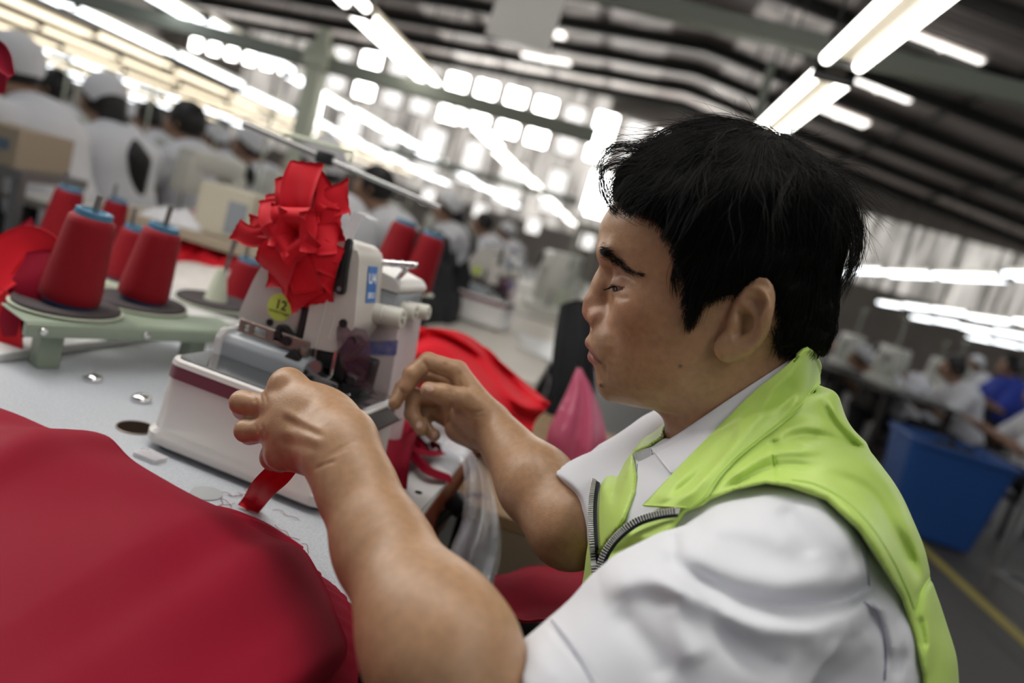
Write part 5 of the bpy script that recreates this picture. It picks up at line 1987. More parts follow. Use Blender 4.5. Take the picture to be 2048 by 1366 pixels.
def build_tape():
    """the red tape the man holds in his near hand"""
    pts = [at(640, 880, .612), at(585, 915, .607), at(556, 948, .612), at(528, 975, .640), on_z(508, 1003, TABLE_Z + .012), on_z(496, 1018, TABLE_Z + .003)]
    o = on_z(500, 1015, TABLE_Z)
    P = np.array(pts) - o
    side = np.array([(at(600, 960, .61) - at(545, 935, .61))])[0]
    nl = 40
    C = catmull(P, nl)
    G = np.zeros((nl, 9, 3))
    w = .0235
    for i in range(nl):
        tn = C[min(i + 1, nl - 1)] - C[max(i - 1, 0)]
        tn /= np.linalg.norm(tn)
        s = side - tn * (side @ tn); s /= np.linalg.norm(s)
        n = np.cross(tn, s)
        for k in range(9):
            u = (k - 4) / 8
            G[i, k] = C[i] + s * u * w + n * (-.0018 * math.exp(-(u / .10) ** 2) + .0012 * abs(u))
    t = sheet_w('fabric_tape', G, .0009, M_RED)
    t.location = o
    tag(t, 'narrow red tape with a middle seam hanging from the left hand of the man', 'tape')
    # loose red threads on the table
    r = np.random.default_rng(3)
    bm = bmesh.new()
    for (x, y) in ((470, 1005), (455, 990), (440, 1012), (490, 1030), (475, 985), (545, 1020), (600, 1080), (610, 1100), (120, 700), (240, 690)):
        p = on_z(x, y, TABLE_Z + .0012) - o
        a = r.uniform(0, 6.3)
        pts = [p]
        for k in range(7):
            a += r.normal() * .8
            q = pts[-1] + .0055 * np.array([math.cos(a), math.sin(a), 0]); q[2] = .0012 + abs(r.normal()) * .0008
            pts.append(q)
        add_tube(bm, catmull(pts, 20), .00028, 5)
    th = bm_obj('thread_ends', bm, M_REDTHREAD)
    th.location = o
    tag(th, 'loose ends of red thread scattered on the grey tabletop', 'thread', kind='stuff')


def build_bag():
    rows = [[at(885, 890, 1.06), at(905, 878, 1.07), at(925, 890, 1.09)], [at(915, 908, 1.02), at(938, 900, 1.01), at(955, 920, 1.04)], [at(930, 955, .99), at(960, 950, .97), at(984, 975, 1.01)],
            [at(924, 1040, .96), at(965, 1030, .93), at(1000, 1050, .99)], [at(898, 1110, .94), at(950, 1110, .91), at(999, 1120, .97)], [at(890, 1190, .92), at(935, 1200, .89), at(978, 1200, .94)]]
    G = loft(rows, 60, 40)
    P = G.reshape(-1, 3)
    s = np.linspace(0, 1, 40)[None]; v = np.linspace(0, 1, 60)[:, None]
    off = .011 * np.sin(s * 13 + 3 * v) * np.clip(1 - v * .3, 0, 1) + .005 * np.sin(s * 23 + 7 * v + 1) + .006 * np.sin(s * 5 + 16 * v)
    G = G + (-FWD)[None, None] * off[..., None] * np.clip(v * 4, .15, 1)[..., None]
    o = at(940, 1000, .95)
    b = sheet_w('plastic_bag', G - o, .0008, M_BAG)
    b.location = o
    tag(b, 'crinkled clear plastic bag taped to the wooden table edge', 'bag')
    # darker contents / back wall of the bag
    rows = [[at(935, 985, 1.06), at(970, 990, 1.07)], [at(928, 1040, 1.04), at(990, 1055, 1.06)], [at(905, 1120, 1.02), at(988, 1140, 1.04)], [at(900, 1190, 1.0), at(972, 1200, 1.02)]]
    G = loft(rows, 40, 24)
    G = G + (-FWD)[None, None] * (.008 * np.sin(np.linspace(0, 14, 24))[None, :, None] * np.ones((40, 1, 1)))
    c = sheet_w('folded_cloth', G - o, .006, mat('slate_cloth', (.06, .065, .10), .8, var=(9, .8, (.28, .12, .22))))
    c.location = o
    tag(c, 'slate and mauve folded cloth showing through the clear plastic bag', 'cloth')
    bm = bmesh.new()
    add_box(bm, (0, 0, 0), (.030, .022, .030), Matrix.Rotation(.5, 3, 'Y'), .006, 2)
    add_tube(bm, [(0, 0, 0), (-.020, -.012, -.030), (-.030, -.014, -.055)], .007, 10)
    p = at(915, 1008, 1.0)
    place('clip', bm, p, M_BLACKP, 'black clip below the table edge beside the plastic bag', 'clip')
# ------------------------------------------------------------------ thread stand and other things behind the machine
def rot_z_to(v):
    return math.atan2(v[1], v[0])


CONE = {}


LEAN = np.array([math.cos(_a) * .105, math.sin(_a) * .105, 1.0]); LEAN /= np.linalg.norm(LEAN)


def LEAN_L(t):
    m = np.array(world_matrix(t).inverted())[:3, :3]
    return m @ LEAN


def make_cone(loc, label, h=.130, r0=.042, r1=.031, cap=True, group='cones of red thread', dark=False):
    t = empty('thread_cone', loc, 0, label, 'thread cone', group)
    t.rotation_euler = Vector((0, 0, 1)).rotation_difference(Vector(LEAN)).to_euler()
    key = (h, r0, r1)
    if key not in CONE:
        pr = [(0, .006), (r0 * .97, .006), (r0, .010), (r0 * .995, .02)]
        for k in range(1, 22):
            s = k / 22
            pr.append((r0 + (r1 - r0) * s + .0002 * math.sin(k * 2.1), .02 + (h - .032) * s))
        pr += [(r1 * .97, h - .008), (r1 * .80, h - .004), (0, h - .004)]
        bm = bmesh.new(); add_lathe(bm, pr, n=48)
        a = bm_obj('thread', bm, M_REDTHREAD, t, auto=50)
        bm = bmesh.new(); add_lathe(bm, [(0, 0), (r0 * .86, 0), (r0 * .86, .006), (0, .006)], n=32)
        b = bm_obj('cone_base', bm, M_BLUEP, t, auto=40)
        bm = bmesh.new(); add_lathe(bm, [(.006, h - .005), (r1 * .82, h - .005), (r1 * .78, h + .004), (r1 * .62, h + .0045), (r1 * .55, h + .001), (.006, h + .001)], n=36)
        c = bm_obj('cone_tip', bm, mat('teal_plastic', (.050, .15, .24), .35), t, auto=40)
        c['label'] = 'blue plastic tip of the cone'
        CONE[key] = (a, b, c)
    else:
        for o in CONE[key]:
            c = o.copy(); COL.objects.link(c); c.parent = t
    return t


def build_thread_stand():
    zf = .84
    spots = [on_z(135, 612, zf), on_z(282, 606, zf), on_z(430, 604, zf)]
    a, b = on_z(60, 640, zf), on_z(500, 662, zf)
    o = (a + b) / 2
    d = b - a; L = np.linalg.norm(d); ang = rot_z_to(d)
    t = empty('thread_stand', (o[0], o[1], TABLE_Z), ang, 'grey-green thread stand with three round dark pads and steel pins behind the machine', 'thread stand')
    Mi = np.array(world_matrix(t).inverted())
    loc = lambda p: Mi[:3, :3] @ p + Mi[:3, 3]
    bm = bmesh.new()
    add_box(bm, (0, .012, .0635), (L, .012, .019), None, .002, 2)
    add_box(bm, (0, .055, .0735), (L, .09, .003), None, .001, 1)
    bm_obj('rail', bm, M_GREEN, t, auto=35)
    for x in (-L * .44, -L * .02, L * .34):
        bm = bmesh.new(); add_lathe(bm, [(0, 0), (.0055, 0), (.0045, .004), (0, .005)], (x, .006, .0635), (0, -1, 0), 18)
        bm_obj('bolt', bm, M_CHROME, t, auto=40)
    bm = bmesh.new()
    add_box(bm, (L * .30, .05, .036), (.03, .03, .072), None, .002, 1)
    bm_obj('support', bm, M_GREEN, t, auto=35)
    bm = bmesh.new()
    add_box(bm, (-L * .36, .05, .036), (.03, .03, .072), None, .002, 1)
    bm_obj('support', bm, M_GREEN, t, auto=35)
    for k, p in enumerate(spots):
        q = loc(p)
        bm = bmesh.new(); add_lathe(bm, [(0, -.006), (.068, -.006), (.0735, -.002), (.0735, .0), (0, .0)], (q[0], q[1], .080), n=48)
        dish = bm_obj('dish', bm, M_CREAMGREEN, t, auto=40)
        bm = bmesh.new(); add_lathe(bm, [(0, 0), (.069, 0), (.0695, .004), (.066, .006), (.060, .0045), (.010, .003), (0, .003)], (q[0], q[1], .080), n=48)
        bm_obj('pad', bm, M_PAD, dish, auto=40)['label'] = 'dark foam pad'
        bm = bmesh.new(); add_tube(bm, [(q[0], q[1], .08), tuple(np.array((q[0], q[1], .08)) + LEAN_L(t) * (.172 if k < 2 else .155))], .0042, 14)
        bm_obj('pin', bm, M_STEEL_D, dish, auto=40)
        if k == 2:
            bm = bmesh.new(); add_lathe(bm, [(0, 0), (.021, 0), (.020, .004), (.012, .042), (.0085, .062), (.0045, .062), (0, .062)], (q[0], q[1], .084), n=28)
            bm_obj('cone_holder', bm, M_CREAMGREEN, dish, auto=40)['label'] = 'empty pale green cone holder'
    labs = ['red thread cone on the left pad, half hidden by hanging red cloth', 'red thread cone standing alone on the middle dark pad of the thread stand']
    for k in range(2):
        q = np.array(spots[k])
        make_cone((q[0], q[1], TABLE_Z + .0861), labs[k], *((.138, .040, .031) if k == 0 else (.128, .039, .030)))
    # second stand farther back
    zb = .80
    back = [(112, 478, 'far red thread cone with blue tip directly behind the cone draped with red cloth', .135, .040, .031), (211, 486, 'slim red thread cone farther back in front of the long-haired worker', .125, .036, .028),
            (243, 556, 'red thread cone with blue tip just behind the middle cone', .118, .038, .029), (472, 604, 'red thread cone with blue tip half hidden behind the bundle of red scraps', .105, .038, .030)]
    pts = [on_z(x, y, zb) for x, y, *_ in back]
    c0 = np.mean(pts, axis=0)
    t2 = empty('thread_stand', (c0[0], c0[1], TABLE_Z), 0, 'pale thread stand in the back row, carrying four red cones', 'thread stand')
    for p, bk in zip(pts, back):
        bm = bmesh.new(); add_lathe(bm, [(0, .024), (.060, .024), (.066, .030), (.066, .034), (0, .036)], (p[0] - c0[0], p[1] - c0[1], 0), n=40)
        add_lathe(bm, [(0, -.012), (.012, -.012), (.010, .026), (0, .026)], (p[0] - c0[0], p[1] - c0[1], 0), n=16)
        dsh = bm_obj('dish', bm, M_CREAMGREEN, t2, auto=40)
        bm = bmesh.new(); add_tube(bm, [(p[0] - c0[0], p[1] - c0[1], .03), (p[0] - c0[0], p[1] - c0[1], .04 + bk[3] + .035)], .004, 12)
        bm_obj('pin', bm, M_STEEL_D, dsh, auto=40)
        make_cone((p[0], p[1], TABLE_Z + .0365), bk[2], *bk[3:])
    # thread rail above: post, two rods
    a, b = at(488, 247, 1.20), at(882, 416, 1.16)
    base = at(655, 640, 1.22); base[2] = TABLE_Z
    m = a + (b - a) * .42
    t3 = empty('thread_rail', (m[0], m[1], TABLE_Z), 0, 'steel thread guide rail on a thin post above the machine', 'thread guide')
    T = lambda p: np.asarray(p) - np.array(t3.location)
    bm = bmesh.new(); add_tube(bm, [T((m[0], m[1], TABLE_Z)), T((m[0], m[1], m[2]))], .006, 12)
    bm_obj('post', bm, M_CREAMGREEN, t3, auto=40)
    bm = bmesh.new(); add_tube(bm, [T(a), T(m + (b - a) * .02)], .0062, 12)
    bm_obj('rod', bm, M_STEEL_D, t3, auto=40)['label'] = 'thick grey half of the rod'
    bm = bmesh.new(); add_tube(bm, [T(m), T(b)], .0046, 12)
    bm_obj('rod', bm, M_STEEL, t3, auto=40)['label'] = 'bright thin half of the rod'
    a2, b2 = at(575, 268, 1.22), at(705, 305, 1.20)
    bm = bmesh.new(); add_tube(bm, [T(a2), T(b2), T(b2 + np.array([.0, 0, -.02]))], .0040, 10); add_tube(bm, [T(a2), T(a2 + (a - a2) * .25 + np.array([0, 0, -.014]))], .0040, 10)
    bm_obj('hook_rod', bm, M_CREAMGREEN, t3, auto=40)
    bm = bmesh.new(); add_box(bm, T(m), (.030, .016, .022), None, .003, 2)
    bm_obj('clamp', bm, M_BLACKP, t3, auto=40)


def heap(name, corners, hgt, m, label, cat, seed, n=60, folds=.35, thick=.0012, z0=None, group=None, freq=.05):
    """soft heap of cloth over a quad of world points"""
    c = [np.asarray(p, float) for p in corners]
    u = np.linspace(0, 1, n)[:, None, None]; v = np.linspace(0, 1, n)[None, :, None]
    G = (c[0] * (1 - u) + c[1] * u) * (1 - v) + (c[3] * (1 - u) + c[2] * u) * v
    su, sv = u[..., 0], v[..., 0]
    dome = (np.sin(PI * su) ** .5) * (np.sin(PI * sv) ** .5)
    P = G.reshape(-1, 3)[:, :2]
    nz = vnoise(P, freq, seed).reshape(n, n); n2 = vnoise(P, freq * .45, seed + 7).reshape(n, n)
    fold = 1 - np.abs(np.sin(3.1 * nz + 2 * su * 3))
    G[..., 2] += hgt * dome * (1 - folds + folds * (.6 * nz + .9 * fold)) + .10 * hgt * n2 * dome
    G[..., 0] += .25 * hgt * nz * (1 - dome); G[..., 1] += .25 * hgt * n2 * (1 - dome)
    o = np.mean(c, axis=0)
    G2 = G[::-1] if np.cross(c[1] - c[0], c[3] - c[0])[2] > 0 else G
    ob = sheet_w(name, G2 - o, thick, m)
    ob.location = o
    tag(ob, label, cat, group)
    return ob


def build_cloths():
    # pile of red cloth behind the right hand
    rows = [[at(820, 655, 1.22), at(850, 655, 1.24), at(930, 668, 1.28), at(1000, 720, 1.30), at(1050, 765, 1.28), at(1092, 800, 1.26)],
            [at(818, 690, 1.17), at(870, 690, 1.17), at(935, 715, 1.20), at(1000, 760, 1.22), at(1050, 800, 1.22), at(1098, 812, 1.22)],
            [at(812, 730, 1.15), at(870, 745, 1.14), at(930, 765, 1.15), at(1000, 810, 1.17), at(1050, 838, 1.18), at(1070, 846, 1.20)],
            [at(800, 790, 1.17), at(870, 810, 1.16), at(930, 830, 1.17), at(1000, 850, 1.19), at(1040, 862, 1.21), at(1060, 866, 1.23)]]
    G = loft(rows, 60, 90)
    P = G.reshape(-1, 3)
    s = np.linspace(0, 1, 90)[None]; v = np.linspace(0, 1, 60)[:, None]
    off = .020 * np.sin(9 * v + 7 * s + 2.5 * np.sin(4 * s + 2)) + .012 * np.sin(17 * v - 6 * s + 2 * np.sin(6 * s)) + .010 * vnoise(P, .05, 5).reshape(60, 90)
    G = G - FWD[None, None] * off[..., None]
    o = G.mean((0, 1))
    b = sheet_w('red_cloth', G - o, .003, M_RED)
    b.location = o
    tag(b, 'rumpled pile of bright red cloth behind the right hand of the man', 'cloth')
    # red cloth on his lap and below
    rows = [[at(990, 1150, .86), at(1060, 1135, .90), at(1165, 1132, .92)], [at(985, 1185, .80), at(1060, 1165, .82), at(1170, 1165, .84)], [at(990, 1215, .76), at(1070, 1215, .77), at(1160, 1205, .79)],
            [at(1010, 1222, .72), at(1070, 1245, .73), at(1140, 1230, .76)]]
    G = loft(rows, 40, 40)
    off = .006 * np.sin(np.linspace(0, 9, 40))[None] * np.ones((40, 1)) + .004 * np.sin(np.linspace(0, 12, 40))[:, None]
    G = G - FWD[None, None] * off[..., None]
    o = G.mean((0, 1))
    b = sheet_w('red_cloth', G - o, .003, M_CRIMSON)
    b.location = o
    tag(b, 'crimson cloth lying across the lap of the man in the lime vest', 'cloth')
    # hanging strips on the left cone
    c = at(20, 590, 1.0)
    t = empty('red_strips', c, 0, 'bundle of crimson cloth strips draped over the left end of the thread stand', 'fabric scraps')
    T = lambda x, y, d: at(x, y, d) - c
    sp = [([(-40, 560, .98), (20, 520, .99), (70, 505, 1.0), (128, 560, 1.01)], .075), ([(70, 505, 1.0), (60, 560, .985), (40, 610, .985), (10, 640, .99)], .070), ([(-30, 600, .99), (0, 620, .98), (8, 660, .98), (12, 700, .98)], .055),
          ([(-40, 520, 1.01), (10, 500, 1.02), (50, 480, 1.03), (78, 462, 1.03)], .050), ([(120, 500, 1.02), (90, 530, 1.0), (60, 570, .99)], .06), ([(30, 600, .975), (20, 640, .975), (26, 672, .98)], .030)]
    for i, (pts, w) in enumerate(sp):
        G = ribbon([T(*p) for p in pts], w, -FWD, curl=.35 * (-1) ** i, nl=24, nw=10)
        sheet_w('fabric_strip', G, .0012, M_CRIMSON if i % 2 else M_RED, t)
    # strip hanging into the picture at the upper left corner
    c = at(5, 120, .95)
    t = empty('red_strips', c, 0, 'dark crimson cloth ends hanging down at the top left corner', 'fabric scraps')
    for i, pts in enumerate([[(-24, 90), (0, 112), (12, 132), (25, 152)], [(-30, 100), (-10, 130), (0, 165), (3, 188)], [(-20, 95), (2, 118), (12, 145), (8, 162)]]):
        G = ribbon([at(x, y, .94 + .01 * i) - c for x, y in pts], [.030, .034, .026, .010], -FWD, curl=.5, nl=18, nw=8)
        sheet_w('fabric_strip', G, .0012, M_CRIMSON, t)
    # red cloth lying behind the thread cones, stacked pale cloth below it
    z = TABLE_Z + .014
    cs = [on_z(345, 520, z), on_z(560, 575, z), on_z(560, 515, z), on_z(330, 452, z)]
    heap('red_cloth', cs, .20, M_RED, 'long rumpled red cloth on the table behind the thread cones', 'cloth', 3, 60, .45, freq=.12)
    cs = [on_z(350, 575, TABLE_Z + .012), on_z(520, 600, TABLE_Z + .012), on_z(525, 560, TABLE_Z + .012), on_z(350, 520, TABLE_Z + .012)]
    heap('pale_cloth', cs, .030, mat('pale_cloth', (.72, .68, .64), .8), 'folded pale cloth under the long red cloth behind the cones', 'cloth', 9, 40, .3, freq=.15)
    # white board beyond the grey table
    bm = bmesh.new()
    q = [on_z(-160, 742, .7645), on_z(478, 652, .7645), on_z(560, 560, .7645), on_z(150, 440, .7645), on_z(-200, 560, .7645)]
    o = np.mean(q, axis=0); o[2] = .7605
    add_prism(bm, [(p[0] - o[0], p[1] - o[1]) for p in q], 0, .012, None, .001, 1)
    place('table_board', bm, o, M_WHITELAM, 'whitish board behind the grey table under the thread stands', 'board')
    # dark garments and two more cones by the next place
    cs = [np.array(p) for p in ((-.80, 2.02, TABLE_Z), (-.48, 2.02, TABLE_Z), (-.48, 2.95, TABLE_Z), (-.80, 2.95, TABLE_Z))]
    heap('black_garments', cs, .30, M_BLACKCLOTH, 'heap of black garments behind the clear guard of the machine', 'clothes', 15, 50, .4, freq=.2)
    for (x, y, l) in ((772, 556, 'red thread cone between the chrome handle and the black garments'), (826, 580, 'red thread cone nearest the black garments, right of the chrome handle')):
        p = at(x, y, 1.45)
        st = max(p[2] - TABLE_Z, .01)
        tt = empty('cone_dish', (p[0], p[1], TABLE_Z), 0, 'low dish under the ' + l, 'thread stand')
        bm = bmesh.new(); add_lathe(bm, [(0, 0), (.03, 0), (.02, st - .006), (.045, st - .003), (.045, st), (0, st)], n=24)
        bm_obj('dish', bm, M_CREAMGREEN, tt, auto=40)
        make_cone((p[0], p[1], TABLE_Z + st), l, .125, .036, .028)
    # wooden bench with a pink bag, beyond his right arm
    p = at(1145, 930, 1.36)
    t = empty('wooden_bench', (p[0], p[1], 0), 0, 'brown wooden bench with dark bars beyond the right elbow of the man', 'bench')
    z = p[2]
    bm = bmesh.new(); add_box(bm, (0, 0, z - .012), (.34, .70, .024), None, .003, 1); bm_obj('bench_top', bm, mat('dull_brown_wood', (.30, .19, .10), .6, var=(14, .6, (.18, .11, .055))), t, auto=35)
    for sx in (-.14, .14):
        for sy in (-.30, .30):
            bm = bmesh.new(); add_box(bm, (sx, sy, (z - .024) / 2), (.035, .035, z - .024)); bm_obj('leg', bm, M_DARKBAR, t)
    for k, zz in enumerate((.30, .52)):
        for sy in (-.30, .30):
            bm = bmesh.new(); add_box(bm, (0, sy, zz), (.28, .025, .03)); bm_obj('cross_bar', bm, M_DARKBAR, t)
    bm = bmesh.new(); add_box(bm, (0, .04, .47), (.32, .66, .02)); bm_obj('shelf_board', bm, mat('pale_brown_wood', (.42, .29, .16), .6), t)
    pts = [(1148, 752), (1128, 800), (1106, 845), (1090, 885), (1088, 930)], [(1158, 752), (1178, 790), (1196, 840), (1206, 885), (1206, 930)]
    n = 44
    Lf, Rt = catmull(np.array(pts[0], float), 30), catmull(np.array(pts[1], float), 30)
    rings = []
    for i in range(30):
        a = at(Lf[i][0], Lf[i][1], 1.36); b_ = at(Rt[i][0], Rt[i][1], 1.36)
        c = (a + b_) / 2; h = (b_ - a) / 2
        hw = np.linalg.norm(h)
        fx = h / hw; fy = np.array([-fx[1], fx[0], 0]); fy /= np.linalg.norm(fy)
        dep = min(hw * .75, .055)
        w = i / 29
        rings.append([tuple(c + fx * hw * math.cos(2 * PI * k / n) * (1 + .04 * w * math.sin(k * 1.9 + 2 * w)) + fy * dep * math.sin(2 * PI * k / n) * (1 + .25 * math.sin(k * .85 + 3 * w))) for k in range(n)])
    o = np.array(rings[-1]).mean(0)
    rings = [[(q[0] - o[0], q[1] - o[1], q[2] - o[2]) for q in r_] for r_ in rings[::-1]]
    b = rings_obj('pink_bag', rings, M_PINKBAG, None, 60)
    zmin = min(q[2] for r_ in rings for q in r_)
    b.location = (o[0], o[1], z - zmin)
    tag(b, 'pink plastic bag standing on the wooden bench beyond the right forearm of the man', 'bag')


M_DARKBAR = mat('dark_bar', (.022, .018, .017), .5)
# ------------------------------------------------------------------ the hall
M_FLOOR = mat('worn_concrete', (.085, .078, .070), .55, var=(1.3, .6, (.045, .042, .038)))
M_YELLOW = mat('yellow_paint', (.42, .34, .07), .6, var=(6, .5, (.25, .20, .06)))
M_BEAM = mat('dark_steel', (.035, .036, .033), .6)
M_BEAMG = mat('pale_grey_green_steel', (.23, .25, .21), .55)
M_WALL = mat('dull_wall', (.46, .43, .40), .85, var=(.8, .5, (.26, .245, .23)))
def sign_mat():
    m = mat('white_banner', (.85, .84, .83), .8)
    nt = m.node_tree
    tr = nt.nodes.new('ShaderNodeBsdfTranslucent'); tr.inputs['Color'].default_value = (.85, .83, .80, 1)
    mx = nt.nodes.new('ShaderNodeMixShader'); mx.inputs['Fac'].default_value = .6
    out = nt.nodes['Material Output']
    nt.links.new(nt.nodes['Principled BSDF'].outputs[0], mx.inputs[1]); nt.links.new(tr.outputs[0], mx.inputs[2])
    nt.links.new(mx.outputs[0], out.inputs['Surface'])
    return m


M_SIGN = sign_mat()
M_TUBE = mat('lamp_tube', (1, 1, 1), .4, emit=(1, .965, .90), estr=7.0)
M_TUBE_C = mat('lamp_tube_cool', (1, 1, 1), .4, emit=(.90, .95, 1.0), estr=5.5)
M_TUBE_W = mat('lamp_tube_warm', (1, 1, 1), .4, emit=(1, .86, .62), estr=2.2)
M_REFL = mat('lamp_reflector', (.55, .50, .40), .4)
M_WINDOW = mat('daylight_pane', (.9, .9, .9), .4, emit=(1, .985, .95), estr=13.0)
M_WINDOW_B = mat('daylight_pane_dim', (.8, .8, .8), .4, emit=(1, .97, .93), estr=1.3)
M_SKYLIGHT = mat('skylight_pane', (.9, .9, .9), .4, emit=(1, .95, .89), estr=3.0)
def sheet_mat(name, e0, e1, sc=(2.2, 2.2, .22), col=(1, .95, .88)):
    m = mat(name, (.6, .56, .52), .6, emit=col, estr=.5)
    nt = m.node_tree; b = nt.nodes['Principled BSDF']
    tc = nt.nodes.new('ShaderNodeTexCoord'); mp = nt.nodes.new('ShaderNodeMapping'); mp.inputs['Scale'].default_value = sc
    n = nt.nodes.new('ShaderNodeTexNoise'); n.inputs['Scale'].default_value = 1.4; n.inputs['Detail'].default_value = 3
    mr = nt.nodes.new('ShaderNodeMapRange'); mr.inputs['From Min'].default_value = .35; mr.inputs['From Max'].default_value = .68; mr.inputs['To Min'].default_value = e0; mr.inputs['To Max'].default_value = e1
    nt.links.new(tc.outputs['Object'], mp.inputs['Vector']); nt.links.new(mp.outputs['Vector'], n.inputs['Vector'])
    nt.links.new(n.outputs['Fac'], mr.inputs['Value']); nt.links.new(mr.outputs['Result'], b.inputs['Emission Strength'])
    return m


M_SHEET = sheet_mat('translucent_sheet', .12, .80)
M_WALL_GLOW = sheet_mat('added_wall_glow', .10, .85)  # added glow that makes the dark right-hand walls read lighter
M_ROOFSHEET = sheet_mat('glowing_roof_sheet', .03, .30, (1.1, 1.1, 1), (1, .90, .84))  # translucent roof sheets with glow added to lift the dark roof
M_CARD = mat('cardboard', (.38, .31, .23), .8)
M_CREAMBOX = mat('cream_box', (.58, .53, .42), .7)
M_BIN = mat('blue_bin', (.020, .085, .30), .4)
M_GREYFRAME = mat('grey_tube', (.22, .22, .22), .4, metal=.5)


def roof_mat():
    m = bpy.data.materials.new('corrugated_roof')
    m.use_nodes = True
    nt = m.node_tree; b = nt.nodes['Principled BSDF']
    b.inputs['Roughness'].default_value = .55
    tc = nt.nodes.new('ShaderNodeTexCoord')
    wv = nt.nodes.new('ShaderNodeTexWave'); wv.wave_type = 'BANDS'; wv.bands_direction = 'Y'
    wv.inputs['Scale'].default_value = 1.1; wv.inputs['Distortion'].default_value = .4
    nt.links.new(tc.outputs['Object'], wv.inputs['Vector'])
    mp = nt.nodes.new('ShaderNodeMapping'); mp.inputs['Scale'].default_value = (.10, 1.7, 1)
    nt.links.new(tc.outputs['Object'], mp.inputs['Vector'])
    nz = nt.nodes.new('ShaderNodeTexNoise'); nz.inputs['Scale'].default_value = 1.0; nz.inputs['Detail'].default_value = 5
    nt.links.new(mp.outputs['Vector'], nz.inputs['Vector'])
    r = nt.nodes.new('ShaderNodeValToRGB')
    r.color_ramp.elements[0].position = .36; r.color_ramp.elements[0].color = (.24, .205, .19, 1)
    r.color_ramp.elements[1].position = .68; r.color_ramp.elements[1].color = (.74, .66, .62, 1)
    nt.links.new(nz.outputs['Fac'], r.inputs['Fac'])
    nt.links.new(r.outputs['Color'], b.inputs['Base Color'])
    bp = nt.nodes.new('ShaderNodeBump'); bp.inputs['Strength'].default_value = .8; bp.inputs['Distance'].default_value = .05
    nt.links.new(wv.outputs['Fac'], bp.inputs['Height'])
    nt.links.new(bp.outputs['Normal'], b.inputs['Normal'])
    return m


RX, RZ, RS = 0.85, 8.6, .125
XL, XR, YN, YF = -24.0, 19.0, 3.2, 32.0


def roof_z(x):
    return RZ - RS * abs(x - RX) * (1.0 if x > RX else .55)


def struct(o):
    o['kind'] = 'structure'
    return o


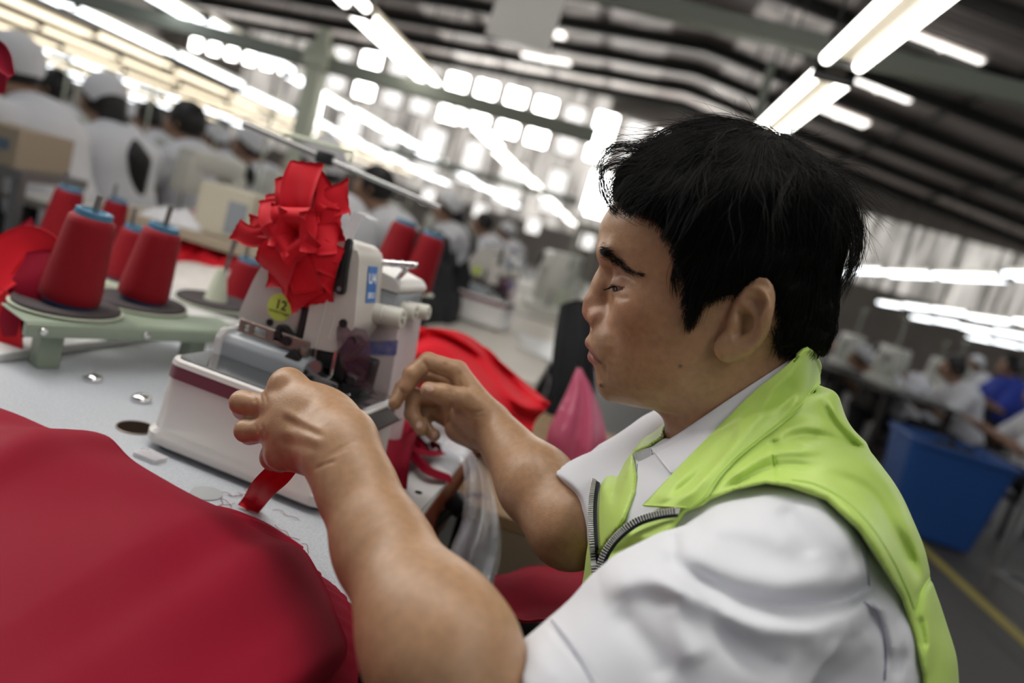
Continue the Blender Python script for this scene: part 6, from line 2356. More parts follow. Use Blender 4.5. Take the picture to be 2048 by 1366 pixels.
def build_hall():
    bm = bmesh.new(); add_box(bm, ((XL + XR) / 2, 13.0, -.05), (XR - XL, 40, .1))
    struct(bm_obj('floor', bm, M_FLOOR))
    bm = bmesh.new(); add_box(bm, (2.27, 8.0, .001), (.075, 22, .002))
    struct(bm_obj('trim_1', bm, M_YELLOW))
    m = roof_mat()
    for nm, xa, xb in (('ceiling_left', XL - .5, RX), ('ceiling_right', RX, XR + .5)):
        bm = bmesh.new()
        y0, y1 = YN, YF + .4
        za, zb = roof_z(xa), roof_z(xb)
        vs = [bm.verts.new(p) for p in ((xa, y0, za), (xb, y0, zb), (xb, y1, zb), (xa, y1, za), (xa, y0, za + .12), (xb, y0, zb + .12), (xb, y1, zb + .12), (xa, y1, za + .12))]
        for f in ((0, 1, 2, 3), (4, 5, 6, 7), (0, 1, 5, 4), (1, 2, 6, 5), (2, 3, 7, 6), (3, 0, 4, 7)): bm.faces.new([vs[i] for i in f])
        struct(bm_obj(nm, bm, m))
    # rafters
    n = 2
    for y in np.arange(7.0, 31.5, 2.7):
        bm = bmesh.new()
        for xa, xb in ((XL, RX), (RX, XR)):
            za, zb = roof_z(xa) - .02, roof_z(xb) - .02
            for w, h0, h1 in ((.16, -.02, .02), (.03, -.30, -.02), (.16, -.33, -.30)):
                vs = [bm.verts.new(p) for p in ((xa, y - w / 2, za + h0), (xb, y - w / 2, zb + h0), (xb, y + w / 2, zb + h0), (xa, y + w / 2, za + h0), (xa, y - w / 2, za + h1), (xb, y - w / 2, zb + h1), (xb, y + w / 2, zb + h1), (xa, y + w / 2, za + h1))]
                for f in ((0, 1, 2, 3), (4, 5, 6, 7), (0, 1, 5, 4), (1, 2, 6, 5), (2, 3, 7, 6), (3, 0, 4, 7)): bm.faces.new([vs[i] for i in f])
        struct(bm_obj('trim_%d' % n, bm, M_BEAM)); n += 1
    # purlins along the hall
    for x in (3.9, 7.6, 11.5):
        bm = bmesh.new(); add_box(bm, (x, (YN + YF) / 2, roof_z(x) - .12), (.10, YF - YN - .2, .14))
        struct(bm_obj('trim_%d' % n, bm, M_BEAM)); n += 1
    # walls
    def wall(name, c, s):
        bm = bmesh.new(); add_box(bm, c, s)
        return struct(bm_obj(name, bm, M_WALL))
    wall('wall_back', ((XL + XR) / 2, YF + .15, 4.0), (XR - XL, .3, 8.0))
    bm = bmesh.new()
    add_prism(bm, [(XL, 8.0), (XR, 8.0 if roof_z(XR) > 8 else 8.0), (RX, RZ + .1)], YF + .02, YF + .3, XZ(0))
    struct(bm_obj('trim_%d' % n, bm, M_WALL)); n += 1
    wall('wall_right', (XR + .15, (YN + YF) / 2, 3.1), (.3, YF - YN, 6.2))
    wall('wall_left', (XL - .15, (YN + YF) / 2, 3.4), (.3, YF - YN, 6.8))
    # windows of the far wall
    k = 1
    def window(x, z, w, h, y=YF - .02, m=M_WINDOW):
        nonlocal k
        bm = bmesh.new(); add_box(bm, (x, y, z), (w, .06, h), None, .01, 1)
        o = struct(bm_obj('window_%d' % k, bm, m)); k += 1
        bm = bmesh.new()
        for dx in (-w / 2, w / 2): add_box(bm, (x + dx, y - .04, z), (.07, .08, h + .07))
        for dz in (-h / 2, h / 2): add_box(bm, (x, y - .04, z + dz), (w, .08, .06))
        bm_obj('frame', bm, M_WALL, o)
    rr = random.Random(3)
    # translucent sheets let into the far wall
    for i in range(9):
        bm = bmesh.new(); add_box(bm, (-1.0 - 2.2 * i, YF - .015, 5.0), (2.16, .03, 6.2 if i else 5.0))
        struct(bm_obj('window_%d' % (60 + i), bm, M_SHEET))
    for i in range(13):
        x = 2.15 - 1.42 * i
        window(x, 6.35 + rr.uniform(-.05, .05), 1.0, 1.9 if i < 2 else 2.2, m=M_WINDOW if i < 2 or rr.random() < .5 else M_WINDOW_B)
    for i in range(9):
        x = .6 - 2.05 * i
        window(x, 3.6 + .3 * math.sin(i * 1.7), .95 + .3 * (i % 2), 2.0, m=M_WINDOW if rr.random() < .4 else M_WINDOW_B)
    for i in range(6):
        window(-17.5 - .95 * i, 6.0, .62, 1.2)
    for i in range(7):
        window(1.2 - 2.6 * i, 1.75, .7, .7, m=M_WINDOW_B)
    # glowing panels added to brighten the right wall, far wall's right half and roof
    for i in range(9):
        bm = bmesh.new(); add_box(bm, (XR - .015, 6.5 + 2.9 * i, 4.6), (.03, 2.6, 2.6))
        struct(bm_obj('window_%d' % (80 + i), bm, M_WALL_GLOW))
    for i in range(7):
        bm = bmesh.new(); add_box(bm, (4.6 + 2.1 * i, YF - .015, 4.7), (1.9, .03, 2.9))
        struct(bm_obj('window_%d' % (70 + i), bm, M_WALL_GLOW))
    kk = 90
    for y in np.arange(8.35, 30, 2.7):
        for x in (-8.2, -5.9, -3.6, -1.3, 2.6):
            bm = bmesh.new()
            a = math.atan(RS * (1 if x > RX else -.55))
            add_box(bm, (0, 0, 0), (1.9, 2.0, .02), Matrix.Rotation(a, 3, 'Y'))
            o = bm_obj('window_%d' % kk, bm, M_ROOFSHEET); o.location = (x, y, roof_z(x) - .02); struct(o); kk += 1
    # skylights
    def sky(x, y, wx, wy):
        nonlocal k
        bm = bmesh.new()
        a = math.atan(RS * (1 if x > RX else -.55))
        add_box(bm, (0, 0, 0), (wx, wy, .03), Matrix.Rotation(a, 3, 'Y'), .01, 1)
        add_box(bm, (0, 0, -.03), (.06, wy, .05), Matrix.Rotation(a, 3, 'Y'))
        o = bm_obj('window_%d' % k, bm, M_SKYLIGHT); o.location = (x, y, roof_z(x) - .05); struct(o); k += 1
    for y in (9.9, 13.8, 17.9, 21.4, 25.0): sky(5.8, y, 1.9, .62)
    for y in (13.5, 17.4, 21.2, 25.0, 28.5): sky(-4.9, y, 2.0, .7)
    for y in (14, 19, 24): sky(12.5, y, .5, 1.1)
    # posts and cross beams that carry the lamps
    p = at(575, 400, 4.3)
    top = at(648, 95, 4.3)
    lampz = 1.93
    bm = bmesh.new(); add_box(bm, (p[0], p[1], top[2] / 2), (.10, .10, top[2]), None, .006, 1)
    add_box(bm, (p[0], p[1], top[2] - .10), (.16, .14, .12), None, .006, 1)
    add_box(bm, (p[0], p[1], top[2] + .04), (.07, .07, .08), None, .006, 1)
    o = bm_obj('steel_post', bm, M_CREAMGREEN, auto=35); tag(o, 'pale green steel post left of the lamps, behind the red scrap bundle', 'post')
    def beam(name, x0, x1, y, z, h, label):
        bm = bmesh.new(); add_box(bm, ((x0 + x1) / 2, y, z), (x1 - x0, .07, h), None, .006, 1)
        o = bm_obj(name, bm, M_BEAMG, auto=35); tag(o, label, 'beam')
    q = at(790, 190, 4.3)
    beam('cross_beam', p[0] - 3.2, p[0] + 1.75, p[1], top[2] - .12, .09, 'grey-green cross beam on the pale post, reaching the warm lamp row')
    q = at(1860, 145, 3.0)
    beam('cross_beam', q[0] - 3.2, q[0] + 2.5, q[1], q[2], .085, 'grey-green cross beam passing above the twin lamp over the man')
    q = at(940, 345, 8.5)
    beam('cross_beam', q[0] - 1.2, q[0] + 1.4, q[1], q[2], .08, 'thin distant cross beam near the middle lamps')
    # slanted hanger
    bm = bmesh.new(); add_tube(bm, [at(1545, 125, 3.4), at(1515, 235, 3.4)], .022, 10)
    c = at(1530, 180, 3.4)
    for v in bm.verts: v.co -= Vector(c)
    place('lamp_hanger', bm, c, M_BEAMG, 'thin slanted hanger rod beside the lamp over the man', 'hanger')
    # white sign
    c = at(1050, 30, 3.2)
    qs = [at(1012, -60, 3.1), at(1150, -60, 3.15), at(1097, 108, 3.25), at(970, 68, 3.2)]
    n_ = np.cross(qs[1] - qs[0], qs[3] - qs[0]); n_ /= np.linalg.norm(n_)
    o = mesh_obj('hanging_sign', [q - c for q in qs], [(0, 1, 2, 3)], M_SIGN, smooth=False)
    o.location = c
    tag(o, 'blank white paper sign hanging from the roof at the top of the picture', 'sign')
    build_lamps()


ORD = ['first', 'second', 'third', 'fourth', 'fifth', 'sixth', 'seventh', 'eighth', 'ninth', 'tenth', 'eleventh', 'twelfth', 'thirteenth', 'fourteenth', 'fifteenth', 'sixteenth', 'seventeenth', 'eighteenth', 'nineteenth', 'twentieth', 'twenty-first', 'twenty-second']


def lamp_proto(cool):
    t = empty('tube_lamp', (0, 0, 0))
    bm = bmesh.new()
    add_prism(bm, [(-.030, .012), (-.040, .060), (.040, .060), (.030, .012)], -.61, .61, XZ(0))
    bm_obj('reflector', bm, M_REFL, t)
    for s in (-1, 1):
        bm = bmesh.new(); add_tube(bm, [(s * .050, -.585, .004), (s * .050, .585, .004)], .019, 12)
        bm_obj('tube', bm, (M_TUBE, M_TUBE_C, M_TUBE_W)[cool], t, smooth=False, auto=40)
    for s in (-1, 1):
        bm = bmesh.new(); add_box(bm, (0, s * .597, .012), (.13, .024, .055), None, .004, 1)
        bm_obj('socket', bm, M_BLACKP, t, auto=35)
    for s in (-.4, .4):
        bm = bmesh.new(); add_tube(bm, [(0, s, .05), (0, s, .9)], .004, 6)
        bm_obj('hanger_wire', bm, M_BEAM, t)
    return t


def build_lamps():
    z = 1.88
    rows = [  # x, first y, count, cool, description
        (.49, .445, 4, False, 'row over the man'),
        (-1.42, 1.225, 16, False, 'warm row left of the white sign'),
        (-3.0, 2.4, 14, True, 'cool row beside the pale post'),
        (-4.65, 3.2, 12, True, 'second row left of the post'),
        (-5.7, 3.4, 12, 2, 'third row left of the post'),
        (-6.9, 4.0, 12, 2, 'fourth row left of the post'),
        (-8.3, 4.6, 12, 2, 'fifth row left of the post'),
        (-9.8, 5.2, 11, True, 'sixth row left of the post'),
        (-11.6, 6.2, 10, 2, 'seventh row left of the post'),
        (-13.5, 7.2, 10, True, 'eighth row left of the post'),
        (-16.0, 8.6, 10, True, 'row nearest the left wall'),
        (3.1, 3.0, 9, True, 'first row right of the man'),
        (5.7, 5.0, 9, True, 'second row right of the man'),
        (7.6, 6.6, 10, True, 'third row right of the man'),
        (10, 8.6, 10, True, 'fourth row right of the man'),
        (13, 11, 9, True, 'fifth row right of the man'),
    ]
    protos = [lamp_proto(0), lamp_proto(1), lamp_proto(2)]
    used = set()
    for x, y0, n, cool, desc in rows:
        for i in range(n):
            p = protos[int(cool)]
            if p not in used:
                o = p; used.add(p)
            else: o = copy_tree(p)
            o.location = (x, y0 + 1.25 * i, z + .02 * math.sin(i * 2.3 + x))
            tag(o, '%s lamp from the near end of the %s' % (ORD[i], desc), 'lamp', 'hanging tube lamps')
# ------------------------------------------------------------------ other workers and their places
M_SKINB = mat('worker_skin', (.33, .19, .125), .55)
M_WSHIRT = mat('worker_white_shirt', (.72, .72, .75), .85)
M_WBLUE = mat('worker_blue_shirt', (.03, .06, .40), .8)
M_WTROUS = mat('worker_dark_trousers', (.012, .012, .016), .85)
M_WHAIR = mat('worker_black_hair', (.010, .008, .007), .5)
M_WCAP = mat('white_head_cloth', (.66, .66, .68), .85)
M_TABLE2 = mat('pale_table_top', (.60, .56, .50), .5)
M_DARKW = mat('dark_table_frame', (.030, .026, .024), .6)
M_BGM = mat('pale_machine_enamel', (.58, .58, .52), .4)


def worker_mesh(kind):
    """figure sitting (or standing) and facing -X, seat at the origin's floor"""
    lean = {'seated': .17, 'upright': .07, 'bent': .30, 'standing': .14}[kind]
    st = kind == 'standing'
    hz = .86 if st else .50
    hip = np.array([0, 0, hz]); ch = np.array([-lean, 0, hz + .40]); nk = np.array([-lean * 1.35, 0, hz + .52]); hd = np.array([-lean * 1.75 - .03, 0, hz + .655])
    if kind == 'bent':
        ch[2] -= .07; nk[2] -= .11; hd[2] -= .15
    sh = [np.array([-lean * 1.15, s * .185, hz + (.36 if kind == 'bent' else .45)]) for s in (-1, 1)]
    el = [np.array([-lean * 1.15 - .16, s * .24, hz + .21]) for s in (-1, 1)]
    wr = [np.array([-lean * 1.15 - .40, s * .12, hz + .29]) for s in (-1, 1)]
    if st:
        kn = [np.array([-.02, s * .10, .48]) for s in (-1, 1)]; ft = [np.array([0, s * .11, .06]) for s in (-1, 1)]
    else:
        kn = [np.array([-.42, s * .12, .52]) for s in (-1, 1)]; ft = [np.array([-.38, s * .12, .07]) for s in (-1, 1)]

    def skin(P):
        d = s_ell(P, hd, (.098, .076, .118))
        d = smin(d, s_ell(P, hd + [-.075, 0, -.045], (.040, .050, .055)), .03)      # jaw
        d = smin(d, s_cone(P, hd + [-.088, 0, .012], hd + [-.112, 0, -.022], .010, .014), .014)  # nose
        for s in (-1, 1):
            d = smin(d, s_ell(P, hd + [.005, s * .078, -.01], (.018, .010, .030)), .008)
            d = smax(d, -s_ell(P, hd + [-.098, s * .033, .018], (.016, .016, .010)), .012)
        d = smin(d, s_cone(P, hd + [.01, 0, -.08], nk, .052, .058), .02)
        d = smin(d, s_cone(P, ch, nk, .06, .05), .04)
        for i in (0, 1):
            d = smin(d, s_cone(P, sh[i], el[i], .040, .040), .02)
            d = smin(d, s_cone(P, el[i], wr[i], .042, .026), .02)
            pd = _norm(wr[i] - el[i])
            pc = wr[i] + pd * .055
            d = smin(d, s_ell(P, pc, (.050, .038, .018)), .02)
            for k in range(4):
                f0 = pc + pd * .030 + np.array([0, (k - 1.5) * .019, 0])
                d = smin(d, s_chain(P, [f0, f0 + pd * .035 + [0, 0, -.006], f0 + pd * .055 + [0, 0, -.024]], [.0095, .009, .008]), .006)
            s = 1 if i else -1
            t0 = pc + np.array([-.01, -s * .030, -.005])
            d = smin(d, s_chain(P, [t0, t0 + pd * .025 + [0, -s * .018, -.01], t0 + pd * .05 + [0, -s * .012, -.02]], [.011, .010, .008]), .008)
            d = smin(d, s_cone(P, hip, kn[i], .06, .05), .04)
            d = smin(d, s_cone(P, kn[i], ft[i], .05, .04), .03)
            d = smin(d, s_cone(P, ft[i] + [.02, 0, -.03], ft[i] + [-.14, 0, -.035], .035, .030), .02)
        return d

    def shirt(P):
        d = smin(s_cone(P, hip + [0, 0, .03], ch, .150, .150), s_cone(P, ch, nk + [0, 0, -.03], .15, .065), .08)
        sq = P.copy(); sq[:, 1] *= .86
        d = smin(d, s_cone(sq, hip + [0, 0, -.03], ch + [.01, 0, .02], .155, .150), .05)
        for i in (0, 1):
            e2 = sh[i] + (el[i] - sh[i]) * .82
            d = smin(d, s_cone(P, sh[i], e2, .074, .066), .05)
        d = d - .006 * vnoise(P, .12, 4)
        return smax(d, (hz - .06) - P[:, 2], .01)

    def trousers(P):
        d = s_ell(P, hip + [.02, 0, -.02], (.165, .185, .15))
        for i in (0, 1):
            d = smin(d, s_cone(P, hip + [0, (i * 2 - 1) * .09, -.02], kn[i], .105, .080), .05)
            d = smin(d, s_cone(P, kn[i], ft[i] + [0, 0, .05], .078, .062), .04)
        return smax(d, P[:, 2] - (hz + .10), .01)

    def hair(P):
        d = s_ell(P, hd + [.012, 0, .018], (.112, .090, .118))
        face = s_ell(P, hd + [-.125, 0, -.05], (.085, .11, .12))
        return smax(smax(d, -face, .02), (hd[2] - .07) - P[:, 2] - .5 * (P[:, 0] - hd[0]), .02)

    def longhair(P):
        d = hair(P)
        t = s_chain(P, [hd + [.07, 0, .0], hd + [.135, 0, -.12], ch + [.185, 0, .02], ch + [.205, .01, -.24]], [.065, .062, .058, .030])
        return smin(d, t, .03)

    def cap(P):
        d = s_ell(P, hd + [.010, 0, .030], (.120, .098, .112))
        d = smax(d, (hd[2] + .005) - P[:, 2] - .55 * (P[:, 0] - hd[0]), .015)
        return d
    lo, hi = (-.85, -.42, -.02), (.42, .42, hz + .88)
    h = .0125
    return {'body': polygonise(skin, lo, hi, .010), 'shirt': polygonise(shirt, lo, hi, .014), 'trousers': polygonise(trousers, lo, hi, .016),
            'hair': polygonise(hair, lo, hi, .012), 'longhair': polygonise(longhair, lo, hi, .012), 'cap': polygonise(cap, lo, hi, .012)}


WM = {}


def worker_part(kind, name, m, parent):
    key = (kind, name)
    if key not in WM:
        V, F = WK[kind][name]
        o = fast_mesh({'longhair': 'hair', 'cap': 'head_cloth'}.get(name, name), V, F, m, None, world_from_cam=False)
        WM[key] = o.data
        o.parent = parent
        return o
    o = bpy.data.objects.new({'longhair': 'hair', 'cap': 'head_cloth'}.get(name, name), WM[key])
    COL.objects.link(o)
    o.parent = parent
    if o.data.materials[0] != m:
        o.material_slots[0].link = 'OBJECT'
        o.material_slots[0].material = m
    return o


WK = {}
HEADZ = {'seated': (1.155, -.3275), 'bent': (1.005, -.555), 'upright': (1.155, -.1525), 'standing': (1.515, -.275)}


def on_x(px, py, x):
    d = FWD + (px - 1024) / FPX * CR - (py - 683) / FPX * CU
    return CAM + (x - CAM[0]) / d[0] * d


def worker(px, py, X, kind, head, label, rot=0.0, shirt=None, stool=True, machine=None):
    if kind not in WK: WK[kind] = worker_mesh(kind)
    hpnt = on_x(px, py, X)
    if machine:
        bg_machine(X - .50, hpnt[1] - .02, machine)
    hz, hx = HEADZ[kind]
    s = hpnt[2] / hz
    s = min(max(s, .90), 1.06)
    off = np.array([math.cos(rot) * hx, math.sin(rot) * hx]) * s
    t = empty('person', (hpnt[0] - off[0], hpnt[1] - off[1], 0), rot, label, 'person')
    t.scale = (s, s, s)
    worker_part(kind, 'body', M_SKINB, t)
    worker_part(kind, 'shirt', shirt or M_WSHIRT, t)
    worker_part(kind, 'trousers', M_WTROUS, t)
    if head in ('hair', 'longhair'): worker_part(kind, head, M_WHAIR, t)
    if head == 'cap':
        worker_part(kind, 'hair', M_WHAIR, t)
        worker_part(kind, 'cap', M_WCAP, t)
    if head == 'longcap':
        worker_part(kind, 'longhair', M_WHAIR, t)
        worker_part(kind, 'cap', M_WCAP, t)
    if kind != 'standing' and stool:
        st = empty('stool', t.location, rot, 'dark stool under the ' + label.split(',')[0], 'stool')
        st.scale = (s, s, s)
        if 'stool' not in WM:
            bm = bmesh.new(); add_box(bm, (.02, 0, .315), (.34, .34, .04), None, .008, 1)
            a = bm_obj('seat', bm, M_DARKW, st, auto=35)
            L = []
            for x in (-.12, .16):
                for y in (-.14, .14):
                    bm = bmesh.new(); add_box(bm, (x, y, .148), (.03, .03, .296))
                    L.append(bm_obj('leg', bm, M_DARKW, st))
            WM['stool'] = [a] + L
        else:
            for q in WM['stool']:
                c = q.copy(); COL.objects.link(c); c.parent = st
    return t


def bg_table(x, y, w, l, label, top=None, z=.76, rot=0):
    t = empty('sewing_table', (x, y, 0), rot, label, 'table')
    key = ('tab', w, l, z, top)
    if key not in WM:
        bm = bmesh.new(); add_box(bm, (0, 0, z - .015), (w, l, .03), None, .003, 1)
        a = bm_obj('tabletop', bm, top or M_TABLE2, t, auto=35)
        out = [a]
        for sx in (-1, 1):
            for sy in (-1, 1):
                bm = bmesh.new(); add_box(bm, (sx * (w / 2 - .06), sy * (l / 2 - .08), (z - .03) / 2), (.04, .04, z - .03))
                out.append(bm_obj('leg', bm, M_DARKW, t))
        bm = bmesh.new(); add_box(bm, (0, 0, .18), (w - .14, .04, .04))
        out.append(bm_obj('foot_bar', bm, M_DARKW, t))
        bm = bmesh.new(); add_box(bm, (-.1, 0, z - .13), (.20, .28, .20), None, .02, 2)
        out.append(bm_obj('motor_box', bm, M_DARKW, t, auto=35))
        WM[key] = out
    else:
        for q in WM[key]:
            c = q.copy(); COL.objects.link(c); c.parent = t
    return t


def bg_machine(x, y, label, z=.76, rot=0):
    t = empty('sewing_machine', (x, y, z), rot, label, 'sewing machine', 'machines at the other places')
    if 'mach' not in WM:
        out = []
        def part(n, fn, m):
            bm = bmesh.new(); fn(bm); out.append(bm_obj(n, bm, m, t, auto=35))
        part('bed', lambda b: add_box(b, (0, 0, .025), (.18, .46, .05), None, .008, 2), M_BGM)
        part('pillar', lambda b: add_box(b, (0, .16, .15), (.11, .12, .22), None, .018, 3), M_BGM)
        part('arm', lambda b: (add_box(b, (0, -.02, .285), (.10, .44, .10), None, .022, 3),), M_BGM)
        part('head', lambda b: add_box(b, (0, -.20, .215), (.09, .10, .16), None, .016, 3), M_BGM)
        part('hand_wheel', lambda b: add_lathe(b, [(0, 0), (.062, 0), (.068, .008), (.068, .03), (.05, .04), (0, .04)], (0, .225, .27), (0, 1, 0), 24), M_BLACKP)
        part('needle_bar', lambda b: (add_tube(b, [(0, -.21, .14), (0, -.21, .055)], .006, 10), add_box(b, (0, -.215, .055), (.03, .03, .008))), M_STEEL_D)
        part('thread_pole', lambda b: (add_tube(b, [(.10, .22, .0), (.10, .22, .62)], .007, 8), add_tube(b, [(.10, .08, .60), (.10, .36, .60)], .005, 8), add_lathe(b, [(0, 0), (.035, 0), (.022, .13), (0, .13)], (.10, .14, .02), n=16)), M_CREAMGREEN)
        WM['mach'] = out
    else:
        for q in WM['mach']:
            c = q.copy(); COL.objects.link(c); c.parent = t
    return t


def build_background():
    W = [
        (28, 95, -2.75, 'seated', 'cap', 'white-capped worker at the far left edge, bent over the work', .10),
        (205, 200, -2.75, 'seated', 'longcap', 'long-haired worker with white head cloth, back turned, beyond the thread cones', -.30),
        (372, 238, -2.75, 'upright', 'hair', 'bare-headed worker sitting upright, next beyond the long-haired one', .05),
        (500, 292, -2.75, 'seated', 'cap', 'white-capped worker above the cream box', .1),
        (590, 330, -2.75, 'seated', 'hair', 'dark-haired worker directly behind the pale post', 0),
        (112, 140, -4.2, 'upright', 'hair', 'dark-haired worker between the far left one and the long-haired one', .3),
        (300, 215, -4.2, 'seated', 'hair', 'bare-headed bent worker in the row behind the long-haired one', -.1),
        (432, 268, -4.2, 'seated', 'cap', 'small white-capped worker up left of the cream box', 0),
        (60, 172, -5.6, 'seated', 'cap', 'white-capped worker small beyond the far left one', .1),
        (250, 212, -5.6, 'seated', 'cap', 'small capped worker seen over the long-haired one\'s head', .1),
        (390, 258, -5.6, 'seated', 'hair', 'tiny dark-haired worker in the third row at left', 0),
        (180, 200, -7.2, 'upright', 'cap', 'tiny white-capped worker in the fourth row at left', 0),
        (640, 332, -1.45, 'seated', 'cap', 'white-capped worker right behind the red scrap bundle', -.3),
        (748, 374, -1.45, 'seated', 'hair', 'worker in white between the thread rail and the clear guard', .1),
        (895, 418, -1.45, 'upright', 'longcap', 'worker with white head cloth beyond the black garments', .4),
        (965, 447, -1.45, 'seated', 'hair', 'dark-haired worker next beyond the one with head cloth', .1),
        (1012, 464, -1.45, 'seated', 'cap', 'small white-capped worker left of the man\'s forehead', 0),
    ]
    for x, y, X, k, hd, lab, rot in W:
        worker(x, y, X, k, hd, lab, rot, machine='machine in front of the ' + lab.split(',')[0])
    R = [
        (1722, 716, 2.45, 'bent', 'cap', 'white-shirted worker bending left just beyond the lime shoulder', -.2, None, 1),
        (1680, 690, 3.0, 'bent', 'cap', 'white-capped worker half hidden behind the lime collar', -.1, None, 0),
        (1790, 742, 3.0, 'bent', 'hair', 'dark-haired bent worker between the white back and the blue shirt', .1, None, 1),
        (1905, 737, 3.0, 'seated', 'hair', 'worker in white shirt beyond the blue bin', .0, None, 1),
        (1950, 728, 5.8, 'seated', 'cap', 'far white-capped worker left of the blue shirt', .1, None, 1),
        (2022, 724, 4.4, 'upright', 'hair', 'worker in a bright blue shirt at the right edge', .1, M_WBLUE, 1),
        (2086, 790, 3.2, 'upright', 'hair', 'large white-shirted worker cut off by the right edge', -.15, None, 0),
    ]
    for x, y, X, k, hd, lab, rot, sh, mc in R:
        worker(x, y, X, k, hd, lab, rot, sh, machine=('machine in front of the ' + lab) if mc else None)
    def table_row(xc, y0, n, lab, top=None, l=1.22):
        for i in range(n):
            bg_table(xc, y0 + i * (l + .02), .60, l, '%s sewing table from the near end of the %s' % (ORD[i], lab), top)
    table_row(-3.25, 2.6, 4, 'second row left of the man')
    table_row(-4.70, 4.5, 3, 'third row left of the man')
    table_row(-6.10, 5.9, 3, 'fourth row left of the man')
    table_row(-7.70, 8.4, 1, 'fifth row left of the man')
    table_row(-1.95, 2.9, 6, 'first row left of the man')
    table_row(1.95, 6.85, 1, 'aisle row at right', M_DARKW)
    table_row(2.58, 6.15, 1, 'bin side of the right aisle', M_DARKW)
    table_row(2.62, 7.7, 2, 'first dark row at right', M_DARKW)
    table_row(3.85, 8.0, 1, 'second dark row at right', M_DARKW)
    table_row(5.25, 11.1, 1, 'third dark row at right', M_DARKW)
    # ---- the next places of the man's own row
    nxt = [(2.42, 'next place behind the red cloth pile'), (4.0, 'second place along the row'), (5.6, 'third place along the row')]
    for y, lab in nxt:
        bg_table(-.46, y + .10, .72, 1.45, 'pale sewing table at the ' + lab)
    q = on_z(1000, 648, .76)
    m = copy_tree(OVERLOCK); m.location = (q[0] + .02, q[1] - .25, .76); m.rotation_euler = (0, 0, MRZ)
    tag(m, 'second white overlock machine, on the pale table behind the red cloth pile', 'sewing machine')
    bg_machine(-.30, 3.75, 'pale green machine on the second table along the row, beyond the second overlock', rot=.2)
    bg_machine(-.34, 4.6, 'pale machine on the far end of the second table along the row')
    bg_machine(-.30, 5.9, 'pale machine on the third table along the row')
    # papers and small white things on the next table
    for i, (x, y, a) in enumerate(((1080, 690, .3), (1110, 720, .9))):
        p = on_z(x, y, .761)
        bm = bmesh.new(); add_box(bm, (0, 0, .003 + .004 * i), (.16, .22, .006 + .006 * i), Matrix.Rotation(a, 3, 'Z'), .001, 1)
        place('paper_stack', bm, p, M_WHITELAM, ('thin' if i == 0 else 'thicker') + ' white paper stack on the pale table beyond the red cloth pile', 'paper')
    # hanging black garment before the man's face
    rows = [[at(1120, 610, 1.9), at(1150, 600, 1.9), at(1185, 605, 1.95)], [at(1108, 680, 1.85), at(1150, 680, 1.82), at(1190, 690, 1.9)], [at(1100, 760, 1.85), at(1140, 760, 1.8), at(1190, 770, 1.9)], [at(1092, 850, 1.85), at(1130, 850, 1.82), at(1190, 860, 1.9)]]
    G = loft(rows, 30, 30); o = G.mean((0, 1))
    G = G - FWD[None, None] * (.012 * np.sin(np.linspace(0, 15, 30))[None, :, None])
    b = sheet_w('black_garment', G - o, .012, M_BLACKCLOTH); b.location = o
    tag(b, 'black garment hanging beyond the chin of the man in the lime vest', 'clothes')
    # boxes at left
    p = at(20, 330, 2.35)
    t = empty('cardboard_box', (p[0], p[1], .880), .1, 'brown cardboard box with blue print on the shelf at the left edge', 'box')
    bm = bmesh.new(); add_box(bm, (0, 0, .065), (.24, .26, .13), None, .004, 1); bm_obj('carton', bm, M_CARD, t, auto=35)
    bm = bmesh.new(); add_box(bm, (.02, -.131, .07), (.14, .002, .035)); bm_obj('print', bm, mat('blue_print', (.12, .17, .24), .7), t)
    t = empty('shelf', (p[0], p[1], 0), .1, 'grey metal shelf under the cardboard box at the left edge', 'shelf')
    for z in (.40, .865):
        bm = bmesh.new(); add_box(bm, (0, 0, z), (.34, .32, .03)); bm_obj('board', bm, M_GREYFRAME, t)
    for sx in (-.15, .15):
        for sy in (-.14, .14):
            bm = bmesh.new(); add_box(bm, (sx, sy, .425), (.03, .03, .85)); bm_obj('upright', bm, M_GREYFRAME, t)
    p = at(475, 395, 2.15)
    z = .80
    t = empty('cream_box', (p[0], p[1], p[2] - .13), .12, 'cream box with grey side panel left of the red scrap bundle', 'box')
    bm = bmesh.new(); add_box(bm, (0, 0, .08), (.17, .16, .15), None, .005, 1); bm_obj('carton', bm, M_CREAMBOX, t, auto=35)
    bm = bmesh.new(); add_box(bm, (.043, -.081, .07), (.060, .003, .10)); bm_obj('panel', bm, M_GREYCOVER, t)
    bg_table(p[0] - .05, p[1] + .1, .6, .5, 'table under the cream box', M_CARD, p[2] - .126)
    for i, (x, y) in enumerate(((385, 425), (350, 412))):
        q = at(x, y, 2.12); q[2] = p[2] - .126
        heap('white_cloth', [q + [-.07, -.06, 0], q + [.07, -.06, 0], q + [.07, .06, 0], q + [-.07, .06, 0]], .05, M_WSHIRT, ('right' if i == 0 else 'left') + ' crumpled white cloth left of the cream box', 'cloth', 30 + i, 24)
    # blue bin and trolley at right
    build_bin()
    build_seat()


def build_seat():
    p = c2w(T3(1500, 1600))
    t = empty('stool', (p[0] + .02, p[1], 0), 0, 'dark stool under the man in the lime vest', 'stool')
    bm = bmesh.new(); add_box(bm, (0, 0, p[2] - .13), (.36, .36, .04), None, .01, 2); bm_obj('seat', bm, M_DARKW, t, auto=35)
    for sx in (-.14, .14):
        for sy in (-.14, .14):
            bm = bmesh.new(); add_box(bm, (sx, sy, (p[2] - .15) / 2), (.035, .035, p[2] - .15)); bm_obj('leg', bm, M_DARKW, t)


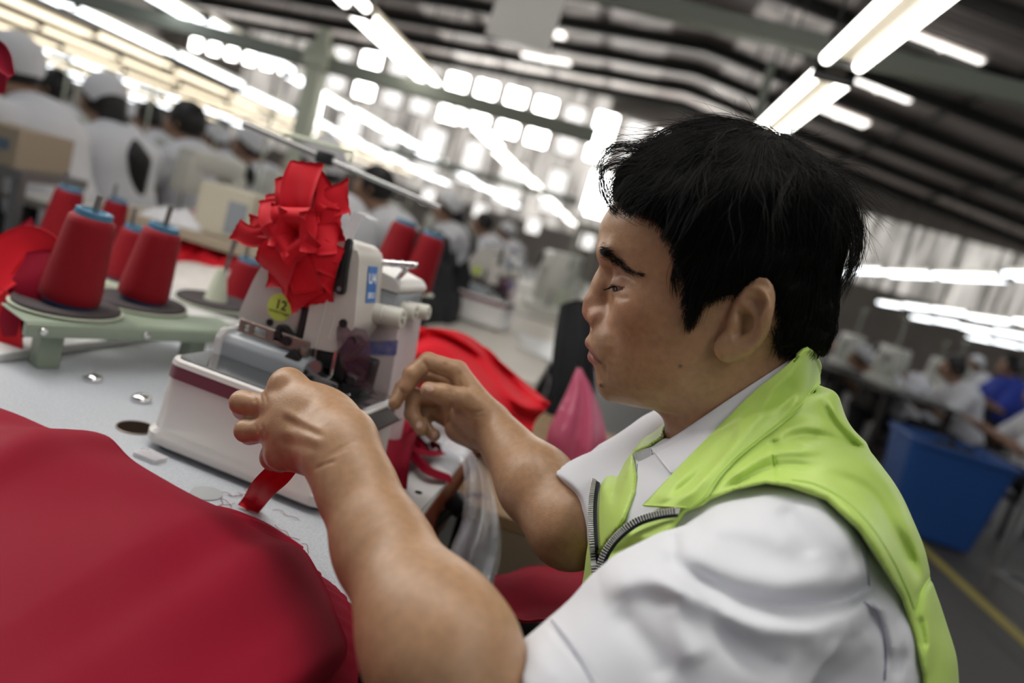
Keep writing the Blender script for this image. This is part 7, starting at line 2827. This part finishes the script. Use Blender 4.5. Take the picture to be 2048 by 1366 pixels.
def build_bin():
    o = np.array([2.40, 4.62, 0])
    t = empty('storage_bin', o, -.12, 'blue plastic bin of dark cloth on the floor beside the lime vest', 'bin')
    A = [rr_ring(-.24, .24, -.22, .22, .05, .02), rr_ring(-.30, .30, -.27, .27, .06, .58), rr_ring(-.32, .32, -.29, .29, .07, .585), rr_ring(-.32, .32, -.29, .29, .07, .61), rr_ring(-.285, .285, -.255, .255, .05, .61), rr_ring(-.23, .23, -.21, .21, .05, .05)]
    rings_obj('tub', A, M_BIN, t)
    heap('dark_cloth', [o + [-.24, -.21, .48], o + [.24, -.21, .48], o + [.24, .21, .48], o + [-.24, .21, .48]], .14, M_BLACKCLOTH, 'dark cloth heaped inside the blue bin', 'cloth', 40, 30)
    c = np.array([2.98, 3.55, 0])
    t = empty('trolley', c, .1, 'grey tubular trolley frame at the right edge in front of the large worker', 'trolley')
    def bar(n, a, b, r=.016):
        bm = bmesh.new(); add_tube(bm, [a, b], r, 10); bm_obj(n, bm, M_GREYFRAME, t, auto=40)
    for sx in (-.55, .55):
        for sy in (-.3, .3): bar('upright', (sx, sy, .0), (sx, sy, .62))
    for z in (.12, .62):
        for sy in (-.3, .3): bar('rail', (-.55, sy, z), (.55, sy, z))
        for sx in (-.55, .55): bar('rail', (sx, -.3, z), (sx, .3, z))
HSC = 1.0
# ------------------------------------------------------------------ build everything
def build_light():
    w = bpy.data.worlds.new('world'); SC.world = w; w.use_nodes = True
    bg = w.node_tree.nodes['Background']
    bg.inputs[0].default_value = (.95, .97, 1.0, 1)
    bg.inputs[1].default_value = .19
    def area(name, loc, target, sx, sy, e, col=(1, 1, 1)):
        ld = bpy.data.lights.new(name, 'AREA'); ld.shape = 'RECTANGLE'; ld.size = sx; ld.size_y = sy; ld.energy = e; ld.color = col
        o = bpy.data.objects.new(name, ld); COL.objects.link(o)
        o.location = loc
        o.rotation_euler = (Vector(target) - Vector(loc)).to_track_quat('-Z', 'Y').to_euler()
        return o
    # unseen area lights: one added for face and hands, one continuing the man's row
    area('unseen_overhead_light', (-.80, .80, 1.95), (-.1, .65, 1.0), .30, 2.4, 19, (1, .97, .92))
    area('unseen_overhead_light', (.55, -.1, 2.1), (.4, .4, 1.0), .30, 2.4, 7.5, (1, .97, .92))


make_camera()
SC.view_settings.view_transform = 'Standard'
SC.view_settings.look = 'None'
SC.view_settings.exposure = 0.0
SC.view_settings.gamma = 1.0
SC.view_settings.use_curve_mapping = False
build_light()
build_person(HSC)
OVERLOCK = build_machine()
build_scrap_bundle()
build_table()
build_table_things()
build_thread_stand()
build_cloths()
build_hall()
build_background()
